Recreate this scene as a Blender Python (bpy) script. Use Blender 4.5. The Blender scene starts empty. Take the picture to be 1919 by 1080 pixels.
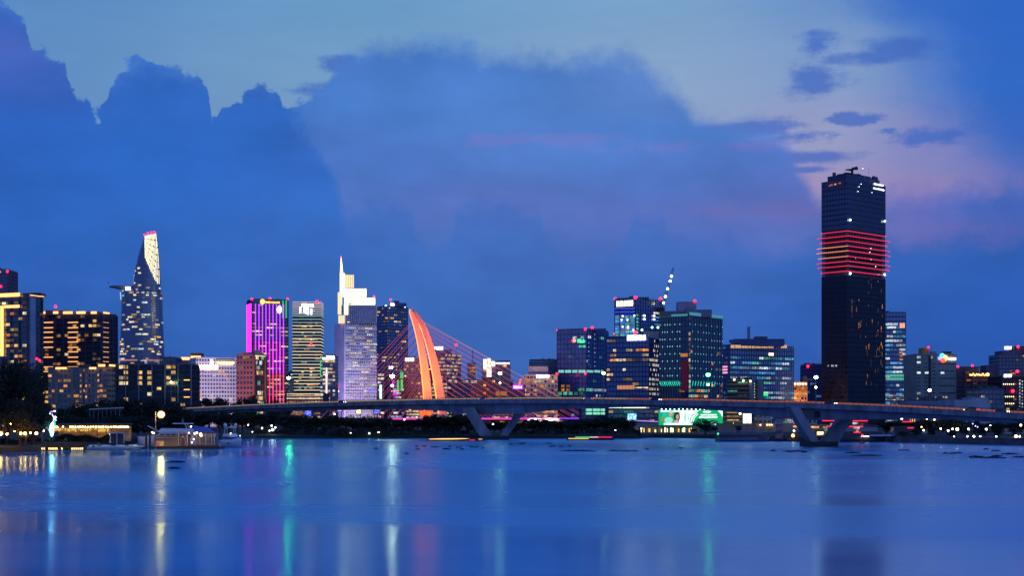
import bpy, math, random
from math import sin, cos, pi, radians, hypot, atan, atan2, sqrt
from mathutils import Vector, Matrix
random.seed(7)
SC = bpy.context.scene
COL = SC.collection
F, CX, HY, CAMH = 2636.0, 959.5, 775.0, 12.0        # focal length in photo pixels, centre column, horizon row, eye height

# ------------------------------------------------------------------ camera
cam = bpy.data.objects.new('camera', bpy.data.cameras.new('camera'))
COL.objects.link(cam); SC.camera = cam
cam.location = (0, 0, CAMH); cam.rotation_euler = (pi/2, 0, 0)
cam.data.sensor_width = 36; cam.data.lens = 36*F/1919
cam.data.shift_y = (HY-540)/1919
cam.data.clip_start = 1; cam.data.clip_end = 60000

def lin(c):
    return tuple(((v/255)/12.92 if v/255 <= .04045 else ((v/255+.055)/1.055)**2.4) for v in c)
def X(px, Y): return (px-CX)/F*Y
def Z(py, Y): return CAMH+(HY-py)/F*Y
def P(px, py, Y): return Vector((X(px, Y), Y, Z(py, Y)))
def YW(py): return CAMH*F/(py-HY)                   # distance of a waterline at row py

# ------------------------------------------------------------------ world: dusk sky with cloud banks, laid out by compass bearing and elevation
W = bpy.data.worlds.new('World'); SC.world = W; W.use_nodes = True
nt = W.node_tree; nt.nodes.clear()
def N(t, **k):
    n = nt.nodes.new(t)
    for a, b in k.items(): setattr(n, a, b)
    return n
def L(a, b): nt.links.new(a, b)
def M(op, a, b=None, c=None, clamp=False):
    n = N('ShaderNodeMath', operation=op, use_clamp=clamp)
    for i, v in enumerate((a, b, c)):
        if v is None: continue
        if isinstance(v, (int, float)): n.inputs[i].default_value = v
        else: L(v, n.inputs[i])
    return n.outputs[0]
def mixc(f, a, b):
    n = N('ShaderNodeMix', data_type='RGBA')
    for s, v in ((n.inputs[0], f), (n.inputs[6], a), (n.inputs[7], b)):
        if isinstance(v, (int, float)): s.default_value = v
        elif isinstance(v, tuple): s.default_value = (*v, 1)
        else: L(v, s)
    return n.outputs[2]
def smooth(x, lo, hi):
    n = N('ShaderNodeMapRange', interpolation_type='SMOOTHSTEP')
    L(x, n.inputs[0]); n.inputs[1].default_value = lo; n.inputs[2].default_value = hi
    return n.outputs[0]
tc = N('ShaderNodeTexCoord'); sp = N('ShaderNodeSeparateXYZ'); L(tc.outputs['Generated'], sp.inputs[0])
az = M('ARCTAN2', sp.outputs[0], sp.outputs[1])
hl = M('SQRT', M('ADD', M('MULTIPLY', sp.outputs[0], sp.outputs[0]), M('MULTIPLY', sp.outputs[1], sp.outputs[1])))
el = M('DIVIDE', sp.outputs[2], M('MAXIMUM', hl, .02))
def az_of(px): return atan((px-CX)/F)
def el_of(px, py): return (HY-py)/F*cos(az_of(px))
A0, A1, E1 = az_of(-200), az_of(2120), .40
def an(px): return (az_of(px)-A0)/(A1-A0)
ax = M('DIVIDE', M('SUBTRACT', az, A0), A1-A0)                  # 0..1 across the view and a little beyond
ey = M('DIVIDE', el, E1, clamp=False)
cmb = N('ShaderNodeCombineXYZ'); L(az, cmb.inputs[0]); L(el, cmb.inputs[1])
def noise(scale, detail, rough=.55, stretch=1.0, off=0):
    mp = N('ShaderNodeMapping'); L(cmb.outputs[0], mp.inputs[0]); mp.inputs[3].default_value = (1, stretch, 1); mp.inputs[1].default_value = (off, off*.7, 0)
    n = N('ShaderNodeTexNoise', noise_dimensions='2D'); L(mp.outputs[0], n.inputs['Vector'])
    n.inputs['Scale'].default_value = scale; n.inputs['Detail'].default_value = detail; n.inputs['Roughness'].default_value = rough
    return M('SUBTRACT', n.outputs[0], .5)
n_mid, n_fine, n_soft = noise(30, 8, .68, 1.15), noise(90, 5, .65, 1.3, 3), noise(9, 4, .55, 2.4, 8)
n_str = noise(16, 5, .6, 5.0, 5)
def curve(pts):
    n = N('ShaderNodeFloatCurve'); L(ax, n.inputs[1]); c = n.mapping.curves[0]
    pts = [(an(px), el_of(px, py)/E1) for px, py in pts]
    c.points[0].location = (0, pts[0][1]); c.points[1].location = (1, pts[-1][1])
    for x, y in pts: c.points.new(min(max(x, .001), .999), y)
    for p in c.points: p.handle_type = 'AUTO_CLAMPED'
    n.mapping.use_clip = False; n.mapping.update()
    return n.outputs[0]
def columns(cols):
    """colour as a function of elevation for several bearings, blended along the bearing"""
    out = None
    for i, (px, stops) in enumerate(cols):
        r = N('ShaderNodeValToRGB'); cr = r.color_ramp; cr.interpolation = 'EASE'
        L(M('ADD', ey, M('MULTIPLY', n_soft, .05)), r.inputs[0])
        st = sorted((el_of(px, py)/E1, c) for py, c in stops)
        cr.elements[0].position = max(st[0][0], 0); cr.elements[0].color = (*lin(st[0][1]), 1)
        cr.elements[1].position = min(st[-1][0], 1); cr.elements[1].color = (*lin(st[-1][1]), 1)
        for p, c in st[1:-1]: cr.elements.new(p).color = (*lin(c), 1)
        if out is None: out = r.outputs[0]
        else: out = mixc(smooth(M('ADD', ax, M('MULTIPLY', n_soft, .05)), an(cols[i-1][0]), an(px)), out, r.outputs[0])
    return out
clear = columns([
    (0, [(780, (60, 105, 185)), (300, (100, 145, 200)), (100, (98, 145, 200)), (-60, (92, 142, 200))]),
    (640, [(780, (70, 110, 185)), (300, (125, 155, 200)), (150, (118, 160, 203)), (0, (108, 158, 204)), (-80, (100, 150, 203))]),
    (1250, [(780, (80, 110, 185)), (300, (152, 165, 203)), (180, (142, 168, 205)), (0, (124, 166, 208)), (-80, (110, 158, 205))]),
    (1560, [(780, (60, 100, 185)), (430, (150, 132, 190)), (360, (160, 146, 192)), (260, (152, 158, 200)), (120, (130, 160, 206)), (0, (110, 150, 206)), (-80, (95, 145, 205))]),
    (1760, [(780, (50, 95, 180)), (450, (120, 115, 186)), (370, (145, 132, 188)), (280, (130, 135, 195)), (150, (100, 135, 203)), (0, (80, 130, 203))]),
    (1919, [(780, (45, 88, 175)), (440, (85, 108, 185)), (340, (104, 116, 190)), (200, (62, 110, 198)), (0, (52, 106, 196))])])
bank_left = columns([
    (0, [(780, (44, 86, 165)), (600, (48, 95, 176)), (400, (45, 98, 186)), (220, (46, 98, 190)), (150, (62, 100, 190)), (90, (72, 102, 188)), (30, (60, 102, 192)), (-40, (55, 100, 190))]),
    (300, [(780, (48, 88, 166)), (600, (50, 98, 180)), (450, (50, 103, 190)), (300, (46, 104, 196)), (140, (48, 101, 188))]),
    (620, [(780, (54, 95, 172)), (600, (56, 102, 183)), (450, (58, 106, 190)), (330, (54, 106, 195)), (180, (50, 104, 192))])])
bank_mid = columns([
    (380, [(780, (50, 92, 170)), (600, (54, 100, 182)), (450, (64, 108, 190)), (330, (66, 112, 195)), (180, (66, 118, 200))]),
    (700, [(780, (56, 98, 174)), (620, (62, 106, 184)), (480, (68, 110, 188)), (400, (82, 114, 191)), (300, (78, 120, 199)), (200, (74, 124, 202)), (100, (72, 122, 199))]),
    (960, [(780, (60, 98, 175)), (600, (64, 108, 186)), (470, (74, 110, 187)), (380, (88, 115, 191)), (300, (82, 123, 199)), (200, (80, 128, 203)), (110, (74, 124, 200))]),
    (1280, [(780, (50, 90, 172)), (600, (56, 100, 182)), (470, (76, 108, 187)), (400, (90, 113, 189)), (330, (82, 118, 196)), (250, (78, 125, 202)), (170, (90, 130, 199))]),
    (1600, [(780, (46, 86, 170)), (600, (48, 95, 180)), (500, (56, 102, 185)), (440, (92, 112, 186)), (380, (92, 112, 188)), (200, (72, 118, 200)), (0, (60, 112, 200))]),
    (1919, [(780, (42, 84, 168)), (600, (42, 90, 176)), (480, (48, 95, 180)), (420, (70, 100, 184)), (340, (62, 104, 190)), (150, (50, 104, 196)), (0, (48, 102, 196))])])
edge1 = curve([(-200, 10), (0, 5), (25, 22), (42, 36), (60, 80), (100, 105), (124, 125), (132, 170), (165, 200), (183, 222), (196, 196), (206, 160), (220, 134), (250, 122), (300, 120), (345, 126), (376, 142), (390, 172),
               (394, 200), (401, 220), (410, 192), (445, 188), (456, 170), (478, 157), (510, 164), (534, 200), (560, 196), (590, 190), (612, 165), (640, 112), (700, 92), (800, 82), (860, 84), (890, 96), (905, 113),
               (940, 108), (1000, 110), (1080, 106), (1150, 100), (1190, 108), (1225, 140), (1252, 158), (1276, 182), (1296, 208), (1322, 230), (1350, 234), (1400, 236), (1445, 246), (1460, 256), (1478, 272), (1492, 310), (1516, 345), (1550, 392), (1600, 425), (1650, 380), (1690, 366), (1800, 360), (1919, 352), (2120, 350)])
edge2 = curve([(-200, 500), (0, 470), (200, 440), (400, 420), (560, 360), (632, 330), (648, 395), (690, 384), (730, 374), (768, 402), (785, 440), (838, 446), (856, 398), (890, 384), (922, 398), (945, 374), (975, 384),
               (1008, 388), (1022, 432), (1060, 478), (1130, 478), (1176, 440), (1190, 388), (1205, 402), (1242, 404), (1254, 440), (1300, 456), (1370, 452), (1420, 480), (1470, 478), (1530, 446), (1570, 438), (1660, 436),
               (1700, 458), (1750, 446), (1800, 444), (1850, 462), (1919, 468), (2120, 480)])
soft_left = smooth(ax, an(540), an(700))
edge4 = curve([(-200, 10), (0, 5), (100, 100), (190, 128), (310, 128), (380, 150), (440, 160), (510, 165), (533, 196), (556, 236), (590, 262), (612, 300), (628, 345), (640, 400), (660, 470), (700, 600), (760, 780), (2120, 790)])
def heads(scale, off):
    """cauliflower heads: rounded cells that bulge out of a cumulus edge"""
    mp = N('ShaderNodeMapping'); L(cmb.outputs[0], mp.inputs[0]); mp.inputs[1].default_value = (off, off*.3, 0)
    dv = N('ShaderNodeVectorMath', operation='ADD'); L(mp.outputs[0], dv.inputs[0]); nv = N('ShaderNodeCombineXYZ'); L(M('MULTIPLY', n_fine, .012), nv.inputs[0]); L(M('MULTIPLY', n_fine, -.012), nv.inputs[1]); L(nv.outputs[0], dv.inputs[1])
    v = N('ShaderNodeTexVoronoi', feature='SMOOTH_F1', voronoi_dimensions='2D'); L(dv.outputs[0], v.inputs['Vector']); v.inputs['Scale'].default_value = scale; v.inputs['Smoothness'].default_value = .25
    return M('SUBTRACT', .42, v.outputs['Distance'])
puff = M('ADD', M('MULTIPLY', heads(42, 5.2), .011), M('MULTIPLY', heads(105, 4.1), .008))
dn = M('ADD', M('ADD', M('MULTIPLY', n_mid, .022), M('MULTIPLY', n_fine, .006)), M('MULTIPLY', puff, M('SUBTRACT', 1, M('MULTIPLY', soft_left, .55))))
m4 = smooth(M('SUBTRACT', M('ADD', M('MULTIPLY', edge4, E1), M('MULTIPLY', n_mid, .05)), el), -.012, .016)
# billows: each cloud is a little lighter towards the upper edge of its folds
fold = M('SUBTRACT', noise(17, 5, .5, 1.5, 2), noise(17, 5, .5, 1.5, 2.06))
bank = mixc(m4, bank_mid, bank_left)
d1 = M('SUBTRACT', M('ADD', M('MULTIPLY', edge1, E1), dn), el)
w1 = M('ADD', .0020, M('MULTIPLY', soft_left, .0105))
m1 = N('ShaderNodeMapRange', interpolation_type='SMOOTHSTEP'); L(d1, m1.inputs[0]); L(M('MULTIPLY', w1, -1), m1.inputs[1]); L(w1, m1.inputs[2])
d2 = M('SUBTRACT', M('ADD', M('MULTIPLY', edge2, E1), M('ADD', M('MULTIPLY', n_mid, .026), M('MULTIPLY', puff, .9))), el)
m2 = smooth(d2, -.006, .010)
# right-hand cloud, bounded on its left
rr = N('ShaderNodeFloatCurve'); L(ey, rr.inputs[1]); c = rr.mapping.curves[0]
rp = sorted((el_of(1650, py)/E1, an(px)) for px, py in [(1535, -40), (1560, 0), (1600, 30), (1660, 60), (1690, 110), (1700, 170), (1720, 230), (1790, 290), (1900, 340), (2020, 380), (2120, 460)])
c.points[0].location = (0, 1); c.points[1].location = (1, rp[-1][1])
for p in rp: c.points.new(*p)
for p in c.points: p.handle_type = 'AUTO_CLAMPED'
rr.mapping.update()
m3 = smooth(M('ADD', M('SUBTRACT', ax, rr.outputs[0]), M('MULTIPLY', n_mid, .06)), -.02, .075)
def patch(px, py, rx, ry, w=.5, wob=1.3, nz=None):
    v = N('ShaderNodeVectorMath', operation='SUBTRACT'); L(cmb.outputs[0], v.inputs[0]); v.inputs[1].default_value = (az_of(px), el_of(px, py), 0)
    s = N('ShaderNodeVectorMath', operation='MULTIPLY'); L(v.outputs[0], s.inputs[0]); s.inputs[1].default_value = (F/rx, F/ry, 0)
    q = N('ShaderNodeVectorMath', operation='LENGTH'); L(s.outputs[0], q.inputs[0])
    return smooth(M('ADD', q.outputs['Value'], M('MULTIPLY', M('ADD', M('MULTIPLY', n_mid, 1.9), M('MULTIPLY', n_str, 1.6)), wob)), 1+w, 1-w)
def union(ps):
    out = patch(*ps[0])
    for p in ps[1:]: out = M('MAXIMUM', out, patch(*p))
    return out
cloudlets = union([(1522, 150, 50, 22, .6, 1.3), (1530, 84, 30, 18, .7, 1.6), (1615, 106, 58, 11, .8, 1.4), (1680, 88, 52, 16, .9, 1.4), (1600, 228, 50, 14, .4, 1.8), (1656, 244, 26, 8, .4, 1.5), (1740, 258, 48, 16, .6, 1.6), (1360, 244, 130, 16, .5, 1.0),
                   (1510, 318, 32, 6, .6, 1.0), (606, 170, 46, 16, .6, 1.2), (650, 118, 36, 14, .6, 1.2), (1510, 254, 70, 11, .5, 1.4), (1520, 296, 70, 9, .8, 1.2)])
pinks = union([(1760, 428, 130, 30, .8, 1.4), (1390, 274, 150, 8, .9, 2.6), (1480, 395, 130, 18, .9, 1.4), (1010, 262, 90, 9, .9, 3.0), (1690, 330, 120, 70, .9, 1.0)])
low = columns([(0, [(780, (44, 84, 164)), (600, (47, 94, 176)), (400, (45, 99, 188))]), (640, [(780, (52, 94, 172)), (600, (56, 103, 184)), (380, (54, 108, 194))]),
               (1100, [(780, (56, 96, 175)), (600, (58, 104, 184)), (400, (62, 110, 192))]), (1919, [(780, (40, 82, 166)), (600, (42, 90, 176)), (440, (48, 98, 184))])])
sky = N('ShaderNodeTexSky', sky_type='NISHITA', sun_disc=False)
sky.sun_elevation = radians(1.0); sky.sun_rotation = radians(14); sky.air_density = 1.4; sky.ozone_density = 4
skys = N('ShaderNodeVectorMath', operation='SCALE'); L(sky.outputs[0], skys.inputs[0]); skys.inputs[3].default_value = .10
colr = mixc(.06, clear, skys.outputs[0])
colr = mixc(m3, colr, bank)
colr = mixc(M('MULTIPLY', cloudlets, .78), colr, mixc(n_mid, lin((62, 104, 192)), lin((88, 120, 198))))
colr = mixc(m1.outputs[0], colr, bank)
colr = mixc(M('MULTIPLY', M('MULTIPLY', pinks, m1.outputs[0]), .24), colr, lin((138, 116, 190)))
colr = mixc(M('MULTIPLY', m2, .55), colr, low)
dap = M('ADD', 1, M('ADD', M('ADD', M('MULTIPLY', n_soft, .10), M('MULTIPLY', fold, M('MULTIPLY', m1.outputs[0], .26))), M('MULTIPLY', n_str, .08)))
dapv = N('ShaderNodeVectorMath', operation='SCALE'); L(colr, dapv.inputs[0]); L(dap, dapv.inputs[3])
# unseen rear sky brightened to light the facades, more on the right; overhead it is a deeper blue
rear = smooth(sp.outputs[1], .55, -.5)
high = smooth(el, .295, .60)
fin = mixc(rear, mixc(high, dapv.outputs[0], lin((36, 76, 168))), mixc(smooth(sp.outputs[0], -.85, .75), lin((70, 102, 182)), lin((108, 148, 226))))
bg = N('ShaderNodeBackground'); L(fin, bg.inputs[0]); bg.inputs[1].default_value = 1.0
wo = N('ShaderNodeOutputWorld'); L(bg.outputs[0], wo.inputs[0])

# faint last glow of the sun, already below the skyline beyond the right-hand towers
sl = bpy.data.lights.new('sun', 'SUN'); sl.energy = .02; sl.angle = radians(20); sl.color = (1, .75, .7)
so = bpy.data.objects.new('sun', sl); COL.objects.link(so); so.rotation_euler = (radians(-82), 0, radians(-14)); so.location = (0, 0, 500)
SC.view_settings.view_transform = 'Standard'; SC.view_settings.look = 'None'; SC.view_settings.exposure = 0; SC.view_settings.gamma = 1
SC.cycles.use_denoising = True
SC.cycles.max_bounces = 5; SC.cycles.diffuse_bounces = 2; SC.cycles.glossy_bounces = 3; SC.cycles.sample_clamp_indirect = 6
SC.cycles.caustics_reflective = False; SC.cycles.caustics_refractive = False

# ------------------------------------------------------------------ materials
MATS = {}
def mat(name, col, rough=.7, metal=0.0, var=.25, vscale=.08, emit=None, es=0.0, spec=.5, sampling=None, rnd=False, stretch=(1, 1, 1)):
    if name in MATS: return MATS[name]
    m = bpy.data.materials.new(name); m.use_nodes = True; t = m.node_tree; b = t.nodes['Principled BSDF']
    col = tuple(col)
    b.inputs['Roughness'].default_value = rough; b.inputs['Metallic'].default_value = metal; b.inputs['Specular IOR Level'].default_value = spec
    b.inputs['Base Color'].default_value = (*col, 1)
    if var:
        g = t.nodes.new('ShaderNodeTexCoord'); mp = t.nodes.new('ShaderNodeMapping'); t.links.new(g.outputs['Object'], mp.inputs[0]); mp.inputs[3].default_value = stretch
        n = t.nodes.new('ShaderNodeTexNoise'); n.inputs['Scale'].default_value = vscale; n.inputs['Detail'].default_value = 6; t.links.new(mp.outputs[0], n.inputs['Vector'])
        r = t.nodes.new('ShaderNodeValToRGB'); t.links.new(n.outputs[0], r.inputs[0])
        r.color_ramp.elements[0].position = .3; r.color_ramp.elements[1].position = .7
        r.color_ramp.elements[0].color = (*[c*(1-var) for c in col], 1); r.color_ramp.elements[1].color = (*[min(1, c*(1+var)) for c in col], 1)
        t.links.new(r.outputs[0], b.inputs['Base Color'])
    if emit:
        b.inputs['Emission Color'].default_value = (*emit, 1); b.inputs['Emission Strength'].default_value = es
        if rnd:
            oi = t.nodes.new('ShaderNodeObjectInfo'); mr = t.nodes.new('ShaderNodeMapRange'); t.links.new(oi.outputs['Random'], mr.inputs[0])
            mr.inputs[3].default_value = es*.25; mr.inputs[4].default_value = es*1.35; 
            # people, blinds and furniture break up each lit pane
            g = t.nodes.new('ShaderNodeTexCoord'); n = t.nodes.new('ShaderNodeTexNoise'); n.inputs['Scale'].default_value = .45; n.inputs['Detail'].default_value = 3
            ge = t.nodes.new('ShaderNodeNewGeometry'); t.links.new(ge.outputs['Position'], n.inputs['Vector'])
            q = t.nodes.new('ShaderNodeMath'); q.operation = 'MULTIPLY'; r2 = t.nodes.new('ShaderNodeMapRange'); t.links.new(n.outputs[0], r2.inputs[0])
            r2.inputs[1].default_value = .35; r2.inputs[2].default_value = .65; r2.inputs[3].default_value = .35; r2.inputs[4].default_value = 1.3
            t.links.new(mr.outputs[0], q.inputs[0]); t.links.new(r2.outputs[0], q.inputs[1]); t.links.new(q.outputs[0], b.inputs['Emission Strength'])
        m.cycles.emission_sampling = sampling or ('NONE' if es < 2.5 else 'AUTO')
    MATS[name] = m
    return m
def glow(name, rgb, es, rnd=False, sampling=None):
    return mat(name, (.02, .02, .02), .5, var=0, emit=lin(rgb), es=es, rnd=rnd, sampling=sampling)
def glass(name, col, rough=.12, spec=.5, ior=2.3):
    """curtain-wall glass: panes differ a little in tint and in how flat they hang"""
    if name in MATS: return MATS[name]
    m = mat(name, col, rough, 0, .35, .05, spec=spec); t = m.node_tree; b = t.nodes['Principled BSDF']
    b.inputs['IOR'].default_value = ior; g = t.nodes.new('ShaderNodeTexCoord'); v = t.nodes.new('ShaderNodeTexVoronoi'); v.inputs['Scale'].default_value = .28; t.links.new(g.outputs['Object'], v.inputs['Vector'])
    mr = t.nodes.new('ShaderNodeMapRange'); s = t.nodes.new('ShaderNodeSeparateColor'); t.links.new(v.outputs['Color'], s.inputs[0]); t.links.new(s.outputs[0], mr.inputs[0])
    mr.inputs[3].default_value = rough*.6; mr.inputs[4].default_value = rough*2.2; t.links.new(mr.outputs[0], b.inputs['Roughness'])
    return m
CONC = mat('concrete', (.27, .27, .29), .85, var=.22, vscale=.12)
CONCD = mat('dark_concrete', (.12, .12, .13), .85)
STEEL = mat('grey_steel', (.2, .21, .23), .45, .6)
BLACK = mat('black_paint', (.02, .02, .022), .5)
WHITE = mat('white_paint', (.75, .75, .77), .4, var=.06, vscale=.5)
G_BLUE = glass('blue_glass', (.045, .095, .32)); G_DARK = glass('dark_glass', (.018, .026, .08), .12, .5, 2.1); G_INK = glass('ink_glass', (.007, .009, .03), .2, .5, 1.5); G_GREY = glass('grey_glass', (.06, .075, .17))
G_TEAL = glass('teal_glass', (.015, .06, .10))
FRAME = mat('dark_frame', (.05, .07, .18), .5, .1); FRAMEL = mat('pale_frame', (.22, .23, .28), .5); SPAN = mat('spandrel_blue', (.055, .085, .23), .35)
LITS = {'w': glow('lit_warm', (255, 196, 110), .85, True), 'a': glow('lit_amber', (255, 160, 70), .8, True), 'c': glow('lit_cool', (214, 232, 240), .85, True), 'y': glow('lit_cream', (255, 232, 180), .9, True),
        'g': glow('lit_green', (110, 230, 190), .55, True), 'b': glow('lit_cyan', (90, 190, 250), .6, True), 'd': glow('lit_dim', (190, 150, 100), .28, True), 'v': glow('lit_violet', (150, 130, 250), .5, True), 'e': glow('lit_dim_blue', (110, 150, 220), .25, True)}
RED = glow('red_beacon', (255, 20, 50), 10); SIGNW = glow('white_sign', (245, 246, 255), 4); SIGNY = glow('warm_sign', (255, 224, 160), 3.0)
WARM = glow('warm_strip', (255, 170, 95), 2.6, sampling='NONE'); LAMPW = glow('lamp_white', (255, 240, 205), 40); LAMPG = glow('lamp_green', (40, 255, 100), 80); LAMPY = glow('lamp_amber', (255, 190, 90), 40)

# ------------------------------------------------------------------ mesh helpers
class MB:
    def __init__(s): s.v, s.f, s.m = [], [], []
    def add(s, vs, fs, mi=0):
        o = len(s.v); s.v += [Vector(v) for v in vs]; s.f += [tuple(i+o for i in f) for f in fs]; s.m += [mi]*len(fs)
        return s
    def box(s, c, d, rz=0.0, mi=0):
        x, y, z = d[0]/2, d[1]/2, d[2]/2; ca, sa = cos(rz), sin(rz)
        vs = [(c[0]+a*x*ca-b*y*sa, c[1]+a*x*sa+b*y*ca, c[2]+k*z) for k in (-1, 1) for a, b in ((-1, -1), (1, -1), (1, 1), (-1, 1))]
        return s.add(vs, [(3, 2, 1, 0), (4, 5, 6, 7), (0, 1, 5, 4), (1, 2, 6, 5), (2, 3, 7, 6), (3, 0, 4, 7)], mi)
    def prism(s, poly, z0, z1, mi=0, cap=True):
        n = len(poly); vs = [(p[0], p[1], z0) for p in poly]+[(p[0], p[1], z1) for p in poly]
        fs = [(i, (i+1) % n, n+(i+1) % n, n+i) for i in range(n)]
        if cap: fs += [tuple(range(n-1, -1, -1)), tuple(range(n, 2*n))]
        return s.add(vs, fs, mi)
    def loft(s, rings, mi=0, cap=True, close=True):
        n = len(rings[0]); vs = [p for r in rings for p in r]; fs = []
        for k in range(len(rings)-1):
            for i in range(n if close else n-1):
                a, b = k*n+i, k*n+(i+1) % n; fs.append((a, b, b+n, a+n))
        if cap: fs += [tuple(range(n-1, -1, -1)), tuple(range((len(rings)-1)*n, len(rings)*n))]
        return s.add(vs, fs, mi)
    def tube(s, path, r, n=6, mi=0):
        path = [Vector(p) for p in path]; rs = r if isinstance(r, (list, tuple)) else [r]*len(path); rings = []
        for i, p in enumerate(path):
            d = (path[min(i+1, len(path)-1)]-path[max(i-1, 0)]).normalized()
            u = d.orthogonal() if abs(d.z) < .95 else d.cross(Vector((0, 1, 0))); u.normalize(); w = d.cross(u)
            rings.append([p+(u*cos(2*pi*k/n)+w*sin(2*pi*k/n))*rs[i] for k in range(n)])
        return s.loft(rings, mi)
    def ball(s, c, r, n=8, mi=0, sz=(1, 1, 1)):
        c = Vector(c); m = max(4, n//2+1)
        rings = [[c+Vector((r*sz[0]*sin(pi*(k+.001)/m)*cos(2*pi*i/n), r*sz[1]*sin(pi*(k+.001)/m)*sin(2*pi*i/n), -r*sz[2]*cos(pi*k/m))) for i in range(n)] for k in range(m)]
        rings.append([c+Vector((.002*r*cos(2*pi*i/n), .002*r*sin(2*pi*i/n), r*sz[2])) for i in range(n)])
        return s.loft(rings, mi)
    def quad(s, a, b, c, d, mi=0): return s.add([a, b, c, d], [(0, 1, 2, 3)], mi)
    def build(s, name, mats, parent=None, smooth=False):
        if not isinstance(mats, (list, tuple)): mats = [mats]
        o0 = parent_origin(parent)
        me = bpy.data.meshes.new(name); me.from_pydata([v-o0 for v in s.v], [], s.f)
        for m in mats: me.materials.append(m)
        me.polygons.foreach_set('material_index', s.m)
        if smooth: me.polygons.foreach_set('use_smooth', [True]*len(s.f))
        me.update()
        o = bpy.data.objects.new(name, me); COL.objects.link(o)
        if parent: o.parent = parent
        return o
ORG = {}
def parent_origin(p):
    if p is None: return Vector((0, 0, 0))
    if p.name in ORG: return ORG[p.name]
    return ORG[p.name] if p.name in ORG else parent_origin(p.parent)
def tag(o, label=None, cat=None, group=None, kind=None):
    for k, v in (('label', label), ('category', cat), ('group', group), ('kind', kind)):
        if v: o[k] = v
    return o
def thing(name, label, cat, loc, group=None):
    o = bpy.data.objects.new(name, None); COL.objects.link(o); o.location = loc; o.empty_display_size = .1
    ORG[o.name] = Vector(loc); return tag(o, label, cat, group)
def copy_tree(o, parent=None):
    c = o.copy(); COL.objects.link(c)
    if parent: c.parent = parent
    for ch in list(o.children): copy_tree(ch, c)
    return c
QUAD = {}
def pane(name, root, pos, w, h, rz, m, out=None):
    """a single pane: shared unit quad, facing -y before rotation"""
    if m.name not in QUAD:
        me = bpy.data.meshes.new('pane'); me.from_pydata([(-.5, 0, -.5), (.5, 0, -.5), (.5, 0, .5), (-.5, 0, .5)], [], [(0, 1, 2, 3)]); me.materials.append(m); QUAD[m.name] = me
    o = bpy.data.objects.new(name, QUAD[m.name]); COL.objects.link(o); o.parent = root
    o.location = Vector(pos)-parent_origin(root); o.rotation_euler = (0, 0, rz); o.scale = (w, 1, h)
    return o
def beacon(root, pos, r=1.2, m=None):
    return MB().ball(pos, r, 8).build('beacon_lamp', m or RED, root)
def text_mesh(body, name, m, root, pos, rz, width, height, ext=.15):
    cu = bpy.data.curves.new(name, 'FONT'); cu.body = body; cu.extrude = ext; cu.offset = .012
    t = bpy.data.objects.new(name, cu); COL.objects.link(t); bpy.context.view_layer.update()
    me = bpy.data.meshes.new_from_object(t.evaluated_get(bpy.context.evaluated_depsgraph_get())); bpy.data.objects.remove(t)
    xs = [v.co.x for v in me.vertices]; ys = [v.co.y for v in me.vertices]
    sx, sy = width/(max(xs)-min(xs)), height/(max(ys)-min(ys)); mx, my = (max(xs)+min(xs))/2, (max(ys)+min(ys))/2
    for v in me.vertices: v.co = Vector(((v.co.x-mx)*sx, -v.co.z, (v.co.y-my)*sy))
    me.materials.clear(); me.materials.append(m)
    o = bpy.data.objects.new(name, me); COL.objects.link(o); o.parent = root; o.location = Vector(pos)-parent_origin(root); o.rotation_euler = (0, 0, rz)
    return o

class Face:
    """one vertical facade plane: origin, direction along it, outward normal"""
    def __init__(s, a, b, n=None):
        s.o = Vector(a[:2]); d = Vector(b[:2])-s.o; s.w = d.length; s.d = d/s.w; s.n = Vector((s.d.y, -s.d.x)); s.rz = atan2(s.d.y, s.d.x)
        if s.n.dot(s.o) > 0 and s.n.y > 0: pass
    def at(s, t, z, off=0.0): p = s.o+s.d*t+s.n*off; return Vector((p.x, p.y, z))
    def hit(s, px, py):
        u = (px-CX)/F                              # o + t d = Y (u, 1)
        t = (u*s.o.y-s.o.x)/(s.d.x-u*s.d.y); Y = s.o.y+t*s.d.y
        return t, Z(py, Y)
    def rect(s, x0, y0, x1, y1):
        t0, za = s.hit(x0, y0); t1, zb = s.hit(x1, y1); return t0, t1, min(za, zb), max(za, zb)
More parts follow.
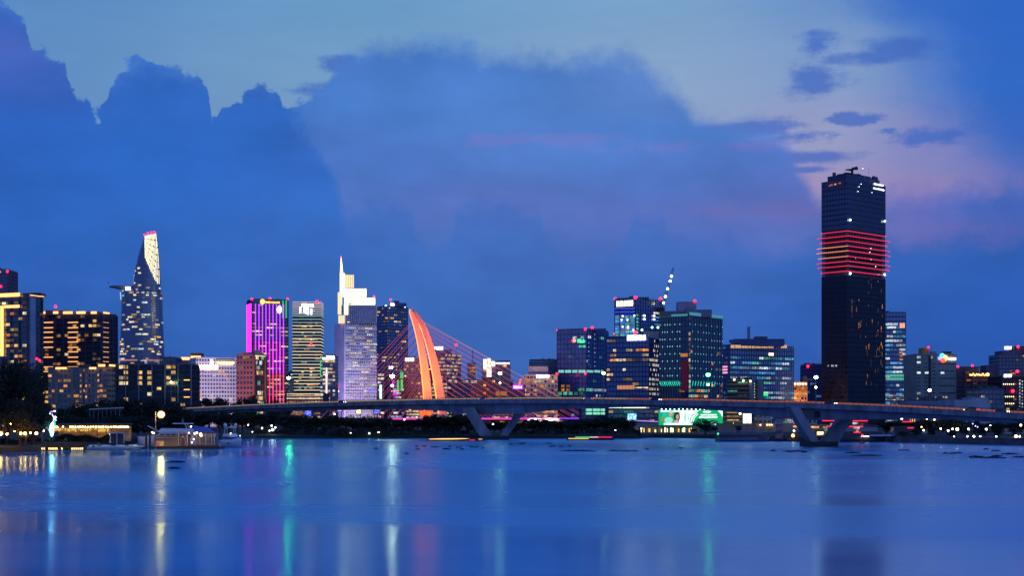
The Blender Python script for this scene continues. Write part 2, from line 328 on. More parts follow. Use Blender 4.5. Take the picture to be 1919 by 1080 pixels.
# ------------------------------------------------------------------ buildings
def footprint(l, f, r, Y, t):
    """rectangle whose near corner is seen at column f, with its left and right corners at columns l and r"""
    f0 = Vector((X(f, Y), Y)); wl, wr = f0.x-X(l, Y), X(r, Y)-f0.x
    a, b = wl*t, wr/t
    for _ in range(12):
        lx, rx = X(l, Y+a), X(r, Y+b); wl, wr = f0.x-lx, rx-f0.x; a, b = wl*t, wr/t
    return [Vector((lx, Y+a)), f0, Vector((rx, Y+b))]
def frontal(l, r, Y, depth, yaw=0.0):
    a = Vector((X(l, Y), Y)); yb = Y
    for _ in range(8): b = Vector((X(r, yb), yb)); yb = Y+(b.x-a.x)*math.tan(yaw)
    d = (b-a).normalized(); n = Vector((-d.y, d.x)); return a, b, b+n*depth, a+n*depth
class Tower:
    def __init__(s, name, label, cat, l, f, r, top, Y, t=.5, zb=2.0, fh=4.0, bay=3.0, style='curtain', mats=None, depth=28, yaw=0.0, group=None, ztop=None, band=.28, bandh=.9, mull=.12):
        s.fh, s.bay = fh, bay
        if f is None:
            a, b, c, d = frontal(l, r, Y, depth, yaw); s.poly = [a, b, c, d]; s.faces = [Face(a, b)]; s.side = [Face(d, a), Face(b, c)]
        else:
            L0, F0, R0 = footprint(l, f, r, Y, t); B0 = L0+R0-F0; s.poly = [L0, F0, R0, B0]; s.faces = [Face(L0, F0), Face(F0, R0)]; s.side = []
        s.z0 = zb; s.z1 = ztop if ztop is not None else Z(top, (s.poly[1].y if f is not None else Y))
        s.c = sum((Vector((p.x, p.y)) for p in s.poly), Vector((0, 0)))/4
        s.root = thing(name, label, cat, (s.c.x, s.c.y, zb), group); s.lits = []
        s.wall = s.body(s.z0, s.z1, style, mats or [G_BLUE, FRAME], band, bandh, mull)
    def grown(s, g, poly=None):
        poly = poly or s.poly; c = sum((Vector((p.x, p.y)) for p in poly), Vector((0, 0)))/len(poly); out = []
        e1 = (poly[1]-poly[0]).normalized(); e2 = (poly[2]-poly[1]).normalized()
        for p in poly:
            v = p-c; out.append(c+e1*(v.dot(e1)+(g if v.dot(e1) > 0 else -g))+e2*(v.dot(e2)+(g if v.dot(e2) > 0 else -g)))
        return out
    def body(s, z0, z1, style, mats, band=.28, bandh=.9, mull=.12, poly=None, name='wall', parent=None):
        m = MB(); poly = poly or s.poly; m.prism(poly, z0, z1); nf = max(1, round((z1-z0)/s.fh)); fh = (z1-z0)/nf
        if style == 'curtain':
            if band:
                for k in range(nf): m.prism(s.grown(band, poly), z0+k*fh-.02 if k else z0+.05, z0+k*fh+bandh, 1)
            if mull:
                for i in range(4):
                    fc = Face(poly[i], poly[(i+1) % 4]); nb = max(1, round(fc.w/s.bay))
                    for k in range(nb+1):
                        p = fc.at(k*fc.w/nb, (z0+z1)/2, (band or 0)*.5+mull*.5); m.box(p, (mull*1.6, mull*2+(band or 0), z1-z0-.06), fc.rz, 1)
        elif style == 'punched':
            for i in range(4):
                fc = Face(poly[i], poly[(i+1) % 4]); nb = max(1, round(fc.w/s.bay)); bw = fc.w/nb
                for k in range(nf):
                    for j in range(nb):
                        p0, p1 = fc.at((j+.2)*bw, z0+(k+.3)*fh, .03), fc.at((j+.8)*bw, z0+(k+.82)*fh, .03)
                        m.quad(p0, (p1.x, p1.y, p0.z), p1, (p0.x, p0.y, p1.z), 1)
                    m.prism(s.grown(.12, poly), z0+(k+.97)*fh, z0+(k+1)*fh-.01, 0) if k % 3 == 2 else None
        elif style == 'balcony':
            for k in range(nf):
                m.prism(s.grown(.9, poly), z0+k*fh+.01, z0+k*fh+.35, 1)
            for i in range(4):
                fc = Face(poly[i], poly[(i+1) % 4]); nb = max(1, round(fc.w/(s.bay*2)))
                for k in range(nb+1): m.box(fc.at(k*fc.w/nb, (z0+z1)/2, .4), (.5, 1.1, z1-z0-.1), fc.rz, 1)
        return m.build(name, mats, parent or s.root)
    def light(s, fi, frac, pal, s0=0.0, s1=1.0, za=None, zb=None, run=3, h=.5, off=.16, w=.9, rows=None, seed=None, bay=None):
        """switch on a share of the rooms of one facade, in runs of neighbouring bays"""
        fc = (s.faces+s.side)[fi]; z0, z1 = za if za is not None else s.z0, zb if zb is not None else s.z1
        rnd = random.Random(seed if seed is not None else hash((s.root.name, fi, frac, z0)) & 0xffff)
        rnd = random.Random(int(fc.w*1000)+int(frac*1000)*7+fi*31+int(z0*10))
        nf = max(1, round((z1-z0)/s.fh)); fh = (z1-z0)/nf; nb = max(1, round(fc.w/(bay or s.bay))); bw = fc.w/nb
        for k in range(nf):
            if rows and k not in rows: continue
            fr = frac*rnd.choice((.6, 1.0, 1.3, 1.6, 2.4)) if not rows else frac; j = 0
            while j < nb:
                n = rnd.randint(1, run)
                if rnd.random() < fr and s0*nb <= j and j+n <= s1*nb+.01 and j+n <= nb:
                    s.lits.append((fc, (j+n/2)*bw, z0+(k+.58)*fh, bw*(n-1+w), fh*h, rnd.choice(pal), off))
                j += n
    def spot(s, fi, x0, y0, x1, y1, m, name='window', off=.3, thick=0.0):
        fc = (s.faces+s.side)[fi]; t0, t1, za, zb = fc.rect(x0, y0, x1, y1)
        if thick: return MB().box(fc.at((t0+t1)/2, (za+zb)/2, off+thick/2), (abs(t1-t0), thick, zb-za), fc.rz).build(name, m, s.root)
        return pane(name, s.root, fc.at((t0+t1)/2, (za+zb)/2, off), abs(t1-t0), zb-za, fc.rz, m)
    def sign(s, fi, x0, y0, x1, y1, m, off=.5, word=None, seed=1, glyphs=9):
        fc = (s.faces+s.side)[fi]; t0, t1, za, zb = fc.rect(x0, y0, x1, y1)
        if word: return text_mesh(word, 'sign', m, s.root, fc.at((t0+t1)/2, (za+zb)/2, off), fc.rz, t1-t0, zb-za)
        return glyph_row(s.root, fc, t0, t1, za, zb, off, m, glyphs, seed)
    def beacons(s, *pts, r=1.2):
        for px, py, Y in pts: beacon(s.root, P(px, py, Y), r)
    def plant(s, x0, x1, top, m, dy=8, depth=10, z0=None, name='plant_room', Y=None):
        Y = Y or s.poly[1].y+dy; z0 = s.z1+.01 if z0 is None else z0
        b = MB(); zt = Z(top, Y); b.box(((X(x0, Y)+X(x1, Y))/2, Y+depth/2, (z0+zt)/2), (X(x1, Y)-X(x0, Y), depth, zt-z0))
        n = max(1, int((zt-z0)/3))
        for k in range(n): b.box(((X(x0, Y)+X(x1, Y))/2, Y+depth/2, z0+(k+.9)*(zt-z0)/n), (X(x1, Y)-X(x0, Y)+.3, depth+.3, .25))
        return b.build(name, m, s.root)
    def parapet(s, h=1.4, m=None, clutter=True):
        b = MB(); poly = s.grown(.15)
        for i in range(4):
            fc = Face(poly[i], poly[(i+1) % 4]); b.box(fc.at(fc.w/2, s.z1+h/2+.005, -.3), (fc.w-.7, .4, h), fc.rz)
        rnd = random.Random(int(s.z1*10)); r = s.poly
        if clutter:
            for k in range(9):
                u, v = rnd.uniform(.15, .85), rnd.uniform(.15, .85); p = r[0]+(r[1]-r[0])*u+(r[3]-r[0])*v; hh = rnd.uniform(1.2, 3)
                b.box((p.x, p.y, s.z1+hh/2+.01), (rnd.uniform(1, 4), rnd.uniform(1, 4), hh), s.faces[0].rz)
            p = r[0]+(r[1]-r[0])*.5+(r[3]-r[0])*.4; b.tube([(p.x, p.y, s.z1), (p.x, p.y, s.z1+6)], .12, 4)
        return b.build('roof', m or CONCD, s.root)
    def done(s, limit=100):
        s.lits.sort(key=lambda q: -q[3]*q[4])
        for fc, t, z, w, h, c, off in s.lits[:limit]: pane('window', s.root, fc.at(t, z, off), w, h, fc.rz, LITS[c])
        rest = s.lits[limit:]
        if rest:
            b = MB(); keys = sorted({q[5] for q in rest})
            for fc, t, z, w, h, c, off in rest:
                a, d = fc.at(t-w/2, z-h/2, off), fc.at(t+w/2, z+h/2, off); b.quad(a, (d.x, d.y, a.z), d, (a.x, a.y, d.z), keys.index(c))
            o = b.build('window', [LITS[k] for k in keys], s.root); o['kind'] = 'stuff'
        return s
def glyph_row(root, fc, t0, t1, za, zb, off, m, n=9, seed=1):
    """raised channel letters too small to read: stems, bars and bowls along a line"""
    r = random.Random(seed); b = MB(); w = (t1-t0)/n; h = zb-za; st = min(w*.42, h*.36)
    for i in range(n):
        x = t0+i*w; k = r.randint(0, 4)
        b.box(fc.at(x+st/2, (za+zb)/2, off), (st, .3, h), fc.rz)
        if k in (0, 1, 3): b.box(fc.at(x+w*.5, zb-st/2, off), (w*.5, .3, st), fc.rz)
        if k in (0, 2, 4): b.box(fc.at(x+w*.5, za+st/2, off), (w*.5, .3, st), fc.rz)
        if k in (1, 2, 0): b.box(fc.at(x+w*.5, (za+zb)/2, off), (w*.45, .3, st), fc.rz)
        if k in (0, 3, 4): b.box(fc.at(x+w*.85-st/2, (za+zb)/2, off), (st, .3, h*.98), fc.rz)
    return b.build('sign', m, root)

# --- left edge: two apartment blocks with warm light strips
T = Tower('apartment_tower', 'slim dark tower at the left edge rising behind the other blocks with a red light', 'tower', -30, None, 13, 507, 1400, style='curtain', mats=[G_DARK, FRAME], depth=30, fh=3.6)
T.parapet(); T.light(0, .06, 'wd'); T.beacons((14, 509, 1399), (1, 537, 1399)); T.done()
T = Tower('apartment_tower', 'tall dark apartment block with a lit L shaped strip and pale vertical fin', 'apartment block', -70, 52, 78, 553, 900, t=.45, style='balcony', mats=[G_DARK, CONCD], fh=3.5, bay=3.4)
T.parapet(1.2, CONCD); T.light(0, .22, 'waydd', run=1, s0=.35, off=.98); T.light(1, .05, 'd', off=.98, run=1)
T.spot(0, 3, 574, 9, 668, WARM, 'light_strip', 1.0, .3); T.spot(0, 10, 573, 39, 577, WARM, 'light_strip', 1.0, .3)
T.spot(0, 0, 551, 40, 556, WARM, 'light_strip', 1.2, .3); T.spot(1, 54, 553, 79, 557, WARM, 'light_strip', 1.2, .3)
T.spot(1, 53, 557, 62, 700, mat('pale_fin', (.30, .36, .5), .6), 'fin', .95, 1.2); T.plant(54, 76, 549, BLACK, 4); T.beacons((69, 673, 880), (74, 676, 890), r=.8); T.done()
T = Tower('apartment_tower', 'wide dark apartment block with three stacks of balconies edged in warm light', 'apartment block', 78, 190, 202, 589, 950, t=.28, style='balcony', mats=[mat('dusk_render', (.05, .048, .08), .8), mat('balcony_slab', (.07, .065, .10), .8)], fh=3.25, bay=3)
T.parapet(1.0); T.light(0, .2, 'wyadd', run=1, off=.98, h=.55)
for a, b in ((78, 88), (94, 111), (121, 138), (146, 162), (173, 183)): T.spot(0, a, 584.5, b, 588.5, WARM, 'roof_light', 1.2, .6)
T.spot(1, 190.5, 585, 201, 589, WARM, 'roof_light', 1.2, .6)
for a, b, fi in ((84, 101, 0), (129, 148, 0), (191, 201, 1)):
    for k in range(11): T.spot(fi, a, 604+k*9.2+(.8 if k % 2 else 0), b, 605.7+k*9.2+(.8 if k % 2 else 0), glow('balcony_strip', (255, 176, 105), 1.3), 'light_strip', 1.0, .25) if not (fi == 1 and k > 8) and random.random() > .06 else None
T.plant(85, 130, 582, CONCD, 8); beacon(T.root, P(104, 575, 955), .9); T.done()
# low apartments in front of them
BEIGE = mat('beige_render', (.30, .25, .21), .85)
T = Tower('apartment_block', 'low pale brown apartment block with washed piers left of the low glass block', 'apartment block', 90, 200, 226, 690, 850, t=.25, style='punched', mats=[BEIGE, G_DARK], fh=3.2, bay=2.6)
for k, (a, b) in enumerate(((104, 110), (134, 139), (150, 157), (160, 167), (180, 187))): T.spot(0, a, 692, b, 757, BEIGE, 'pier', .1, .9)
for a, b in ((107, 127), (170, 182)): T.spot(0, a, 689, b, 692.5, WARM, 'roof_light', 1.2, .6)
T.spot(0, 187, 683.5, 199, 687.5, WARM, 'roof_light', 1.2, .6); T.spot(1, 201, 683.5, 211, 687.5, WARM, 'roof_light', 1.2, .6)
T.light(0, .16, 'wwad', run=1, h=.5); T.parapet(.8)
for px, k in ((186, 6), (153, 5), (163, 5)):
    for j in range(k): pane('window', T.root, T.faces[0].at(T.faces[0].hit(px, 720)[0], Z(705+j*10, 870), 1.05), 1.0, 1.4, T.faces[0].rz, LITS['a'])
T.done()
T = Tower('apartment_block', 'low dark glass apartment block with evenly spaced pale vertical fins', 'apartment block', 205, None, 356, 684, 860, fh=3.3, bay=2.9, style='curtain', mats=[G_INK, mat('fin_dark', (.05, .055, .09), .6)], depth=25, bandh=.5)  # bands and mullions in a dark grey blue
for k in range(7): T.spot(0, 211+k*24.5, 684, 212.6+k*24.5, 760, FRAMEL, 'fin', .35, .7)
T.light(0, .05, 'w', run=1)
for a, b in ((.1, .26), (.3, .43), (.44, .56), (.7, .84)): T.light(0, .4, 'wwy', s0=a, s1=b, run=1, h=.62)
T.parapet(.8); T.spot(0, 340, 670, 355, 672, WARM, 'light_strip', .4, .3)
for y in (712, 730, 744): T.spot(0, 345, y, 356, y+1.5, WARM, 'light_strip', .4, .3)
T.done()
T = Tower('office_block', 'small plain dark block glimpsed beside the foot of the lotus shaped tower', 'building', 300, None, 329, 672, 1500, mats=[G_DARK, FRAME]); T.light(0, .06, 'd'); T.parapet(); T.done()

# --- lotus-bud tower with helipad
def oval(px0, px1, py, Y, k=.8, n=28):
    x0, x1 = X(px0, Y), X(px1, Y); c, a = (x0+x1)/2, (x1-x0)/2
    return [Vector((c+a*cos(2*pi*i/n), Y+a*k+a*k*sin(2*pi*i/n), Z(py, Y))) for i in range(n)]
Y = 2000
root = thing('skyscraper', 'tall tapering bud shaped skyscraper with round helipad and bright lit tip', 'skyscraper', (X(257, Y), Y, 2))
prof = [(790, 211, 302), (720, 213.5, 300.5), (680, 215, 299.5), (640, 217, 298.5), (600, 219, 297.5), (570, 220.5, 296.5), (545, 222, 296)]
up = [(544, 243, 296), (520, 246, 295), (500, 250, 294.5), (480, 255, 294), (462, 261, 293), (450, 266, 292), (440, 270, 291)]
def lerp_prof(pr, py):
    for (y0, a0, b0), (y1, a1, b1) in zip(pr, pr[1:]):
        if y1 <= py <= y0: t = (y0-py)/(y0-y1); return a0+(a1-a0)*t, b0+(b1-b0)*t
    return pr[-1][1:]
for nm, pr, step in (('lower_shaft', prof, 4.6), ('upper_shaft', up, 4.6)):
    b = MB(); b.loft([oval(l, r, y, Y) for y, l, r in pr])
    y = pr[0][0]-3
    while y > pr[-1][0]+1:
        l, r = lerp_prof(pr, y); l2, r2 = lerp_prof(pr, y-1.3); b.loft([oval(l-.35, r+.35, y, Y), oval(l2-.35, r2+.35, y-1.3, Y)], 1); y -= step
    b.build(nm, [G_GREY, mat('tower_band', (.16, .18, .30), .4)], root)
rnd = random.Random(4); y = 735; specs = []
while y > 452:
    pr = prof if y > 545 else up; l, r = lerp_prof(pr, y); dens = rnd.choice((.12, .25, .3, .5)) if y > 548 else .12
    if 655 < y < 672: dens = .5
    c, a = (l+r)/2, (r-l)/2; th = -2.9
    while th < -.25:
        n = rnd.choice((.1, .16, .3)); 
        if rnd.random() < dens and y > 500:
            tm = th+n/2; Rr = a/F*Y; xx = X(c, Y)+Rr*1.012*cos(tm); yy = Y+Rr*.8+Rr*.81*sin(tm)
            tx, ty = -sin(tm), .8*cos(tm); specs.append((xx, yy, Z(y-2.6, Y), Rr*n*.9*hypot(tx, ty), atan2(ty, tx), rnd.choice('yyywccd')))
        th += n
    y -= 4.6
specs.sort(key=lambda q: -q[3])
for xx, yy, zz, w, rz, c in specs[:140]: pane('window', root, (xx, yy, zz), w, 2.3, rz, LITS[c])
cr = glow('crown_led', (255, 244, 200), 1.5)
b = MB()                                                                  # lit upper facet: vertical light tubes between the two edges of the tip
for k in range(12):
    u = k/11; px = 271+u*22 if u < .6 else 271+u*22; ytop = 442-u*5; ybot = 478+max(0, (px-268))*2.45 if px < 290 else 532
    l, r = 0, 0; seg = 7; path = []
    for q in range(seg+1):
        py = ytop+(ybot-ytop)*q/seg; ll, r2 = lerp_prof(up, py) if py < 544 else (243, 296); c0, a0 = (ll+r2)/2, (r2-ll)/2; pp = min(px+(1.6*q/seg), r2-.5); ca = max(-1, min(1, (pp-c0)/a0))
        Rr = a0/F*Y; path.append((X(pp, Y), Y+Rr*.8-Rr*.8*sqrt(1-ca*ca)-.6, Z(py, Y)))
    for q in range(seg):
        p0, p1 = Vector(path[q]), Vector(path[q+1]); b.tube([p0, p0+(p1-p0)*(.93 if (q+k) % 3 else .8)], .52, 4)
b.build('crown_light', cr, root)
b = MB()
for y0, y1 in ((448, 458), (470, 482), (490, 500), (512, 528)):
    l, r = lerp_prof(up, y0); l2, r2 = lerp_prof(up, y1); b.tube([(X(l+.5, Y), Y+12, Z(y0, Y)), (X(l2+.5, Y), Y+14, Z(y1, Y))], .8, 5)
b.build('edge_light', glow('pale_green_light', (190, 240, 235), .8), root)
MB().loft([oval(199, 246, 537.5, Y, .9), oval(200, 246, 535, Y, .9)]).loft([oval(218, 240, 542, Y, .9), oval(205, 244, 537.6, Y, .9)]).build('helipad', mat('helipad_grey', (.24, .22, .24), .7), root)
MB().box(P(240, 541, Y-2), (7, 2, 5)).build('helipad_lamp', glow('helipad_light', (235, 225, 255), 3), root)
MB().tube([P(225.5, 548, Y+12), P(226.5, 562, Y+10)], .7, 5).build('edge_light', glow('pale_green_light', (190, 240, 235), .8), root)
for px, py in ((271, 440), (277, 437), (283, 436), (289, 435)): beacon(root, P(px, py, Y+8), 1.3)
b = MB(); b.loft([oval(214, 300.5, 676.5, Y), oval(214, 300.5, 674, Y)]); b.build('base_light', glow('pink_strip', (255, 150, 150), .5), root)
b = MB(); b.tube([P(203, 534, Y+15), P(203, 531, Y+15)], .2, 4); b.ball(P(203, 530, Y+15), .9, 6); b.build('mast', BLACK, root)

# --- floodlit lavender hotel and neighbours
LAV = mat('hotel_white', (.72, .70, .72), .8, var=.08)
T = Tower('office_block', 'dark reddish block with warm roof lights behind the lavender lit hotel', 'building', 341, None, 379, 676, 1250, style='punched', mats=[mat('red_brown', (.16, .09, .09), .8), G_DARK], depth=25)
T.plant(357, 377, 662, mat('red_brown', (.16, .09, .09), .8), 5)
for a, b, y in ((342, 357, 671), (358, 377, 667.5), (343, 359, 684)): T.spot(0, a, y, b, y+4, WARM, 'roof_light', .6, .6)
T.light(0, .2, 'wa', run=1); T.done()
T = Tower('hotel', 'white hotel washed in lavender light with a letter R at its top', 'hotel', 355, 367, 446, 672, 1100, t=2.6, style='punched', mats=[LAV, mat('hotel_pane', (.05, .05, .10), .3)], fh=3.2, bay=2.2)
T.light(1, .16, 'wayd', run=1, h=.5, zb=T.z1-9); T.light(0, .1, 'cv', run=1); T.parapet(.9, LAV, False)
T.sign(1, 395, 674.5, 400, 683, SIGNW, word='R'); T.spot(1, 405, 673.5, 438, 677, mat('hotel_roof', (.5, .4, .3), .8), 'roof_terrace', .2, 1.5)
T.spot(1, 406, 677.5, 439, 683.5, glow('terrace_light', (255, 220, 140), 1.6), 'terrace_window', .3); T.sign(1, 410, 680, 436, 684, SIGNY, .8, seed=3, glyphs=10)
for px in (373, 383, 393, 403): MB().box(T.faces[1].at(T.faces[1].hit(px, 690)[0], Z(688.5, 1110), .8), (3.2, 1.0, 3.0), T.faces[1].rz).build('flood_lamp', glow('flood_lamp', (255, 225, 185), 5), T.root)
T.spot(1, 367.5, 698, 410, 699, glow('violet_strip', (170, 130, 255), 1), 'light_strip', .3, .3); T.done()
T = Tower('office_block', 'red brick block with a bright glass bay beside the magenta striped tower', 'building', 443, 474, 499, 666, 1080, t=.35, style='punched', mats=[mat('red_brick', (.28, .075, .05), .85), G_DARK], fh=3.8, bay=2.8)
T.light(0, .14, 'awdy', run=2); T.parapet(1); T.light(1, .5, 'yagcw', s0=.15, s1=.85, run=3, h=.75, bay=1.4)
T.plant(452, 476, 661, mat('red_brick', (.28, .075, .05), .85), 3)
a, b_ = T.faces[1].hit(476, 668)[0], T.faces[1].hit(497, 668)[0]; fc = T.faces[1]
m = MB(); m.add([fc.at(a, T.z1+.1, .3), fc.at(b_, T.z1+.1, .3), fc.at((a+b_)/2, T.z1+4.5, .3), fc.at(a, T.z1+.1, -4), fc.at(b_, T.z1+.1, -4), fc.at((a+b_)/2, T.z1+4.5, -4)], [(0, 1, 2), (5, 4, 3), (0, 2, 5, 3), (2, 1, 4, 5), (1, 0, 3, 4)])
m.build('pediment', mat('pediment_cream', (.5, .4, .3), .8), T.root); T.spot(1, 477, 666.5, 496, 669, glow('terrace_light', (255, 220, 140), 1.6), 'light_strip', .35, .3)
T.spot(1, 474.5, 668, 476.5, 748, mat('red_brick', (.28, .075, .05), .85), 'pier', .05, .9); T.spot(1, 496, 668, 498.5, 748, mat('red_brick', (.28, .075, .05), .85), 'pier', .05, .9); T.done()

# --- magenta tower
MAG = glow('magenta_led', (226, 36, 222), 3.0); MAG2 = glow('violet_led', (180, 55, 255), 2.3); PINKL = glow('pink_led', (255, 45, 105), 2.6)
T = Tower('skyscraper', 'dark skyscraper striped with vertical magenta and violet light tubes', 'skyscraper', 463, 472.5, 540, 562, 1500, t=2.5, mats=[G_DARK, FRAME], fh=4.0, bay=3.8, bandh=1.0)
T.light(1, .30, 'wydyd', run=2, h=.42); T.light(1, .5, 'g', s0=.55, s1=.95, za=20, zb=70, run=2)
T.spot(0, 463.3, 572, 472, 668, MAG, 'light_panel_or_glow_strip', .5, .3)
for k in range(9):
    px = 478.5+k*6.55; MB().tube([T.faces[1].at(T.faces[1].hit(px, 660)[0], Z(571, 1512), .9), T.faces[1].at(T.faces[1].hit(px, 660)[0], Z(640, 1512), .9)], .5, 5).build('light_tube', MAG2, T.root)
    MB().tube([T.faces[1].at(T.faces[1].hit(px, 660)[0], Z(640.3, 1512), .9), T.faces[1].at(T.faces[1].hit(px, 660)[0], Z(700, 1512), .9)], .46, 5).build('light_tube', MAG, T.root)
    MB().tube([T.faces[1].at(T.faces[1].hit(px, 660)[0], Z(700.3, 1512), .9), T.faces[1].at(T.faces[1].hit(px, 660)[0], Z(770, 1512), .9)], .42, 5).build('light_tube', PINKL, T.root)
T.sign(1, 496, 565, 524, 570, glow('gold_sign', (255, 190, 80), 3), .9, word='TIMES SQUARE')
MB().ball(T.faces[1].at(T.faces[1].hit(491.5, 567)[0], Z(567, 1512), 1.0), 2.6, 8, sz=(1, .4, 1.1)).build('emblem', glow('gold_sign', (255, 190, 80), 3), T.root)
for px in (530, 536): T.spot(1, px-1.5, 563.5, px+1.5, 597, glow('green_led', (50, 200, 130), .8), 'light_strip', .6, .3)
MB().ball(T.faces[1].at(T.faces[1].hit(523, 581)[0], Z(581, 1512), 1.2), 2.6, 8, sz=(1, .5, 1.6)).build('flood_lamp', glow('pale_lamp', (220, 255, 230), 4), T.root)
T.parapet(1.2); T.beacons((472, 561, 1500), (539, 561, 1530), (506, 560, 1515)); T.done()
# --- tower ringed by horizontal light bands
T = Tower('skyscraper', 'slender dark skyscraper ringed by many pale horizontal light bands', 'skyscraper', 549, None, 601, 566.5, 1500, yaw=.05, depth=30, mats=[G_INK, FRAME], fh=3.45, bay=2.9, bandh=.4)
T.light(0, .26, 'wydad', run=2, h=.45)
b1 = glow('band_white', (205, 200, 225), .62); b2 = glow('band_cream', (255, 240, 190), .85); b3 = glow('band_mint', (170, 215, 215), .62)
bands = [566.8, 570.2, 573.6, 577, 581, 585, 589]+[592.5+k*6.05 for k in range(26)]
for k, y in enumerate(bands):
    z = Z(y, 1500); mm = b1 if k < 6 else (b3 if k < 10 or k % 4 == 1 else b2); MB().prism(T.grown(.5), z-.5, z+.35 if k > 6 else z+.75).build('light_band', mm, T.root)
T.sign(0, 565.5, 570, 588, 575.5, SIGNW, .9, seed=8, glyphs=6)
for px, y0, y1 in ((563, 576, 587), (571, 576, 587), (574.5, 576, 589), (577.5, 578, 590), (583.5, 579, 590)): T.spot(0, px-1.4, y0, px+1.4, y1, SIGNW, 'sign_panel', .8, .4)
T.beacons((594, 566, 1500), (583, 646, 1498), r=1.5); T.done()
T = Tower('podium_block', 'low stepped podium with cream light bands at the foot of the ringed tower', 'building', 537, None, 606, 737, 1420, mats=[G_DARK, FRAME], depth=40)
for y in (738, 742, 747): T.spot(0, 538, y, 605, y+1.3, b2 if y != 742 else b1, 'light_band', .4, .3)
T.light(0, .6, 'wya', run=2); T.plant(542, 548, 712, mat('cream_stucco', (.35, .3, .2), .8), 3); T.done()
T = Tower('office_block', 'small pale lit block with one bright vertical light line left of the white crowned tower', 'building', 600, None, 628, 668, 1500, style='punched', mats=[mat('grey_render', (.3, .3, .33), .8), G_DARK], fh=3.9, bay=2.8)
T.light(0, .5, 'cywy', run=1); T.spot(0, 610.8, 690, 613.2, 766, glow('white_pink_line', (255, 215, 230), 2.2), 'light_strip', .4, .3)
T.spot(0, 600, 676, 601.6, 705, glow('green_led2', (30, 220, 120), 1.0), 'light_strip', .4, .3); T.spot(0, 605, 671, 627, 674, SIGNW, 'light_band', .4, .4); T.spot(0, 606, 702, 614, 703.4, glow('white_pink_line', (255, 215, 230), 2.2), 'light_strip', .5, .3)
T.sign(0, 612, 667, 627, 671, SIGNW, .6, seed=21, glyphs=5); T.parapet(.8); T.done()

# --- white crowned stepped tower with spire
PALE = mat('pale_stone', (.50, .47, .58), .6)
T = Tower('skyscraper', 'stepped skyscraper with brilliant white crown and needle spire', 'skyscraper', 628, 647, 707, 606, 1850, t=1.6, mats=[G_GREY, mat('pale_mullion', (.42, .40, .52), .5)], fh=4.1, bay=2.6, bandh=1.5, band=.35, mull=.35)
T.light(1, .5, 'ycyyd', run=4, h=.42, off=.5); T.light(0, .06, 'vd'); T.light(1, .8, 'y', za=2, zb=60, run=3, h=.25, off=.5)
fc = T.faces[0]; MB().box(fc.at(fc.w*.5, (T.z1+2)/2, .9), (fc.w*.98, 1.2, T.z1-3), fc.rz).build('side_wall', mat('lavender_stone', (.42, .38, .56), .6), T.root)
CRW = glow('crown_white', (255, 240, 185), 2.6); CRD = glow('crown_soft', (255, 232, 180), 1.1)  # floodlight on the crown and spire is put in as their own glow
def tier(x0, x1, ya, yb, m, name, dY=6, dep=22, louvre=True):
    Yt = 1850+dY; b = MB(); za, zb = Z(yb, Yt), Z(ya, Yt); xa, xb = X(x0, Yt), X(x1, Yt); b.box(((xa+xb)/2, Yt+dep/2, (za+zb)/2), (xb-xa, dep, zb-za))
    mm = [m, mat('crown_frame', (.4, .4, .38), .5)]
    if louvre:
        n = int((xb-xa)/2.6)
        for k in range(n+1): b.box((xa+(xb-xa)*k/n, Yt-.15, (za+zb)/2), (.35, .5, zb-za), 0, 1)
        b.box(((xa+xb)/2, Yt-.2, zb-.5), (xb-xa+.6, .8, 1.0), 0, 1)
    return b.build(name, mm, T.root)
tier(640, 705, 572, 606, G_GREY, 'upper_floors', 2, 30); T.spot(1, 647.5, 571, 705, 571.6, FRAMEL, 'cornice', .3, .6)
tier(651, 700, 557, 571.5, CRW, 'crown_tier', 4); tier(643, 684, 540, 556.7, CRW, 'crown_tier', 6, 18); tier(644, 661, 514, 539.7, CRD, 'crown_tier', 7, 14)
tier(637, 645, 512, 556, CRW, 'crown_fin', 3, 8, False); tier(633, 639.5, 548, 590, CRD, 'crown_fin', 1, 10, False); tier(645, 652, 556, 590, CRW, 'crown_fin', 0, 6, False)
tier(634, 646, 590, 606, CRD, 'corner_light', -1, 8)
b = MB(); Yt = 1856; b.tube([(X(640, Yt), Yt, Z(513, Yt)), (X(639.8, Yt), Yt, Z(498, Yt)), (X(639.2, Yt), Yt, Z(483, Yt))], [2.0, 1.3, .35], 8); b.build('spire', CRW, T.root)
beacon(T.root, (X(639.2, Yt), Yt, Z(482, Yt)), .8); beacon(T.root, P(701, 556, 1856), 1.2)
T.spot(1, 650, 603, 706, 607, CRD, 'lit_floor', .9, .5); T.spot(1, 654, 595, 700, 597, LITS['d'], 'lit_floor', .9, .4)
T.sign(0, 632.5, 722, 637.5, 730, glow('red_sign', (255, 40, 60), 2), 1.8, seed=2, glyphs=2); T.sign(0, 633.5, 732, 637.5, 735, SIGNW, 1.8, seed=5, glyphs=3)
T.sign(1, 688, 732, 706, 735, glow('blue_sign', (110, 110, 255), 1.6), .9, seed=9, glyphs=8); T.done()
T = Tower('skyscraper', 'dark blue skyscraper with a white sign between the white crowned tower and the orange pylon', 'skyscraper', 707, 728, 764, 575, 1700, t=.9, mats=[G_BLUE, FRAME], fh=4, bay=3)
T.light(0, .18, 'wyd', run=2); T.light(1, .16, 'ywdd', run=2); T.light(1, .5, 'wy', za=2, zb=75, s0=.1, s1=.6, run=2)
T.sign(1, 731, 568.5, 748, 574.5, SIGNW, .9, seed=11, glyphs=7); T.plant(730, 761, 568, SPAN, 6); T.plant(738, 748, 564, SPAN, 8, z0=T.z1)
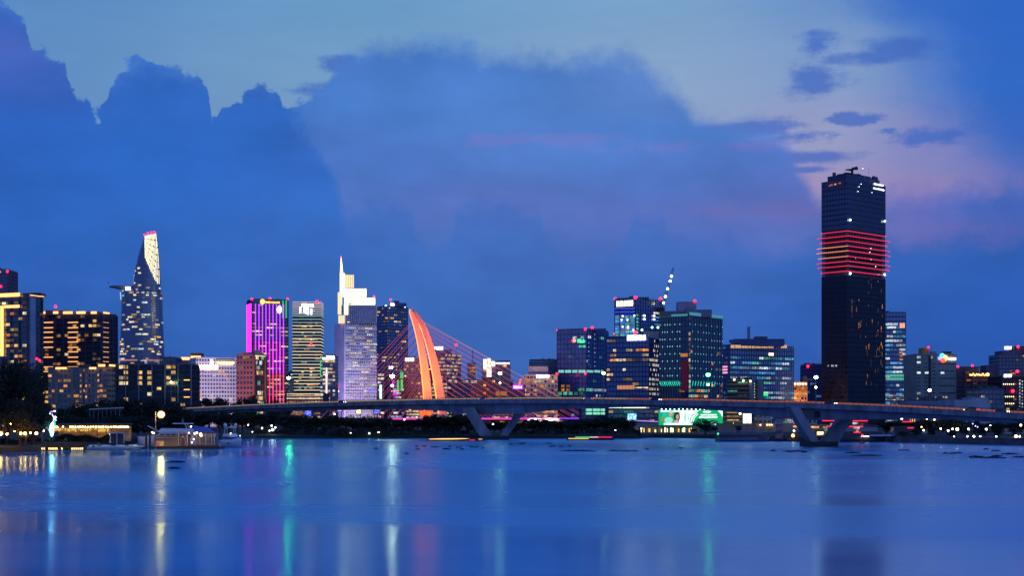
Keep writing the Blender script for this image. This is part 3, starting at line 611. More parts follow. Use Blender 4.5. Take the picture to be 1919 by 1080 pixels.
T.beacons((752, 570, 1715), (732, 562, 1712)); beacon(T.root, P(759, 574.5, 1708), 1.5, glow('pale_lamp', (220, 255, 230), 4)); beacon(T.root, P(723, 574, 1705), 1.3, glow('pale_lamp', (220, 255, 230), 4))
m = MB()
for k in range(22): m.box(T.faces[0].at(T.faces[0].w*.98, Z(578+k*6, 1700), .6), (1, .5, 1.6), T.faces[0].rz)
m.build('corner_light', LITS['d'], T.root); T.parapet(1); T.done()
T = Tower('office_block', 'grey gridded office block with a white sign just left of the orange pylon', 'building', 757, None, 792, 671, 1500, style='punched', mats=[mat('grey_render', (.3, .3, .33), .8), G_DARK], fh=3.6, bay=2.4)
T.light(0, .14, 'wdy', run=1); T.sign(0, 760, 671.5, 776, 677.5, SIGNW, .5, seed=12, glyphs=7); T.light(0, .6, 'y', za=2, zb=22, run=2); T.plant(758, 778, 669, CONC, 4); T.done()
T = Tower('shop_building', 'low building covered in magenta and green signs below the white signed skyscraper', 'building', 732, None, 757, 706, 1470, mats=[G_INK, FRAME])
for k, (x0, y0, x1, y1, c) in enumerate(((735, 712, 739, 728, (230, 40, 220)), (744, 713, 748, 735, (20, 210, 110)), (750, 698, 756, 710, (20, 200, 110)), (751, 712, 755, 733, (30, 220, 120)), (733, 732, 748, 735, (255, 190, 220)), (736, 738, 746, 742, (220, 40, 230)))):
    T.spot(0, x0, y0, x1, y1, glow('sign_%d' % k, c, 1.0), 'sign_panel', .4, .4)
T.sign(0, 729, 687, 737, 692, SIGNW, .6, seed=31, glyphs=3); T.light(0, .3, 'cv', run=1); T.done()
T = Tower('office_tower', 'narrow tower with a tall bright mint light column left of the orange pylon', 'building', 708, None, 720, 700, 1480, mats=[G_GREY, FRAME]); T.spot(0, 711.5, 722, 715.5, 748, glow('mint_light', (190, 255, 225), 2.2), 'light_panel_or_glow_strip', .4, .4); T.light(0, .5, 'yc', run=2); T.done()
# --- right of the pylon
T = Tower('office_tower', 'grey office block with many bright windows and white sign just right of the orange pylon', 'building', 810, 834, 864, 663, 1500, t=.7, style='punched', mats=[mat('blue_grey_render', (.14, .16, .26), .7), G_DARK], fh=3.8, bay=3)
T.light(0, .62, 'cyycd', run=1); T.light(1, .55, 'cyyd', run=1); T.sign(0, 812, 650.5, 831, 656, SIGNW, .6, seed=14, glyphs=8); T.plant(812, 846, 655, SPAN, 6); T.beacons((855, 647, 1310)); MB().tube([P(855, 663, 1510), P(855, 648, 1510)], .2, 4).build('mast', STEEL, T.root); T.done()
T = Tower('office_block', 'low blue grey block with lit top floor and a roof mast right of the pylon', 'building', 846, None, 904, 712, 1455, style='punched', mats=[mat('blue_grey_render2', (.12, .14, .22), .7), G_DARK], fh=3.6, bay=3)
T.light(0, .6, 'cd', za=T.z1-5, zb=T.z1, run=2); T.light(0, .12, 'cd', run=1)
T.plant(876, 892, 680, G_TEAL, 6, 12); m = MB(); Yt = 1475
for dx in (-1.6, 1.6): m.tube([P(886+dx, 690, Yt), P(886, 655, Yt)], .25, 4)
for k in range(5): m.tube([P(885-1.3+k*.2, 685-k*6, Yt), P(887+1.1-k*.2, 682-k*6, Yt)], .15, 4)
m.build('mast', STEEL, T.root); T.spot(0, 878, 688, 890, 691, LITS['a'], 'window', -5.7); T.spot(0, 880, 694, 890, 698, LITS['a'], 'window', -5.7); T.spot(0, 891.5, 682, 892.5, 706, LITS['g'], 'light_strip', .2); T.done()
T = Tower('office_block', 'beige block with a blue sign band and a bright white lettered side tower', 'building', 905, None, 957, 683, 1470, yaw=.06, style='punched', mats=[mat('beige_pink', (.38, .29, .27), .8), G_DARK], fh=4.2, bay=4)
T.plant(929, 956, 676, mat('roof_maroon', (.16, .10, .12), .8), 5); T.spot(0, 928, 679, 956, 684, glow('blue_band', (60, 60, 220), .7), 'sign_panel', .4, .4); T.sign(0, 929, 680, 955, 683, SIGNW, .9, seed=15, glyphs=12)
T.spot(0, 906, 674, 912, 691, SIGNW, 'sign_panel', .5, .6); T.spot(0, 914, 672, 919, 689, SIGNY, 'sign_panel', .5, .6); T.spot(0, 921, 678, 927, 687, SIGNW, 'sign_panel', .5, .6); T.spot(0, 912, 690, 921, 710, glow('panel_white', (255, 250, 235), 1.3), 'light_panel_or_glow_strip', .5, .5)
T.light(0, .12, 'wv', run=1); T.done()
T = Tower('shop_house', 'small brown gabled house front with one warm window below the beige block', 'house', 900, None, 928, 712, 1440, style='punched', mats=[mat('brown_render', (.16, .11, .09), .8), G_DARK], depth=14); T.light(0, .25, 'wa', run=1); T.plant(906, 922, 707, mat('brown_tile', (.12, .06, .05), .9), 2, 8, name='roof'); T.done()
T = Tower('shop_house', 'low dim house row with amber ground floor between the beige block and the salmon hotel', 'house', 926, None, 984, 726, 1436, style='punched', mats=[mat('violet_render', (.16, .12, .18), .8), G_DARK], fh=3.4)
T.light(0, .4, 'aw', za=2, zb=20, s1=.5, run=2); T.spot(0, 929, 734, 950, 742, glow('amber_panel', (255, 160, 60), .35), 'light_panel_or_glow_strip', .3); T.spot(0, 961, 722, 980, 730, glow('violet_sign', (190, 60, 255), 1.6), 'sign_panel', .8, .5); T.sign(0, 963, 724.5, 978, 728, SIGNW, 1.6, seed=17, glyphs=7)
MB().tube([P(973, 722, 1434), P(976, 711, 1434)], 1.0, 6).build('light_strip', glow('orange_strip', (255, 90, 50), 2), T.root); T.parapet(.8); T.done()
T = Tower('office_block', 'dark flat roofed glass block standing behind the salmon floodlit hotel', 'building', 993, None, 1046, 676, 1640, mats=[G_TEAL, FRAME]); T.parapet(); T.light(0, .05, 'b'); T.done()
SAL = mat('salmon_stone', (.68, .55, .50), .85, var=.08)
T = Tower('hotel', 'pale salmon floodlit hotel with square upper block and small white sign', 'hotel', 980, None, 1045, 704, 1440, yaw=-.04, style='punched', mats=[SAL, mat('hotel_pane2', (.10, .07, .07), .4)], fh=4.6, bay=3.5)
T.light(0, .28, 'wayd', run=1, h=.45); T.plant(990, 1027, 687, mat('salmon_dim', (.5, .42, .45), .85), 5, 14); T.plant(984, 1043, 702.3, SAL, 1, 20, name='cornice'); T.sign(0, 1005, 703.5, 1029.5, 708.5, SIGNW, .6, seed=18, glyphs=8); beacon(T.root, P(1044, 701, 1439), 1.1); T.done()

# --- cluster of blue glass towers
T = Tower('office_tower', 'dark blue glass tower with a red and green bank sign and one bright floor', 'office tower', 1044, 1098, 1140, 618, 1450, t=.55, mats=[G_BLUE, FRAME], fh=5.0, bay=4)
T.light(0, .06, 'bge', run=2); T.light(1, .08, 'gce', run=2)
for a, b in ((1047, 1057), (1059, 1071), (1073, 1082), (1084, 1097)): T.spot(0, a, 694, b, 699, glow('mint_floor', (150, 235, 220), .75), 'window', .4)
for a, b in ((1099, 1111), (1113, 1124), (1126, 1129)): T.spot(1, a, 694, b, 699, glow('mint_floor', (150, 235, 220), .75), 'window', .4)
T.spot(1, 1098.5, 728, 1110, 734, LITS['g'], 'window', .4); T.spot(1, 1112, 729, 1137, 734.5, LITS['c'], 'window', .4); T.spot(0, 1084, 728, 1095, 733, LITS['g'], 'window', .4)
for x, y in ((1052, 722), (1062, 722), (1052, 729), (1062, 729)): T.spot(0, x, y, x+6, y+5, LITS['a'], 'window', .4)
for k in range(5): T.spot(0, 1046+k*10, 735, 1053+k*10, 741, LITS['g'], 'window', .4)
for k in range(8): pane('window', T.root, T.faces[1].at(T.faces[1].hit(1103, 650)[0], Z(627+k*8, 1455), .4), 1.2, 1.0, T.faces[1].rz, LITS['c']); pane('window', T.root, T.faces[1].at(T.faces[1].hit(1114, 650)[0], Z(627+k*8.5, 1460), .4), 1.2, 1.2, T.faces[1].rz, LITS['c'])
T.sign(0, 1082, 636, 1096, 643, glow('green_sign', (60, 255, 140), 2.2), .7, word='VPBank'); T.spot(0, 1074, 631, 1081, 635, LITS['c'], 'sign_panel', .5, .3); T.spot(0, 1089, 630.5, 1094, 635, LITS['c'], 'sign_panel', .5, .3)
p = T.faces[0].at(T.faces[0].hit(1077, 639.5)[0], Z(639.5, 1462), .8); MB().ball(p, 1.7, 8, sz=(1, .4, 1)).build('emblem', glow('red_white', (255, 120, 120), 3), T.root); MB().ball(p+Vector((-1.2, .5, 0)), 1.9, 8, sz=(1, .3, 1.1)).build('emblem', glow('red_sign', (255, 40, 60), 2), T.root)
T.plant(1095, 1136, 616, SPAN, 10); T.beacons((1045, 619.5, 1470), (1097, 617.5, 1449), (1110, 614.5, 1455), (1044, 700.5, 1470), (1097, 700.5, 1448)); T.parapet(1.4, SPAN); T.done()
T = Tower('office_tower', 'broad blue glass office tower with a white rooftop sign and scattered amber windows', 'office tower', 1137, 1216, 1236, 634, 1120, t=.4, mats=[G_BLUE, FRAME], fh=3.9, bay=2.7)
T.light(0, .10, 'ywda', run=2); T.light(1, .38, 'yyc', run=1); T.light(0, .35, 'gc', za=2, zb=16, s0=.3, run=3)
T.spot(0, 1157, 723, 1189, 730, glow('terrace_amber', (255, 170, 110), .6), 'terrace_window', .4); T.spot(0, 1190, 726, 1215, 728, LITS['y'], 'window', .4)
T.sign(0, 1176, 629, 1211, 638, SIGNW, .9, seed=19, glyphs=8); T.spot(0, 1140, 631, 1175, 634, SPAN, 'parapet', .2, .5); T.plant(1207, 1238, 622, FRAMEL, 16, 10); T.parapet(1, SPAN)
for px, py in ((1222, 614), (1233, 614), (1203, 619)): beacon(T.root, P(px, py, 1135), .9, glow('pale_lamp', (220, 255, 230), 4))
T.done()
NEON = glow('blue_neon', (80, 90, 255), 1.0)
T = Tower('office_tower', 'unfinished blue lit glass tower with warm rooftop sign beside the crane', 'office tower', 1152, 1191, 1242, 559, 1350, t=.8, mats=[G_BLUE, FRAME], fh=3.7, bay=4.5)
for k in range(9):
    for a, b in ((1153.3, 1161), (1163, 1171), (1172.5, 1180), (1181.5, 1190)):
        y = 578.5+k*6.6; T.spot(0, a, y-.4, b, y+.6, NEON, 'light_strip', .5, .3)
        if 2 <= k: T.spot(0, a, y+1.4, b, y+6, LITS[random.Random(k*7+int(a)).choice('bbgbbcg')], 'window', .35)
for x, y in ((1168, 593), (1166, 600), (1177, 600), (1168, 613), (1178, 613), (1190, 592), (1188, 619)): T.spot(0, x-1, y-1.3, x+1, y+1.3, SIGNW, 'work_lamp', .9, .4)
for k in range(7): T.spot(1, 1191.8, 589+k*6.4, 1196, 593+k*6.4, LITS['g'], 'window', .35)
for y in (592, 598.5): T.spot(1, 1205, y-1.6, 1208, y+1.6, SIGNW, 'work_lamp', .6, .4); T.spot(1, 1223, y-1, 1226, y+2, SIGNW, 'work_lamp', .6, .4)
T.spot(1, 1224, 585, 1236, 589.5, LITS['y'], 'window', .4)
for k in range(4): T.spot(1, 1225, 592+k*6.5, 1239, 593.3+k*6.5, NEON, 'light_strip', .5, .3); T.spot(1, 1227, 594+k*6.5, 1239, 597+k*6.5, LITS['b'], 'window', .35)
T.sign(0, 1156, 565, 1187, 573.5, SIGNY, .6, seed=20, glyphs=9); T.plant(1198, 1216, 557, SPAN, 12); T.parapet(1, SPAN)
T.beacons((1153.5, 561, 1370), (1191, 558, 1349), (1238, 560.5, 1385), (1157, 620, 1365), (1191, 624, 1349), (1153, 626, 1368), r=1.5); T.done()
# construction crane leaning above it
Yt = 1380; root = thing('tower_crane', 'luffing tower crane with a row of bright lamps along its raised jib', 'crane', (X(1242, Yt), Yt, Z(585, Yt)))
def lattice(m, p0, p1, w, n, r=.16):
    p0, p1 = Vector(p0), Vector(p1); d = (p1-p0).normalized(); u = d.cross(Vector((0, 1, 0))).normalized()*w; v = d.cross(u).normalized()*w; cs = [u+v, u-v, -u-v, v-u]
    for c in cs: m.tube([p0+c*.5, p1+c*.35], r, 4)
    for k in range(n):
        a, b = p0+(p1-p0)*k/n, p0+(p1-p0)*(k+1)/n
        for i in range(4): m.tube([a+cs[i]*.48, b+cs[(i+1) % 4]*.46], r*.6, 3)
    return m
lattice(MB(), P(1241, 620, Yt), P(1241, 578, Yt), 2.4, 8).build('mast', BLACK, root); lattice(MB(), P(1241, 581, Yt), P(1262, 502, Yt), 1.9, 14).build('jib', BLACK, root)
MB().box(P(1239, 580, Yt), (7, 3, 3.4)).box(P(1234, 579, Yt), (5, 2.6, 2)).build('cab', BLACK, root); MB().tube([P(1236, 578, Yt), P(1238, 565, Yt), P(1255, 528, Yt)], .15, 4).build('cable', BLACK, root)
for px, py in ((1258.5, 518), (1255.8, 527), (1251, 541.5), (1247, 556), (1243.5, 568)): MB().ball(P(px, py, Yt-2), 1.15, 8).build('lamp', glow('crane_lamp', (255, 250, 190), 12), root)
# --- teal-line tower
TEAL = glow('teal_line', (90, 135, 175), .22); TEALB = glow('teal_lamp', (120, 235, 230), 1.6)
T = Tower('office_tower', 'square dark office tower edged with fine vertical teal light lines', 'office tower', 1236, 1290, 1353.5, 592, 1050, t=.75, mats=[G_DARK, FRAME], fh=4, bay=2.9, band=.15, bandh=.5)
rnd = random.Random(5)
for fi, a, b, n in ((0, 1238, 1289, 12), (1, 1291, 1352, 13)):
    for k in range(n):
        if fi == 0 and 9 <= k <= 11: continue
        px = a+(b-a)*k/(n-1); t = T.faces[fi].hit(px, 700)[0]
        MB().tube([T.faces[fi].at(t, 5, .7), T.faces[fi].at(t, T.z1-.5, .7)], .10, 4).build('light_line', TEAL, T.root)
        for j in range(11):
            if (j+k) % 2 == 0 or rnd.random() < .15: pane('light_point', T.root, T.faces[fi].at(t, T.z1-6.2-j*5.5, .95), .38, .9, T.faces[fi].rz, TEALB) if j < 9 else None
for fi, a, b, dr in ((0, 1239, 1275, 1), (1, 1291, 1340, -1)):
    for k in range(10):
        px = a+(b-a)*k/9.5; t0 = T.faces[fi].hit(px, 722)[0]; z = Z(718, 1060)
        MB().tube([T.faces[fi].at(t0-dr*.6, z+1.2, 1.0), T.faces[fi].at(t0, z-.6, 1.0), T.faces[fi].at(t0+dr*.9, z-2.2, 1.0)], .26, 4).build('light_strip', glow('teal_fin', (40, 235, 190), 1.1), T.root)
T.spot(0, 1237, 591, 1289, 592.3, glow('teal_edge', (90, 170, 190), .6), 'light_line', .4, .3); T.spot(1, 1291, 591, 1353, 592.3, glow('teal_edge', (90, 170, 190), .6), 'light_line', .4, .3)
T.spot(0, 1276, 663, 1289, 669, glow('core_orange', (255, 160, 80), .5), 'window', .4); T.spot(0, 1277, 676, 1289, 733, glow('core_red', (120, 20, 40), .25), 'light_panel_or_glow_strip', .2)  # core strip given a faint red glow of its own
T.light(1, .8, 'yda', s0=0, s1=.1, run=1, h=.6, off=.25); T.light(1, .1, 'da', za=2, zb=60, run=1); T.light(1, .7, 'yga', za=2, zb=Z(728, 1050), s0=.0, s1=.6, run=2); T.light(0, .5, 'ga', za=2, zb=Z(728, 1050), s0=.6, run=2)
T.plant(1271, 1305, 565.5, mat('plant_pink', (.42, .34, .42), .8), 14, 14); T.plant(1305, 1334, 580.5, mat('plant_violet', (.24, .22, .30), .8), 14, 12); T.plant(1238, 1276, 583.5, mat('louvre_red', (.26, .17, .2), .7), 8, 10); T.plant(1284, 1300, 579, G_DARK, 6, 6)
beacon(T.root, P(1302, 564.5, 1064), 1.0); T.parapet(1.0, FRAME, False); T.done()
# --- cyan windowed office with curved roof
T = Tower('office_tower', 'wide blue office block with a warm lit top floor and cool cyan window rows', 'office tower', 1353, 1368, 1487, 648, 1150, t=1.6, mats=[G_BLUE, SPAN], fh=4.0, bay=2.6, bandh=1.4)
T.light(1, .5, 'bcgcbe', run=4, h=.45, zb=T.z1-8); T.light(0, .2, 'be', run=2)
for a, b in ((1369, 1376), (1377, 1388), (1389, 1401), (1402, 1407), (1408, 1414), (1415, 1425), (1426, 1437), (1438, 1449), (1463, 1474)): T.spot(1, a, 647, b, 653, glow('top_amber', (255, 190, 120), .75), 'window', .4)
T.spot(1, 1440, 662, 1449, 667, SIGNY, 'window', .5); T.spot(1, 1368.5, 637, 1471, 646, SPAN, 'attic', -1.4, 1.2); T.plant(1416, 1438, 631, CONCD, 10); T.plant(1376, 1470, 635.5, SPAN, 6, 20); MB().box(P(1403, 624, 1170), (2.2, 2.2, 10)).build('chimney', FRAMEL, T.root)
for y in (688, 693.5, 699): T.spot(0, 1354.5, y-1.2, 1364, y+1.2, glow('pink_neon', (255, 150, 190), 1.6), 'light_strip', .5, .4)
T.parapet(1, SPAN); T.done()
T = Tower('parking_building', 'small open parking block with pale slabs and lamps in front of the cyan windowed office', 'parking building', 1363, 1402, 1425, 714, 1000, t=.4, mats=[mat('parking_dark', (.05, .06, .05), .8), mat('olive_slab', (.22, .22, .14), .8)], fh=2.9, bay=8, band=.5, bandh=1.0, mull=0)
T.light(0, .3, 'dyg', run=1, h=.3); T.spot(1, 1403, 712, 1408, 760, CONC, 'stair_tower', .3, 2); T.spot(1, 1418, 712, 1425, 760, CONC, 'stair_tower', .3, 2)
for k in range(6): T.spot(1, 1409.5, 718+k*5.2, 1412, 720.2+k*5.2, SIGNY, 'stair_lamp', .6, .3)
for px, py in ((1376, 712), (1393, 714), (1406, 715)): beacon(T.root, P(px, py, 999), .7, glow('lamp_warm_small', (255, 220, 160), 8))
T.spot(1, 1425.5, 737, 1437, 743, glow('green_sign3', (40, 230, 110), 1.2), 'sign_panel', .5, .4); T.parapet(.8); T.done()
T = Tower('classical_building', 'orange floodlit building with arched front and small dome beside the dark skyscraper', 'building', 1487, None, 1513, 716, 1200, style='punched', mats=[mat('orange_stone', (.55, .26, .13), .8), G_DARK], fh=4, bay=3)
for px in (1490, 1495, 1500, 1505, 1510): MB().ball(P(px, 720, 1198), .8, 6).build('flood_lamp', glow('flood_lamp', (255, 225, 185), 5), T.root)
m = MB()
for k in range(3): m.add([P(1491+k*7, 733, 1198), P(1498+k*7, 733, 1198), P(1494.5+k*7, 722, 1198), P(1491+k*7, 733, 1204), P(1498+k*7, 733, 1204), P(1494.5+k*7, 722, 1204)], [(0, 1, 2), (5, 4, 3), (0, 2, 5, 3), (2, 1, 4, 5), (1, 0, 3, 4)])
m.build('gable', mat('orange_tile', (.5, .2, .08), .8), T.root); MB().ball(P(1508.5, 715, 1206), 2.6, 12, sz=(1, 1, 1.9)).build('dome', mat('orange_tile', (.5, .2, .08), .8), T.root); T.light(0, .5, 'aw', run=1); T.done()
T = Tower('office_block', 'plain violet blue slab block immediately left of the dark skyscraper', 'building', 1512, None, 1541, 685, 1320, mats=[G_BLUE, SPAN]); T.light(0, .08, 'e'); T.beacons((1514, 687, 1318)); T.parapet(); T.done()

# --- tall dark skyscraper with red lit belt
T = Tower('skyscraper', 'tallest dark skyscraper with a belt of glowing red lines around its upper part', 'skyscraper', 1540, 1588, 1659, 516, 1200, t=1.1, mats=[G_INK, mat('ink_frame', (.018, .02, .045), .4)], fh=4.2, bay=1.5, band=.12, bandh=.9, mull=.10)
zt, zm, zl = Z(335, 1200), Z(430, 1200), T.z1
T.body(zm, zt, 'curtain', [glass('upper_glass', (.02, .03, .14), .14, .5, 2.2), mat('ink_frame', (.018, .02, .045), .4)], .12, .9, .10, name='upper_shaft')
m = MB(); m.prism(T.grown(-2.2), zl, zm)
nb = 10
for k in range(nb+1): m.prism(T.grown(-.3), zl+.02+k*(zm-zl-.6)/nb, zl+.5+k*(zm-zl-.6)/nb, 1)
for i in range(4):
    fc = Face(T.poly[i], T.poly[(i+1) % 4])
    for k in range(13): m.box(fc.at(fc.w*k/12*.98+.3, (zl+zm)/2, -.9), (.7, .7, zm-zl-.1), fc.rz, 1)
m.build('belt', [G_INK, CONCD], T.root)
REDL = glow('red_line', (255, 40, 85), 1.2); ORL = glow('orange_line', (255, 150, 100), 1.2)
for k, y in enumerate((433, 443, 452, 462, 471, 481, 490.5, 499, 508.5)):
    z = Z(y, 1200); g = (1.0, 4.6, 2.2, 4.8, 5.2, 3.6, 5.0, 4.4, 1.2)[k]; po = T.grown(g*.6)
    for i in range(4):
        a, b = po[i], po[(i+1) % 4]; d = (b-a).normalized(); e0 = -.6 if k not in (0, 8) else 0
        MB().tube([(a.x, a.y, z), (b.x, b.y, z)], .27, 6).build('light_strip', ORL if i == 0 and k in (3, 4, 5) else REDL, T.root)
    MB().prism(T.grown(g*.6-1.2), z-.7, z-.3).build('ledge', CONCD, T.root)
m = MB(); po = T.grown(-3.5); m.prism(po, zt+.02, Z(328, 1210)); m.prism([p+(T.c-p)*.35 for p in po], Z(327.5, 1210), Z(324, 1215)); r2 = random.Random(3)
for k in range(26):
    u, v = r2.random(), r2.random(); p = po[0]+(po[1]-po[0])*u+(po[3]-po[0])*v; m.box((p.x, p.y, Z(327, 1210)+1), (2.5, 2.5, r2.uniform(1, 3.4)))
m.build('roof', mat('roof_blue', (.05, .06, .13), .7), T.root)
m = MB(); Yt = 1215; m.tube([P(1597, 330, Yt), P(1597, 319, Yt)], 1.1, 6); m.tube([P(1584, 318, Yt), P(1596, 318.5, Yt), P(1606, 313, Yt)], [.4, 1.2, .9], 6); m.box(P(1602, 316, Yt), (5, 2, 2)); m.build('maintenance_crane', BLACK, T.root)
for k, (a, b) in enumerate(((1637, 1655), (1636, 1656.5))): T.sign(1, a, (343.5, 351.5)[k], b, (349.5, 358)[k], SIGNW, .6, seed=40+k, glyphs=7)
T.spot(0, 1547, 341, 1583, 350, mat('terrace_recess', (.10, .09, .14), .8), 'terrace', .25, .2)
for px, py, w in ((1554, 348.5, 3), (1557, 347, 4), (1564, 345.5, 4), (1572, 343.5, 5)): T.spot(0, px, py-1, px+w, py+1, LITS['a'], 'terrace_window', .7)
for px, py in ((1591, 412.5), (1656, 415), (1591, 513), (1655.5, 515)): beacon(T.root, T.faces[1].at(T.faces[1].hit(px, py)[0], T.faces[1].hit(px, py)[1], 1.2), .85, glow('lamp_cool_small', (225, 250, 235), 10))
for px, py in ((1609, 330), (1615, 331), (1632, 333), (1655, 334), (1628, 314), (1613, 345), (1609, 350), (1607, 359), (1633, 361), (1646, 515), (1631, 466), (1629, 473), (1602, 484), (1631, 487), (1640, 500)): 
    f1 = T.faces[1]; q = f1.hit(px, py); beacon(T.root, f1.at(q[0], q[1], .6 if py > 336 else -6), .28, glow('lamp_tiny', (235, 240, 255), 6))
MB().tube([P(1628, 327, 1222), P(1628, 314.5, 1222)], .12, 4).build('mast', STEEL, T.root)
for k in range(3): T.spot(0, 1551+k*7.5, 684.5, 1554+k*7.5+k % 2*2, 687.5, LITS['c'], 'window', .4)
rnd = random.Random(12)
for k in range(62):  # thin upright amber streaks on the glass, set as glowing slivers
    px = rnd.choice((1623, 1625, 1627, 1632, 1634, 1642, 1645, 1651, 1653, 1609, 1612, 1596)) if rnd.random() < .8 else rnd.uniform(1592, 1656); py = rnd.uniform(520, 720) if px > 1620 else rnd.uniform(560, 640)
    h = rnd.uniform(2, 11); T.spot(1, px-.35, py, px+.35, py+h, LITS['d' if rnd.random() < .6 else 'a'], 'window', .3)
for px, py, w in ((1634, 557, 9), (1632, 573, 4), (1610, 607, 8), (1638, 668, 9), (1596, 565, 6)): T.spot(1, px, py, px+w, py+1, LITS['d'], 'window', .3)
T.done()
T = Tower('office_tower', 'blue glass tower with mint lit floors tucked right behind the dark skyscraper', 'office tower', 1650, None, 1697, 587, 1350, mats=[G_BLUE, SPAN], fh=4.2, bay=3, bandh=1.2, yaw=-.05)
T.light(0, .40, 'bcceb', run=3, h=.5, zb=T.z1-12)
for y in (702, 708.5): T.spot(0, 1660, y, 1696, y+4.6, glow('mint_floor2', (110, 220, 190), .6), 'window', .45)
T.spot(0, 1660, 606, 1682, 610, LITS['c'], 'window', .45); T.sign(0, 1686, 606, 1696, 615, glow('orange_pale', (255, 170, 130), 1.2), .6, seed=6, glyphs=2)
for k in range(5): T.spot(0, 1685, 660+k*3+(k % 2)*4, 1692, 662.5+k*3+(k % 2)*4, LITS['a'], 'window', .45)
T.light(0, .6, 'ycc', za=2, zb=30, run=2); T.parapet(1, SPAN); T.plant(1664, 1690, 585.3, SPAN, 5); T.done()
T = Tower('office_block', 'beige office block with slotted windows a yellow lift tower and a coloured round logo', 'office block', 1718, None, 1792, 666, 1000, yaw=.08, style='curtain', mats=[mat('beige_green', (.26, .27, .25), .8), mat('window_slot', (.03, .035, .08), .3)], fh=3.6, bay=50, band=0, mull=0, depth=26)
fc = T.faces[0]
for k in range(11):
    for a, b in ((1719, 1725), (1731, 1738), (1747, 1753), (1759, 1790)): 
        y = 681+k*6.9; T.spot(0, a, y, b, y+1.9, mat('window_slot', (.03, .035, .08), .3), 'window_slot', .04, .1) if not (a == 1759 and k % 2) else None
T.spot(0, 1740, 667, 1744.5, 760, mat('dark_shaft', (.04, .04, .06), .8), 'lift_shaft', .02, .25)  # shaft strip in a dark tone
T.light(0, .10, 'ycc', run=1, h=.4, bay=3); 
for a, b in ((1752, 1755), (1759, 1763), (1765, 1769), (1771, 1775)): T.spot(0, a, 743.5, b, 746.5, LITS['y'], 'window', .3)
for a, b in ((1768, 1771), (1774, 1776), (1779, 1784), (1787, 1790)): T.spot(0, a, 750.5, b, 753.5, LITS['c'], 'window', .3)
T.plant(1728, 1741, 652.5, mat('yellow_wall', (.42, .27, .05), .8), -2.5+4, 9); T.plant(1770, 1783, 659, mat('olive_wall', (.20, .16, .07), .8), 8, 9); beacon(T.root, P(1740, 651.5, 1003), .7)
for px, py, c, r in ((1760, 672, (130, 140, 255), 1.3), (1765, 667, (90, 190, 255), 1.8), (1770, 671.5, (255, 190, 110), 2.2), (1766.5, 675, (255, 80, 50), 2.0)): MB().ball(fc.at(fc.hit(px, py)[0], fc.hit(px, py)[1], .8), r, 10, sz=(1, .3, 1)).build('emblem', glow('logo_%d' % px, c, 2.4), T.root)
T.sign(0, 1777.5, 671, 1791, 675.5, SIGNW, .6, seed=22, glyphs=7); T.parapet(.9, CONC); T.done()
BRN = mat('brown_dusk', (.085, .065, .085), .8)
T = Tower('apartment_tower', 'dark brown stepped block with a warm lit roof terrace', 'apartment block', 1793, None, 1868, 699, 1050, yaw=-.05, style='balcony', mats=[BRN, mat('brown_slab', (.11, .085, .10), .8)], fh=3.3, bay=3)
T.light(0, .05, 'da', run=1, off=.98); T.plant(1793, 1835, 687.5, BRN, 2, 20); T.plant(1848, 1870, 685, mat('violet_wall', (.10, .09, .15), .8), 8, 14); T.spot(0, 1811, 712, 1818, 715, LITS['a'], 'window', 1.2)
for k in range(12): MB().ball(P(1818+k*3, 703-(k % 3)*.9+(1.2 if k % 2 else 0), 1046), .55 if k != 11 else 1.2, 6).build('terrace_lamp', glow('terrace_bulb', (255, 190, 100), 5), T.root)
T.spot(0, 1817, 703, 1853, 705, glow('terrace_glow', (255, 180, 90), .9), 'light_strip', 1.1, .4); T.spot(0, 1809, 697, 1816, 700, LITS['d'], 'window', 1.1); T.beacons((1795, 688, 1050), (1822, 686, 1052), r=.8); T.done()
T = Tower('apartment_tower', 'tall violet grey stepped tower with a white sign at the right edge', 'tower', 1872, None, 1960, 665, 1300, style='punched', mats=[mat('violet_grey', (.12, .115, .19), .8), G_DARK], fh=3.4, bay=3)
T.light(0, .08, 'dwa', run=1); T.plant(1878, 1912, 658, mat('violet_grey', (.12, .115, .19), .8), 2, 20); T.plant(1905, 1960, 649, BRN, 6, 20); T.sign(0, 1883.5, 649.5, 1897, 655, SIGNW, -1.5, seed=23, glyphs=6)
MB().tube([P(1900, 658, 1305), P(1900, 640, 1305)], .25, 4).build('mast', STEEL, T.root); T.beacons((1908, 650.5, 1302)); T.done()
T = Tower('hotel', 'dark hotel at the right edge with rows of warm lamps and a bright white sign', 'hotel', 1878, None, 1960, 706, 960, mats=[G_INK, BRN], fh=3.4, bay=2.5, bandh=.5)
for y in (720.5, 744, 757):
    for k in range(6): T.spot(0, 1879.5+k*3.7, y-1, 1881+k*3.7, y+1, SIGNY, 'lamp', .5, .3)
for k in range(9): T.spot(0, 1909.5, 712+k*6, 1912, 715.5+k*6, LITS['c'], 'window', .45); T.spot(0, 1914.5, 714+k*6, 1916.5, 716.5+k*6, LITS['c'], 'window', .45)
T.sign(0, 1881, 702, 1896, 707.5, SIGNW, .7, seed=24, glyphs=6); T.spot(0, 1894, 699, 1903, 702, LITS['a'], 'window', .3); T.beacons((1906.5, 696.5, 958), (1898, 733.5, 958), r=1.1); T.light(0, .12, 'wd', run=1); T.parapet(.8); T.done()
T = Tower('apartment_block', 'small grey apartment house with few lit windows below the brown stepped block', 'apartment block', 1838, None, 1882, 731, 900, style='punched', mats=[mat('grey_violet', (.16, .14, .19), .85), G_DARK], fh=3.3, bay=2.6); T.light(0, .16, 'yd', run=1); T.plant(1840, 1858, 727, CONCD, 3); T.parapet(.8); T.done()
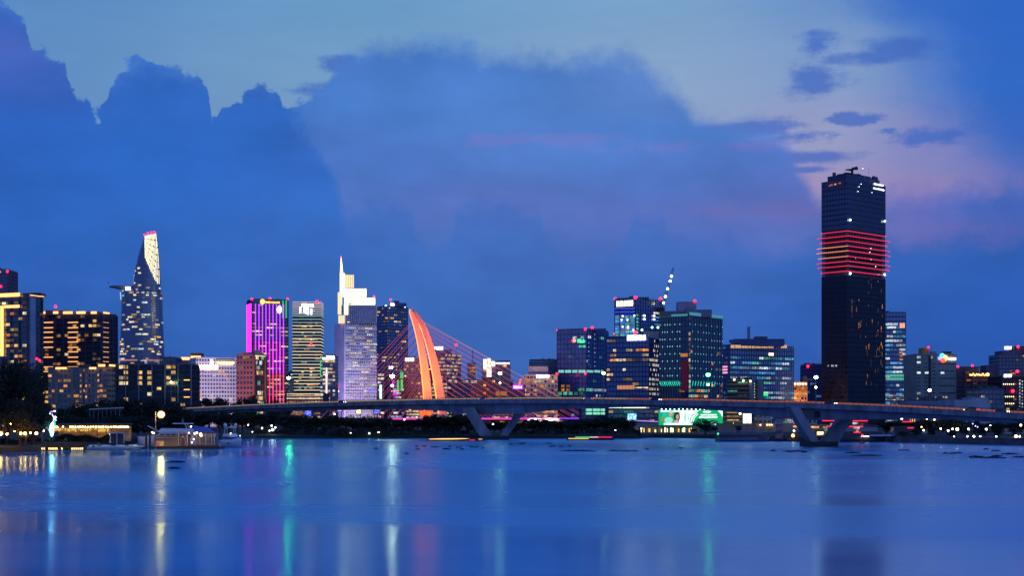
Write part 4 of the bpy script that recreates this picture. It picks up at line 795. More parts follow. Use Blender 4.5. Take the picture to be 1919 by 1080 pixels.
T = Tower('warehouse', 'long low white roofed shed seen just above the bridge rail at the right', 'shed', 1788, None, 1856, 750, 820, style='plain', mats=[mat('shed_white', (.42, .42, .5), .7), G_DARK], depth=30); T.plant(1820, 1852, 745.5, mat('shed_white', (.42, .42, .5), .7), 4, 16, name='roof'); T.done()
T = Tower('warehouse', 'low lilac fence like wall beneath the beige office block with the logo', 'shed', 1698, None, 1790, 752, 860, style='plain', mats=[mat('lilac_wall', (.28, .26, .36), .8), G_DARK], depth=20); T.parapet(.4); T.done()
for i, (l, r, top, Y0, lab) in enumerate(((946, 962, 716, 1500, 'thin distant block between the beige block and the violet sign'), (1700, 1718, 745, 1400, 'tiny distant block beside the foot of the blue mint floored tower'), (864, 906, 722, 1540, 'distant grey block behind the bridge cables right of the pylon'), (540, 549, 700, 1600, 'narrow distant block between magenta tower and ringed tower'), (764, 812, 690, 1600, 'distant grey block seen through the legs of the orange pylon'))):
    T = Tower('office_block', lab, 'building', l, None, r, top, Y0, style='punched', mats=[mat('far_grey', (.15, .16, .22), .8), G_DARK], fh=3.6, bay=2.6); T.light(0, .2, 'cyd', run=1); T.parapet(); T.done()
# ------------------------------------------------------------------ water and land
def water_mat():
    """silty river: a blue-scattering body under a tinted, gently ruffled surface"""
    m = bpy.data.materials.new('river_water'); m.use_nodes = True; t = m.node_tree; t.nodes.remove(t.nodes['Principled BSDF']); out = t.nodes['Material Output']
    g = t.nodes.new('ShaderNodeTexCoord')
    def nz(sc, st, det=4, rough=.55):
        mp = t.nodes.new('ShaderNodeMapping'); t.links.new(g.outputs['Object'], mp.inputs[0]); mp.inputs[3].default_value = st; mp.inputs[2].default_value = (0, 0, .08)
        n = t.nodes.new('ShaderNodeTexNoise'); n.inputs['Scale'].default_value = sc; n.inputs['Detail'].default_value = det; n.inputs['Roughness'].default_value = rough; t.links.new(mp.outputs[0], n.inputs['Vector']); return n.outputs[0]
    def mrange(v, a, b, c, d):
        mr = t.nodes.new('ShaderNodeMapRange'); t.links.new(v, mr.inputs[0])
        for i, q in enumerate((a, b, c, d)): mr.inputs[i+1].default_value = q
        return mr.outputs[0]
    lane = nz(.011, (.30, 1.0, 1), 5, .6)                       # wind lanes: smoother and more ruffled stretches across the current
    rip = nz(.9, (.22, 1.0, 1), 4, .6); big = nz(.03, (.3, 1.0, 1), 3)
    ad = t.nodes.new('ShaderNodeMath'); ad.operation = 'MULTIPLY_ADD'; t.links.new(big, ad.inputs[0]); ad.inputs[1].default_value = 5; t.links.new(rip, ad.inputs[2])
    bp = t.nodes.new('ShaderNodeBump'); bp.inputs['Strength'].default_value = .05; bp.inputs['Distance'].default_value = 1.0; t.links.new(ad.outputs[0], bp.inputs['Height'])
    df = t.nodes.new('ShaderNodeBsdfDiffuse'); cr = t.nodes.new('ShaderNodeValToRGB'); t.links.new(lane, cr.inputs[0]); cr.color_ramp.elements[0].position = .35; cr.color_ramp.elements[1].position = .68
    cr.color_ramp.elements[0].color = (.05, .18, .42, 1); cr.color_ramp.elements[1].color = (.06, .36, .70, 1); t.links.new(cr.outputs[0], df.inputs['Color'])
    gl = t.nodes.new('ShaderNodeBsdfGlossy'); gl.inputs['Color'].default_value = (.43, .77, .98, 1); # sheltered, smoother water close to the near bank and in the lee of the left jetty; a breeze ruffles the middle of the river
    sx = t.nodes.new('ShaderNodeSeparateXYZ'); t.links.new(g.outputs['Object'], sx.inputs[0])
    def mth(op, a, b):
        q = t.nodes.new('ShaderNodeMath'); q.operation = op
        for i, v in enumerate((a, b)):
            if isinstance(v, (int, float)): q.inputs[i].default_value = v
            else: t.links.new(v, q.inputs[i])
        return q.outputs[0]
    wob = mth('MULTIPLY', mth('SUBTRACT', lane, .5), 90)
    near = mrange(mth('ADD', mth('ADD', sx.outputs[1], mth('MULTIPLY', sx.outputs[0], .42)), wob), 128, 160, 1, 0)
    lee = mth('MULTIPLY', mrange(mth('ADD', sx.outputs[1], wob), 270, 330, 0, 1), mrange(mth('ADD', sx.outputs[0], wob), -90, -10, 1, 0))
    calm = mth('MAXIMUM', near, lee)
    t.links.new(mth('SUBTRACT', mrange(lane, .36, .64, .20, .33), mth('MULTIPLY', calm, .12)), gl.inputs['Roughness']); t.links.new(bp.outputs[0], gl.inputs['Normal'])
    fr = t.nodes.new('ShaderNodeFresnel'); fr.inputs['IOR'].default_value = 1.33; mx = t.nodes.new('ShaderNodeMixShader'); t.links.new(mrange(fr.outputs[0], 0, 1, .30, .68), mx.inputs[0])
    t.links.new(df.outputs[0], mx.inputs[1]); t.links.new(gl.outputs[0], mx.inputs[2]); t.links.new(mx.outputs[0], out.inputs[0])
    return m
m = MB(); m.quad((-3000, -300, 0), (3000, -300, 0), (3000, 900, 0), (-3000, 900, 0)); tag(m.build('water', water_mat()), kind='structure')
SHORE = [(-1500, 330), (-300, 400), (0, 424), (60, 440), (110, 462), (180, 486), (262, 545), (330, 600), (420, 650), (480, 672), (700, 676), (905, 668), (1190, 664), (1225, 690), (1330, 668), (1440, 628), (1560, 606), (1640, 596), (1700, 574), (1800, 548), (1919, 528), (2300, 480), (3600, 400)]
GROUND = mat('ground_earth', (.035, .040, .034), .95, var=.5, vscale=.05)
sh = [(X(p, y), y) for p, y in SHORE]
m = MB(); bank_h = 2.0
far = [(x*40 if abs(x) > 200 else x*40, 22000) for x, y in sh]
n = len(sh)
m.add([(x, y-.9, -.8) for x, y in sh]+[(x, y-.1, 1.3) for x, y in sh]+[(x, y+1.5, bank_h) for x, y in sh]+[(x, y+300, bank_h) for x, y in sh]+[(x*30, 22000, bank_h) for x, y in sh],
      [(k*n+i, k*n+i+1, (k+1)*n+i+1, (k+1)*n+i) for k in range(4) for i in range(n-1)])
tag(m.build('ground', GROUND), kind='structure')
# stone-faced river wall and promenade on the right bank
m = MB(); pr = [(1655, 589), (1700, 573), (1750, 560), (1800, 547), (1860, 537), (1919, 527), (2000, 516)]
pts = [(X(p, y), y-1.2) for p, y in pr]
ring = lambda x, y: [(x, y, -.5), (x, y+.3, 1.9), (x, y+.3, 2.7), (x, y+.9, 2.7), (x, y+.9, 2.0), (x, y+4, 2.0), (x, y+4, -.5)]
m.loft([ring(x, y) for x, y in pts]); o = m.build('river_wall', mat('river_stone', (.11, .10, .12), .9, var=.45, vscale=.3)); tag(o, 'low stone river wall along the right bank below the park trees', 'river wall')

# ------------------------------------------------------------------ foreground bridge
BC = mat('bridge_concrete', (.27, .25, .27), .8, var=.42, vscale=.22, stretch=(1, 1, .25)); BCD = mat('bridge_pier_concrete', (.26, .25, .29), .8, var=.42, vscale=.2, stretch=(1, 1, .25))
RAILTOP = [(60, 770.5), (170, 768), (250, 765), (300, 763), (350, 761), (460, 755.5), (580, 751), (700, 747.5), (810, 745), (930, 743.5), (1000, 743), (1100, 743.3), (1200, 745), (1330, 747), (1420, 749.5), (1500, 751), (1540, 752), (1600, 754.5), (1700, 758.5), (1800, 764), (1919, 770.5), (2100, 779)]
SOFF = [(60, 780), (170, 779), (350, 775), (527, 771.5), (700, 768), (780, 768), (840, 772), (868, 776), (930, 778), (985, 775.5), (1040, 769), (1100, 765.5), (1170, 764), (1236, 763.5), (1300, 766), (1360, 770.5), (1420, 776.5), (1481, 786), (1540, 788), (1600, 787), (1700, 785), (1800, 787), (1919, 794), (2100, 806)]
def itp(tab, x):
    if x <= tab[0][0]: return tab[0][1]
    for (a, b), (c, d) in zip(tab, tab[1:]):
        if a <= x <= c: return b+(d-b)*(x-a)/(c-a)
    return tab[-1][1]
def bl(px):
    u = (px-CX)/F; s = (u*632+7)/(117.6+130*u); return Vector((-7+117.6*s, 632-130*s))
root = thing('river_bridge', 'long grey concrete girder road bridge on V shaped piers crossing the whole river', 'bridge', (bl(1236).x, bl(1236).y, 0))
cols = list(range(60, 2101, 20)); W = 14
deckz = lambda px: Z(itp(RAILTOP, px)+7, bl(px).y)
rings, gird = [], []
for px in cols:
    p = bl(px); dz = deckz(px); sz = Z(itp(SOFF, px), p.y+3); sz = min(sz, dz-2.0)
    rings.append([(p.x, p.y, dz+.35), (p.x, p.y+.5, dz+.35), (p.x, p.y+.5, dz), (p.x, p.y+W-.5, dz), (p.x, p.y+W-.5, dz+.35), (p.x, p.y+W, dz+.35), (p.x, p.y+W, dz-1.5), (p.x, p.y+W-3, dz-1.75), (p.x, p.y+3, dz-1.75), (p.x, p.y, dz-1.5)])
    gird.append([(p.x, p.y+2.6, dz-1.76), (p.x, p.y+W-2.6, dz-1.76), (p.x, p.y+W-3.4, sz), (p.x, p.y+3.4, sz)])
MB().loft(rings).build('deck', BC, root); MB().loft([r[::-1] for r in gird]).build('girder', BCD, root)
m = MB(); m2 = MB(); m3 = MB(); path = [bl(px) for px in cols]; L0 = 0
acc = 0
for i in range(len(cols)-1):
    a, b = bl(cols[i]), bl(cols[i+1]); za, zb = deckz(cols[i])+.35, deckz(cols[i+1])+.35; n = max(1, round((b-a).length/2.2))
    for k in range(n):
        t = k/n; x, y, z = a.x+(b.x-a.x)*t, a.y+(b.y-a.y)*t, za+(zb-za)*t
        m.box((x, y+.25, z+.58), (.13, .13, 1.15))
    for h, r in ((1.12, .07), (.62, .05), (.3, .05)): m.tube([(a.x, a.y+.25, za+h), (b.x, b.y+.25, zb+h)], r, 4)
    m2.add([(a.x, a.y+W-.45, za-.3), (b.x, b.y+W-.45, zb-.3), (b.x, b.y+W-.45, zb+.95), (a.x, a.y+W-.45, za+.95), (a.x, a.y+W-.1, za-.3), (b.x, b.y+W-.1, zb-.3), (b.x, b.y+W-.1, zb+.95), (a.x, a.y+W-.1, za+.95)], [(0, 1, 2, 3), (3, 2, 6, 7), (5, 4, 7, 6)])
    m3.tube([(a.x, a.y+W-.55, za+.62), (b.x, b.y+W-.55, zb+.62)], .34, 4)
jn = MB()
for px in range(70, 2080, 14):
    p = bl(px); z = deckz(px); jn.box((p.x, p.y-.01, z-.58), (.12, .06, 1.8)); jn.box((p.x+2, p.y-.05, z-1.75), (.16, .16, .7)) if px % 42 == 0 else None
jn.build('fascia_joint', mat('joint_dark', (.03, .03, .035), .9), root)
m.build('railing', mat('rail_steel', (.10, .09, .09), .5, .5), root); m2.build('far_parapet', mat('parapet_sand', (.42, .36, .30), .85), root)
# glowing strip added in place of lamp light on the far parapet, redder on the right-hand half
half = len(m3.f)*55//100
for lo, hi, mm in ((0, half, glow('parapet_lit_band', (255, 215, 165), .36)), (half, len(m3.f), glow('parapet_lit_band_red', (255, 140, 100), .38))):
    q = MB(); q.v = m3.v; q.f = m3.f[lo:hi]; q.m = m3.m[lo:hi]; used = sorted({i for f in q.f for i in f}); re = {j: i for i, j in enumerate(used)}
    q.v = [m3.v[j] for j in used]; q.f = [tuple(re[i] for i in f) for f in q.f]; q.build('light_strip', mm, root)
def extr(poly, Y, d, mm, name, parent):
    b = MB(); n = len(poly); b.add([P(x, y, Y) for x, y in poly]+[P(x, y, Y)+Vector((0, d, 0)) for x, y in poly], [tuple(range(n))[::-1], tuple(range(n, 2*n))]+[(i, (i+1) % n, n+(i+1) % n, n+i) for i in range(n)]); return b.build(name, mm, parent)
Y1, Y2 = bl(928).y+2.8, bl(1541).y+2.8
for nm, Yv, polys, base in (('pier', Y1, ([(866, 766), (888, 764), (922, 818), (899, 818)], [(936, 818), (968, 772), (992, 760), (952, 818)]), (904, 817.5, 954, 827)),
                            ('pier', Y2, ([(1480, 762), (1498, 762), (1536, 829), (1521, 829)], [(1549, 829), (1590, 768), (1608, 764), (1573, 829)]), (1510, 828.5, 1570, 841))):
    b = MB(); x0, y0, x1, y1 = base; d = 10
    z1, z0 = Z(y0, Yv), -1.0; b.box(((X(x0, Yv)+X(x1, Yv))/2, Yv+d/2, (z0+z1)/2), (X(x1, Yv)-X(x0, Yv), d+2, z1-z0))
    pr_ = b.build('pier', mat('pile_cap', (.05, .05, .055), .9), root)
    for po in polys: extr(po, Yv, d, BCD, 'pier_leg', pr_)
Yp = bl(528).y+3; b = MB(); b.box((X(528.5, Yp), Yp+4, (Z(770, Yp)+1)/2), (X(541, Yp)-X(516, Yp), 6, Z(770, Yp)-1), .35); b.box((X(528.5, Yp), Yp+4, 1.5), (9.5, 9, 2.2), .35); b.box((X(528.5, Yp), Yp+4, Z(772.5, Yp)), (8.6, 7.5, 1.2), .35); b.build('pier', mat('pier_reddish', (.18, .12, .13), .85), root)
MB().box((X(1538, Y2-.2), Y2-.1+.4, Z(777, Y2)), (4.2, .3, 2.4)).build('access_hatch', mat('hatch_dark', (.03, .03, .04), .8), root)

# street lamps on the bridge
def street_lamp(px, base, head, Y, label, m, r=.55, arm=1.2, low=False, group='street lamps along the bridge'):
    x = X(px, Y); z0, z1 = Z(base, Y), Z(head, Y); rt = thing('street_lamp', label, 'street lamp', (x, Y, z0), group)
    MB().tube([(x, Y, z0), (x, Y, z0+(z1-z0)*.5), (x, Y, z1+.5)], [.16, .12, .08], 6).tube([(x, Y, z1+.45), (x+arm*.5, Y+.1, z1+.6), (x+arm, Y+.2, z1+.35)], .07, 5).box((x, Y, z0+.3), (.5, .5, .6)).build('pole', STEEL, rt)
    MB().ball((x, Y-.1, z1), r, 8, sz=(1.1, 1, .8)).build('lamp_head', m, rt)
    if low: MB().ball((x, Y-.1, z1-(z1-z0)*.36), r*.6, 8).build('lamp_head', glow('lamp_low', (255, 215, 150), 16), rt)
    return rt
LS = glow('lamp_pale_green', (190, 255, 190), 70)
for px, hd, mm, lab, r, low in ((109, 725, LAMPG, 'green tinted bridge lamp above the neon waterside sign', .6, True), (321, 717, LS, 'pale bridge lamp in front of the low dark glass block', .6, False), (541, 709, glow('lamp_mint', (90, 255, 150), 260), 'mint green bridge lamp right of the magenta striped skyscraper', .75, False),
        (735, 706, glow('lamp_bright', (255, 244, 190), 200), 'bright warm white bridge lamp left of the orange pylon', 1.0, True), (937, 700, LS, 'pale bridge lamp before the beige block with blue sign band', .7, True), (1131, 700, glow('lamp_lime', (220, 255, 120), 26), 'yellow green bridge lamp in front of the broad blue glass office', .65, False),
        (1327, 703, LAMPG, 'vivid green bridge lamp before the teal lined tower', .75, True), (1529, 708, glow('lamp_mint2', (190, 255, 190), 26), 'pale green bridge lamp left of the dark red belted skyscraper', .65, True), (1742, 732, glow('lamp_straw', (255, 235, 170), 22), 'straw coloured bridge lamp in front of the beige office with the logo', .5, False)):
    p = bl(px); street_lamp(px, itp(RAILTOP, px)+7.5, hd, p.y+1.2, lab, mm, r, low=low)

# cars on the deck
def make_car(name, label, px, lane, body, heading, lights=True):
    p = bl(px); t = (bl(px+20)-p).normalized(); ang = atan2(t.y, t.x)+(pi if heading < 0 else 0); z = deckz(px)+.02; c = Vector((p.x, p.y+lane, z))
    rt = thing(name, label, 'car', c, 'cars crossing the bridge'); ca, sa = cos(ang), sin(ang)
    xf = lambda x, y, zz: (c.x+x*ca-y*sa, c.y+x*sa+y*ca, c.z+zz)
    van = name == 'van'; h = 2.1 if van else 1.45; cab = [(-2.2, -1.0), (-1.6, h), (.7 if not van else 1.6, h), (1.5 if not van else 2.1, .95)]
    b = MB(); b.loft([[xf(x, -w, .3), xf(x, -w*1.02, .7), xf(x, -w, zt), xf(x, w, zt), xf(x, w*1.02, .7), xf(x, w, .3)] for x, w, zt in ((-2.25, .78, .85), (-2.0, .88, .95), (0, .9, .98), (1.5, .88, .92), (2.2, .75, .7))]); b.build('body', body, rt)
    b = MB(); b.loft([[xf(x, -w, .93), xf(x, -w*.8, zt), xf(x, w*.8, zt), xf(x, w, .93)] for x, w, zt in ((-2.0, .78, 1.0), (-1.4, .8, h), (.5 if not van else 1.5, .8, h), (1.5 if not van else 2.1, .78, .98))]); b.build('cabin', G_INK, rt)
    for x in (-1.35, 1.4):
        for y in (-.8, .8): b = MB(); b.tube([xf(x, y-.11, .32), xf(x, y+.11, .32)], .32, 10); b.build('wheel', BLACK, rt)
    for y in (-.6, .6): b = MB(); b.ball(xf(2.2, y, .65), .17, 6); b.build('headlight', glow('headlight', (255, 244, 210), 12), rt); b = MB(); b.ball(xf(-2.27, y, .8), .15, 6); b.build('tail_light', glow('tail_light', (255, 30, 20), 6), rt)
    return rt
for nm, lab, px, lane, bc, hd in (('van', 'blue van on the bridge in front of the teal lined tower', 1231, 3, (.03, .05, .4), 1), ('car', 'yellow taxi on the bridge at the right', 1826, 3, (.6, .45, .02), -1), ('car', 'dark car on the bridge left of the orange pylon', 640, 3, (.04, .04, .05), 1),
                                 ('car', 'silver car on the bridge near the left V pier', 905, 6, (.4, .4, .42), -1), ('car', 'red car on the bridge above the right V pier', 1560, 3, (.35, .02, .02), 1), ('car', 'white car on the bridge between the two V piers', 1105, 6, (.6, .6, .6), -1), ('car', 'grey car near the right end of the bridge', 1890, 6, (.15, .15, .17), 1)):
    make_car(nm, lab, px, lane, mat('car_paint_%d' % px, bc, .25, var=0), hd)

# ------------------------------------------------------------------ cable-stayed bridge behind
YC = 1400; root = thing('cable_stayed_bridge', 'cable stayed bridge with leaning orange floodlit pylon and red lit stays', 'bridge', (X(812, YC), YC, 0))
ORA = mat('pylon_cream', (.76, .56, .38), .7, var=.08)
def leg(pts, Y0, name):
    rings = []
    for x, y, w, d in pts: a, b = P(x-w/2, y, Y0), P(x+w/2, y, Y0); rings.append([(a.x, Y0-d, a.z), (b.x, Y0-d*.7, b.z), (b.x, Y0+d, b.z), (a.x, Y0+d, a.z)])
    return MB().loft(rings[::-1]).build(name, ORA, root)
LA = [(x+.7, y, w*.96, d) for x, y, w, d in [(769, 580.5, 4, 2.5), (770.5, 586, 8, 3), (776, 600, 10.5, 3), (781.5, 618, 11.5, 3.2), (787, 640, 13, 3.5), (792, 668, 14.2, 4), (796.5, 700, 15.6, 4.5), (800.3, 740, 16.5, 5), (803.5, 786, 18, 5.5), (804, 800, 18, 5.5)]]
LB = [(x-1.2, y, w*.92, d) for x, y, w, d in [(772, 579.5, 6, 2.5), (778.5, 586, 10.5, 3), (787, 600, 13, 3), (796.5, 618, 14.2, 3.2), (804.5, 640, 15.6, 3.5), (812, 668, 16.6, 4), (818.8, 700, 17.4, 4.5), (825.5, 740, 18, 5), (831, 775, 18.5, 5.5), (834, 800, 18.5, 5.5)]]
leg(LA, YC-6, 'pylon_leg'); leg(LB, YC+4, 'pylon_leg')
EDG = glow('edge_led', (255, 105, 50), 6, sampling='NONE')
MB().tube([P(x-w*.48, y, YC-6-d*1.06) for x, y, w, d in LA[:-1]], .38, 5).build('edge_light', EDG, root)
MB().tube([P(x-w*.46, y, YC+4-d*1.1) for x, y, w, d in LB[1:-1]], .48, 5).build('edge_light', EDG, root)
zc = Z(785.5, YC); m = MB(); xa, xb = X(430, YC), X(1135, YC)
m.loft([[(x, YC-15, zc+.4), (x, YC+13, zc+.4), (x, YC+13, zc-1), (x, YC+6, zc-2.4), (x, YC-8, zc-2.4), (x, YC-15, zc-1)][::-1] for x in (xa, (xa+xb)/2, xb)]); m.build('deck', CONC, root)
MB().tube([(X(700, YC), YC-15.3, zc+.6), (xb, YC-15.3, zc+.6)], .35, 5).build('light_strip', glow('purple_strip', (150, 60, 255), 1.8), root)
MB().tube([(X(690, YC), YC-15.4, zc-.4), (X(1000, YC), YC-15.4, zc-.4)], .4, 5).build('light_strip', glow('red_strip', (255, 70, 50), 1.2), root)
for px in (640, 700, 898, 950, 1015, 1031, 1043): m = MB(); m.box((X(px, YC), YC, (zc-2.4+.5)/2), (3, 16, zc-3.1)); m.build('pier', mat('pier_orange', (.55, .3, .18), .8), root)
CABM = glow('cable_red', (240, 84, 100), .62); CABO = glow('cable_orange', (255, 140, 80), .7)  # coloured light on the stays is put into the cables as emission
def legpt(tab, y):
    for a, b in zip(tab, tab[1:]):
        if a[1] <= y <= b[1]: t = (y-a[1])/(b[1]-a[1]); return a[0]+(b[0]-a[0])*t, a[2]+(b[2]-a[2])*t
for k in range(12):
    y = 601+k*12.2; x, w = legpt(LA, y); xe = x-(785-y)/1.06*(1-.02*k)
    for dy, off in ((-13, 0), (8, 4)): MB().tube([P(x-w*.3, y+off, YC-6+(2 if off else -1)), (X(xe+off*2.2, YC), YC+dy, zc+.3)], .19, 4).build('cable', CABM, root)
for k in range(13):
    y = 601+k*11.2; x, w = legpt(LB, y); xe = x+(785-y)/(.555+.012*k)
    for dy, off in ((-13, 0), (8, 4)): MB().tube([P(x+w*.3, y+off, YC+4+(2 if off else -1)), (X(min(xe+off*2.2, 1130), YC), YC+dy, zc+.3)], .20, 4).build('cable', CABM if k > 0 else CABO, root)
# floodlights on the deck that colour the pylon
def spotl(name, loc, aim, col, watt, size=50, blend=.6, rad=1.0):
    l = bpy.data.lights.new(name, 'SPOT'); l.energy = watt; l.color = col; l.spot_size = radians(size); l.spot_blend = blend; l.shadow_soft_size = rad
    o = bpy.data.objects.new(name, l); COL.objects.link(o); o.location = loc; o.rotation_euler = (Vector(aim)-Vector(loc)).to_track_quat('-Z', 'Y').to_euler(); return o
OC = (1, .13, .012)
spotl('pylon_floodlight', (X(775, YC), YC-70, 8), P(806, 690, YC), OC, 4.5e5, 75); spotl('pylon_floodlight', (X(840, YC), YC-80, 8), P(792, 630, YC), OC, 7.5e5, 60); spotl('pylon_floodlight', (X(720, YC), YC-60, 8), P(782, 615, YC), OC, 4e5, 45)
# hotel and stone-front floodlights, standing on the ground before each facade
spotl('hotel_floodlight', (X(392, 1000), 1000, 4), P(400, 705, 1110), (.62, .45, 1), 2.4e5, 100); spotl('hotel_floodlight', (X(425, 1020), 1020, 4), P(430, 700, 1120), (1, .75, .6), .9e5, 70)
spotl('salmon_floodlight', (X(1000, 1385), 1380, 4), P(1000, 725, 1440), (1, .58, .40), 1.1e5, 120); spotl('salmon_floodlight', (X(1032, 1385), 1380, 4), P(1032, 725, 1440), (1, .58, .40), 1.1e5, 120)
spotl('brick_floodlight', (X(470, 1020), 1020, 4), P(468, 700, 1090), (1, .5, .35), 2.6e4, 90)
spotl('stone_floodlight', (X(640, 1770), 1770, 6), P(640, 690, 1860), (.66, .55, 1), 5e5, 100)
spotl('tower_fill_spot', (X(690, 1790), 1760, 6), P(672, 690, 1850), (.80, .74, 1), 3.2e5, 100)  # extra spot added to brighten the tower front
spotl('gable_floodlight', (X(1500, 1170), 1170, 3), P(1500, 735, 1200), (1, .45, .15), 9e4, 120)

# ------------------------------------------------------------------ trees
LEAF = mat('leaf_dark', (.016, .028, .014), .8, var=.4, vscale=.3); LEAF2 = mat('leaf_light', (.032, .048, .022), .75, var=.4, vscale=.3); BARK = mat('bark', (.06, .05, .04), .95)
def crown_mesh(seed, n, size, squash=1.0, lobes=13):
    r = random.Random(seed); ls = []
    for k in range(lobes):
        a = r.uniform(0, 2*pi); q = r.uniform(.05, .36); z = r.uniform(.36, .86); ls.append((q*cos(a)*(1.15-.5*abs(z-.55)), q*sin(a), z, r.uniform(.10, .20)))
    ls.append((0, 0, .6, .24)); vs, fs, ms = [], [], []
    for k in range(n):
        x, y, z, rad = r.choice(ls); d = Vector((r.gauss(0, 1), r.gauss(0, 1), r.gauss(0, 1))).normalized()*rad*(r.random()**.35)*1.05
        p = Vector((x, y, z))+Vector((d.x, d.y, d.z*.8*squash)); u = Vector((r.gauss(0, 1), r.gauss(0, 1), r.gauss(0, 1))).normalized(); w = u.orthogonal().normalized(); v = u.cross(w); s = size*r.uniform(.5, 1.3)
        o = len(vs); vs += [p-w*s, p-v*s*.45+w*s*.1, p+w*s*1.1, p+v*s*.5]; fs.append((o, o+1, o+2, o+3)); ms.append(0 if r.random() < .62 else 1)
    me = bpy.data.meshes.new('crown'); me.from_pydata(vs, [], fs); me.materials.append(LEAF); me.materials.append(LEAF2); me.polygons.foreach_set('material_index', ms); me.update(); return me
def trunk_mesh(seed):
    r = random.Random(seed); b = MB(); b.tube([(0, 0, -.02), (.01, 0, .2), (.02, .01, .45), (0, .02, .7)], [.035, .026, .02, .008], 7)
    for k in range(6):
        a = r.uniform(0, 6.28); z = r.uniform(.25, .5); b.tube([(.01, 0, z), (.14*cos(a), .14*sin(a), z+.13), (.3*cos(a), .3*sin(a), z+.26)], [.016, .010, .003], 5)
    me = bpy.data.meshes.new('trunk'); me.from_pydata(b.v, [], b.f); me.materials.append(BARK); me.update(); return me
CROWNS = [crown_mesh(s, 2600, .036, q) for s, q in ((1, 1), (2, .8), (3, 1.15), (4, .9), (5, 1.0))]; BIG = [crown_mesh(s, 9000, .019, 1, 22) for s in (11, 12)]; TRUNKS = [trunk_mesh(s) for s in range(3)]
ORD = ['first', 'second', 'third', 'fourth', 'fifth', 'sixth', 'seventh', 'eighth', 'ninth', 'tenth', 'eleventh', 'twelfth', 'thirteenth', 'fourteenth', 'fifteenth', 'sixteenth', 'seventeenth', 'eighteenth', 'nineteenth', 'twentieth', 'twenty first', 'twenty second', 'twenty third', 'twenty fourth']
TR = random.Random(9)
def tree(px, Y, ztop, width, label, group, big=False, zb=1.9):
    rt = thing('tree', label, 'tree', (X(px, Y), Y, zb), group); rt.rotation_euler = (0, 0, TR.uniform(0, 6.28)); h = ztop-zb
    for nm, me in (('trunk', TR.choice(TRUNKS)), ('crown', TR.choice(BIG if big else CROWNS))):
        o = bpy.data.objects.new(nm, me); COL.objects.link(o); o.parent = rt; o.scale = (width, width, h*1.02)
    return rt
for i, (px, Y, top, w, lab) in enumerate(((-60, 445, 655, 26, 'huge dark tree cut by the left edge of the picture'), (12, 452, 668, 22, 'tallest whole dark tree on the left bank'), (62, 446, 690, 16, 'dark tree on the left bank leaning towards the neon sign'), (38, 436, 745, 15, 'lower dark bushy tree in front of the tall left bank trees'), (78, 452, 748, 11, 'smallest dark tree just left of the neon sign'), (-20, 433, 770, 13, 'low dark tree at the left edge above the water'), (48, 434, 790, 9, 'round dark shrub tree above the left jetty'))):
    tree(px, Y, Z(top, Y), w, lab, 'big dark trees on the left bank', True)
def row(pxs, Y0, Y1, tops, lab, group, wf=.95, jitter=3):
    for i, px in enumerate(pxs):
        Y = TR.uniform(Y0, Y1); zt = Z(itp(tops, px)+TR.uniform(-jitter, jitter), Y); tree(px+TR.uniform(-4, 4), Y, zt, max(5, (zt-1.9)*wf*TR.uniform(.9, 1.25)), lab % ORD[i], group)
row(range(118, 345, 20), 560, 640, [(110, 762), (160, 755), (215, 748), (270, 744), (300, 752), (345, 764)], '%s dark tree from the left behind the lit riverside restaurant', 'trees behind the riverside restaurant', 1.0)
row(range(126, 300, 24), 530, 556, [(110, 778), (300, 780)], '%s low tree from the left close behind the restaurant roof', 'low trees at the restaurant', 1.2)
row(range(330, 520, 16), 690, 740, [(330, 772), (520, 771)], '%s tree from the left between the white yachts and the reddish pier', 'trees between the yachts and the reddish pier', 1.2)
row(range(545, 885, 15), 688, 705, [(545, 776), (600, 780), (640, 779), (700, 780), (760, 786), (820, 779), (860, 776)], '%s bank tree counted from the reddish pier towards the left V pier', 'bank trees left of the left V pier', 1.35)
row(range(552, 890, 30), 675, 684, [(545, 796), (700, 800), (880, 795)], '%s low bush from the reddish pier at the edge of the left river bank', 'low bushes on the river edge', 1.6)
row(range(898, 1000, 14), 690, 705, [(898, 792), (1000, 789)], '%s bank tree from the left seen between the legs of the left V pier', 'bank trees behind the left V pier', 1.4)
row(range(1000, 1200, 13), 680, 700, [(1000, 787), (1060, 790), (1100, 787), (1130, 781), (1160, 779), (1180, 795), (1200, 806)], '%s bank tree from the left V pier towards the billboard', 'bank trees right of the left V pier', 1.3)
row(range(1640, 1925, 17), 600, 640, [(1640, 790), (1720, 787), (1800, 784), (1850, 792), (1919, 786)], '%s park tree from the right V pier along the right bank', 'park trees on the right bank', 1.1)
row(range(1690, 1925, 30), 570, 585, [(1690, 806), (1919, 800)], '%s round bush from the left on the right bank promenade', 'bushes on the right promenade', 1.3)
for px, Y, top, w, lab in ((1322, 655, 786, 13, 'dark round tree standing in front of the green billboard'), (1301, 690, 803, 5, 'small tree left of the round tree by the arcade'), (1384, 640, 797, 4, 'little tree behind the long moored barge'), (392, 900, 743, 22, 'spreading tree in front of the lavender lit hotel'), (416, 905, 746, 14, 'lower tree beside the spreading one before the lavender hotel'), (472, 900, 742, 16, 'dark tree in front of the red brick block'), (446, 905, 748, 12, 'tree between the lavender hotel and the red brick block'), (510, 900, 748, 12, 'small tree at the foot of the magenta tower')):
    tree(px, Y, Z(top, Y), w, lab, None)
b = MB(); q = random.Random(2)
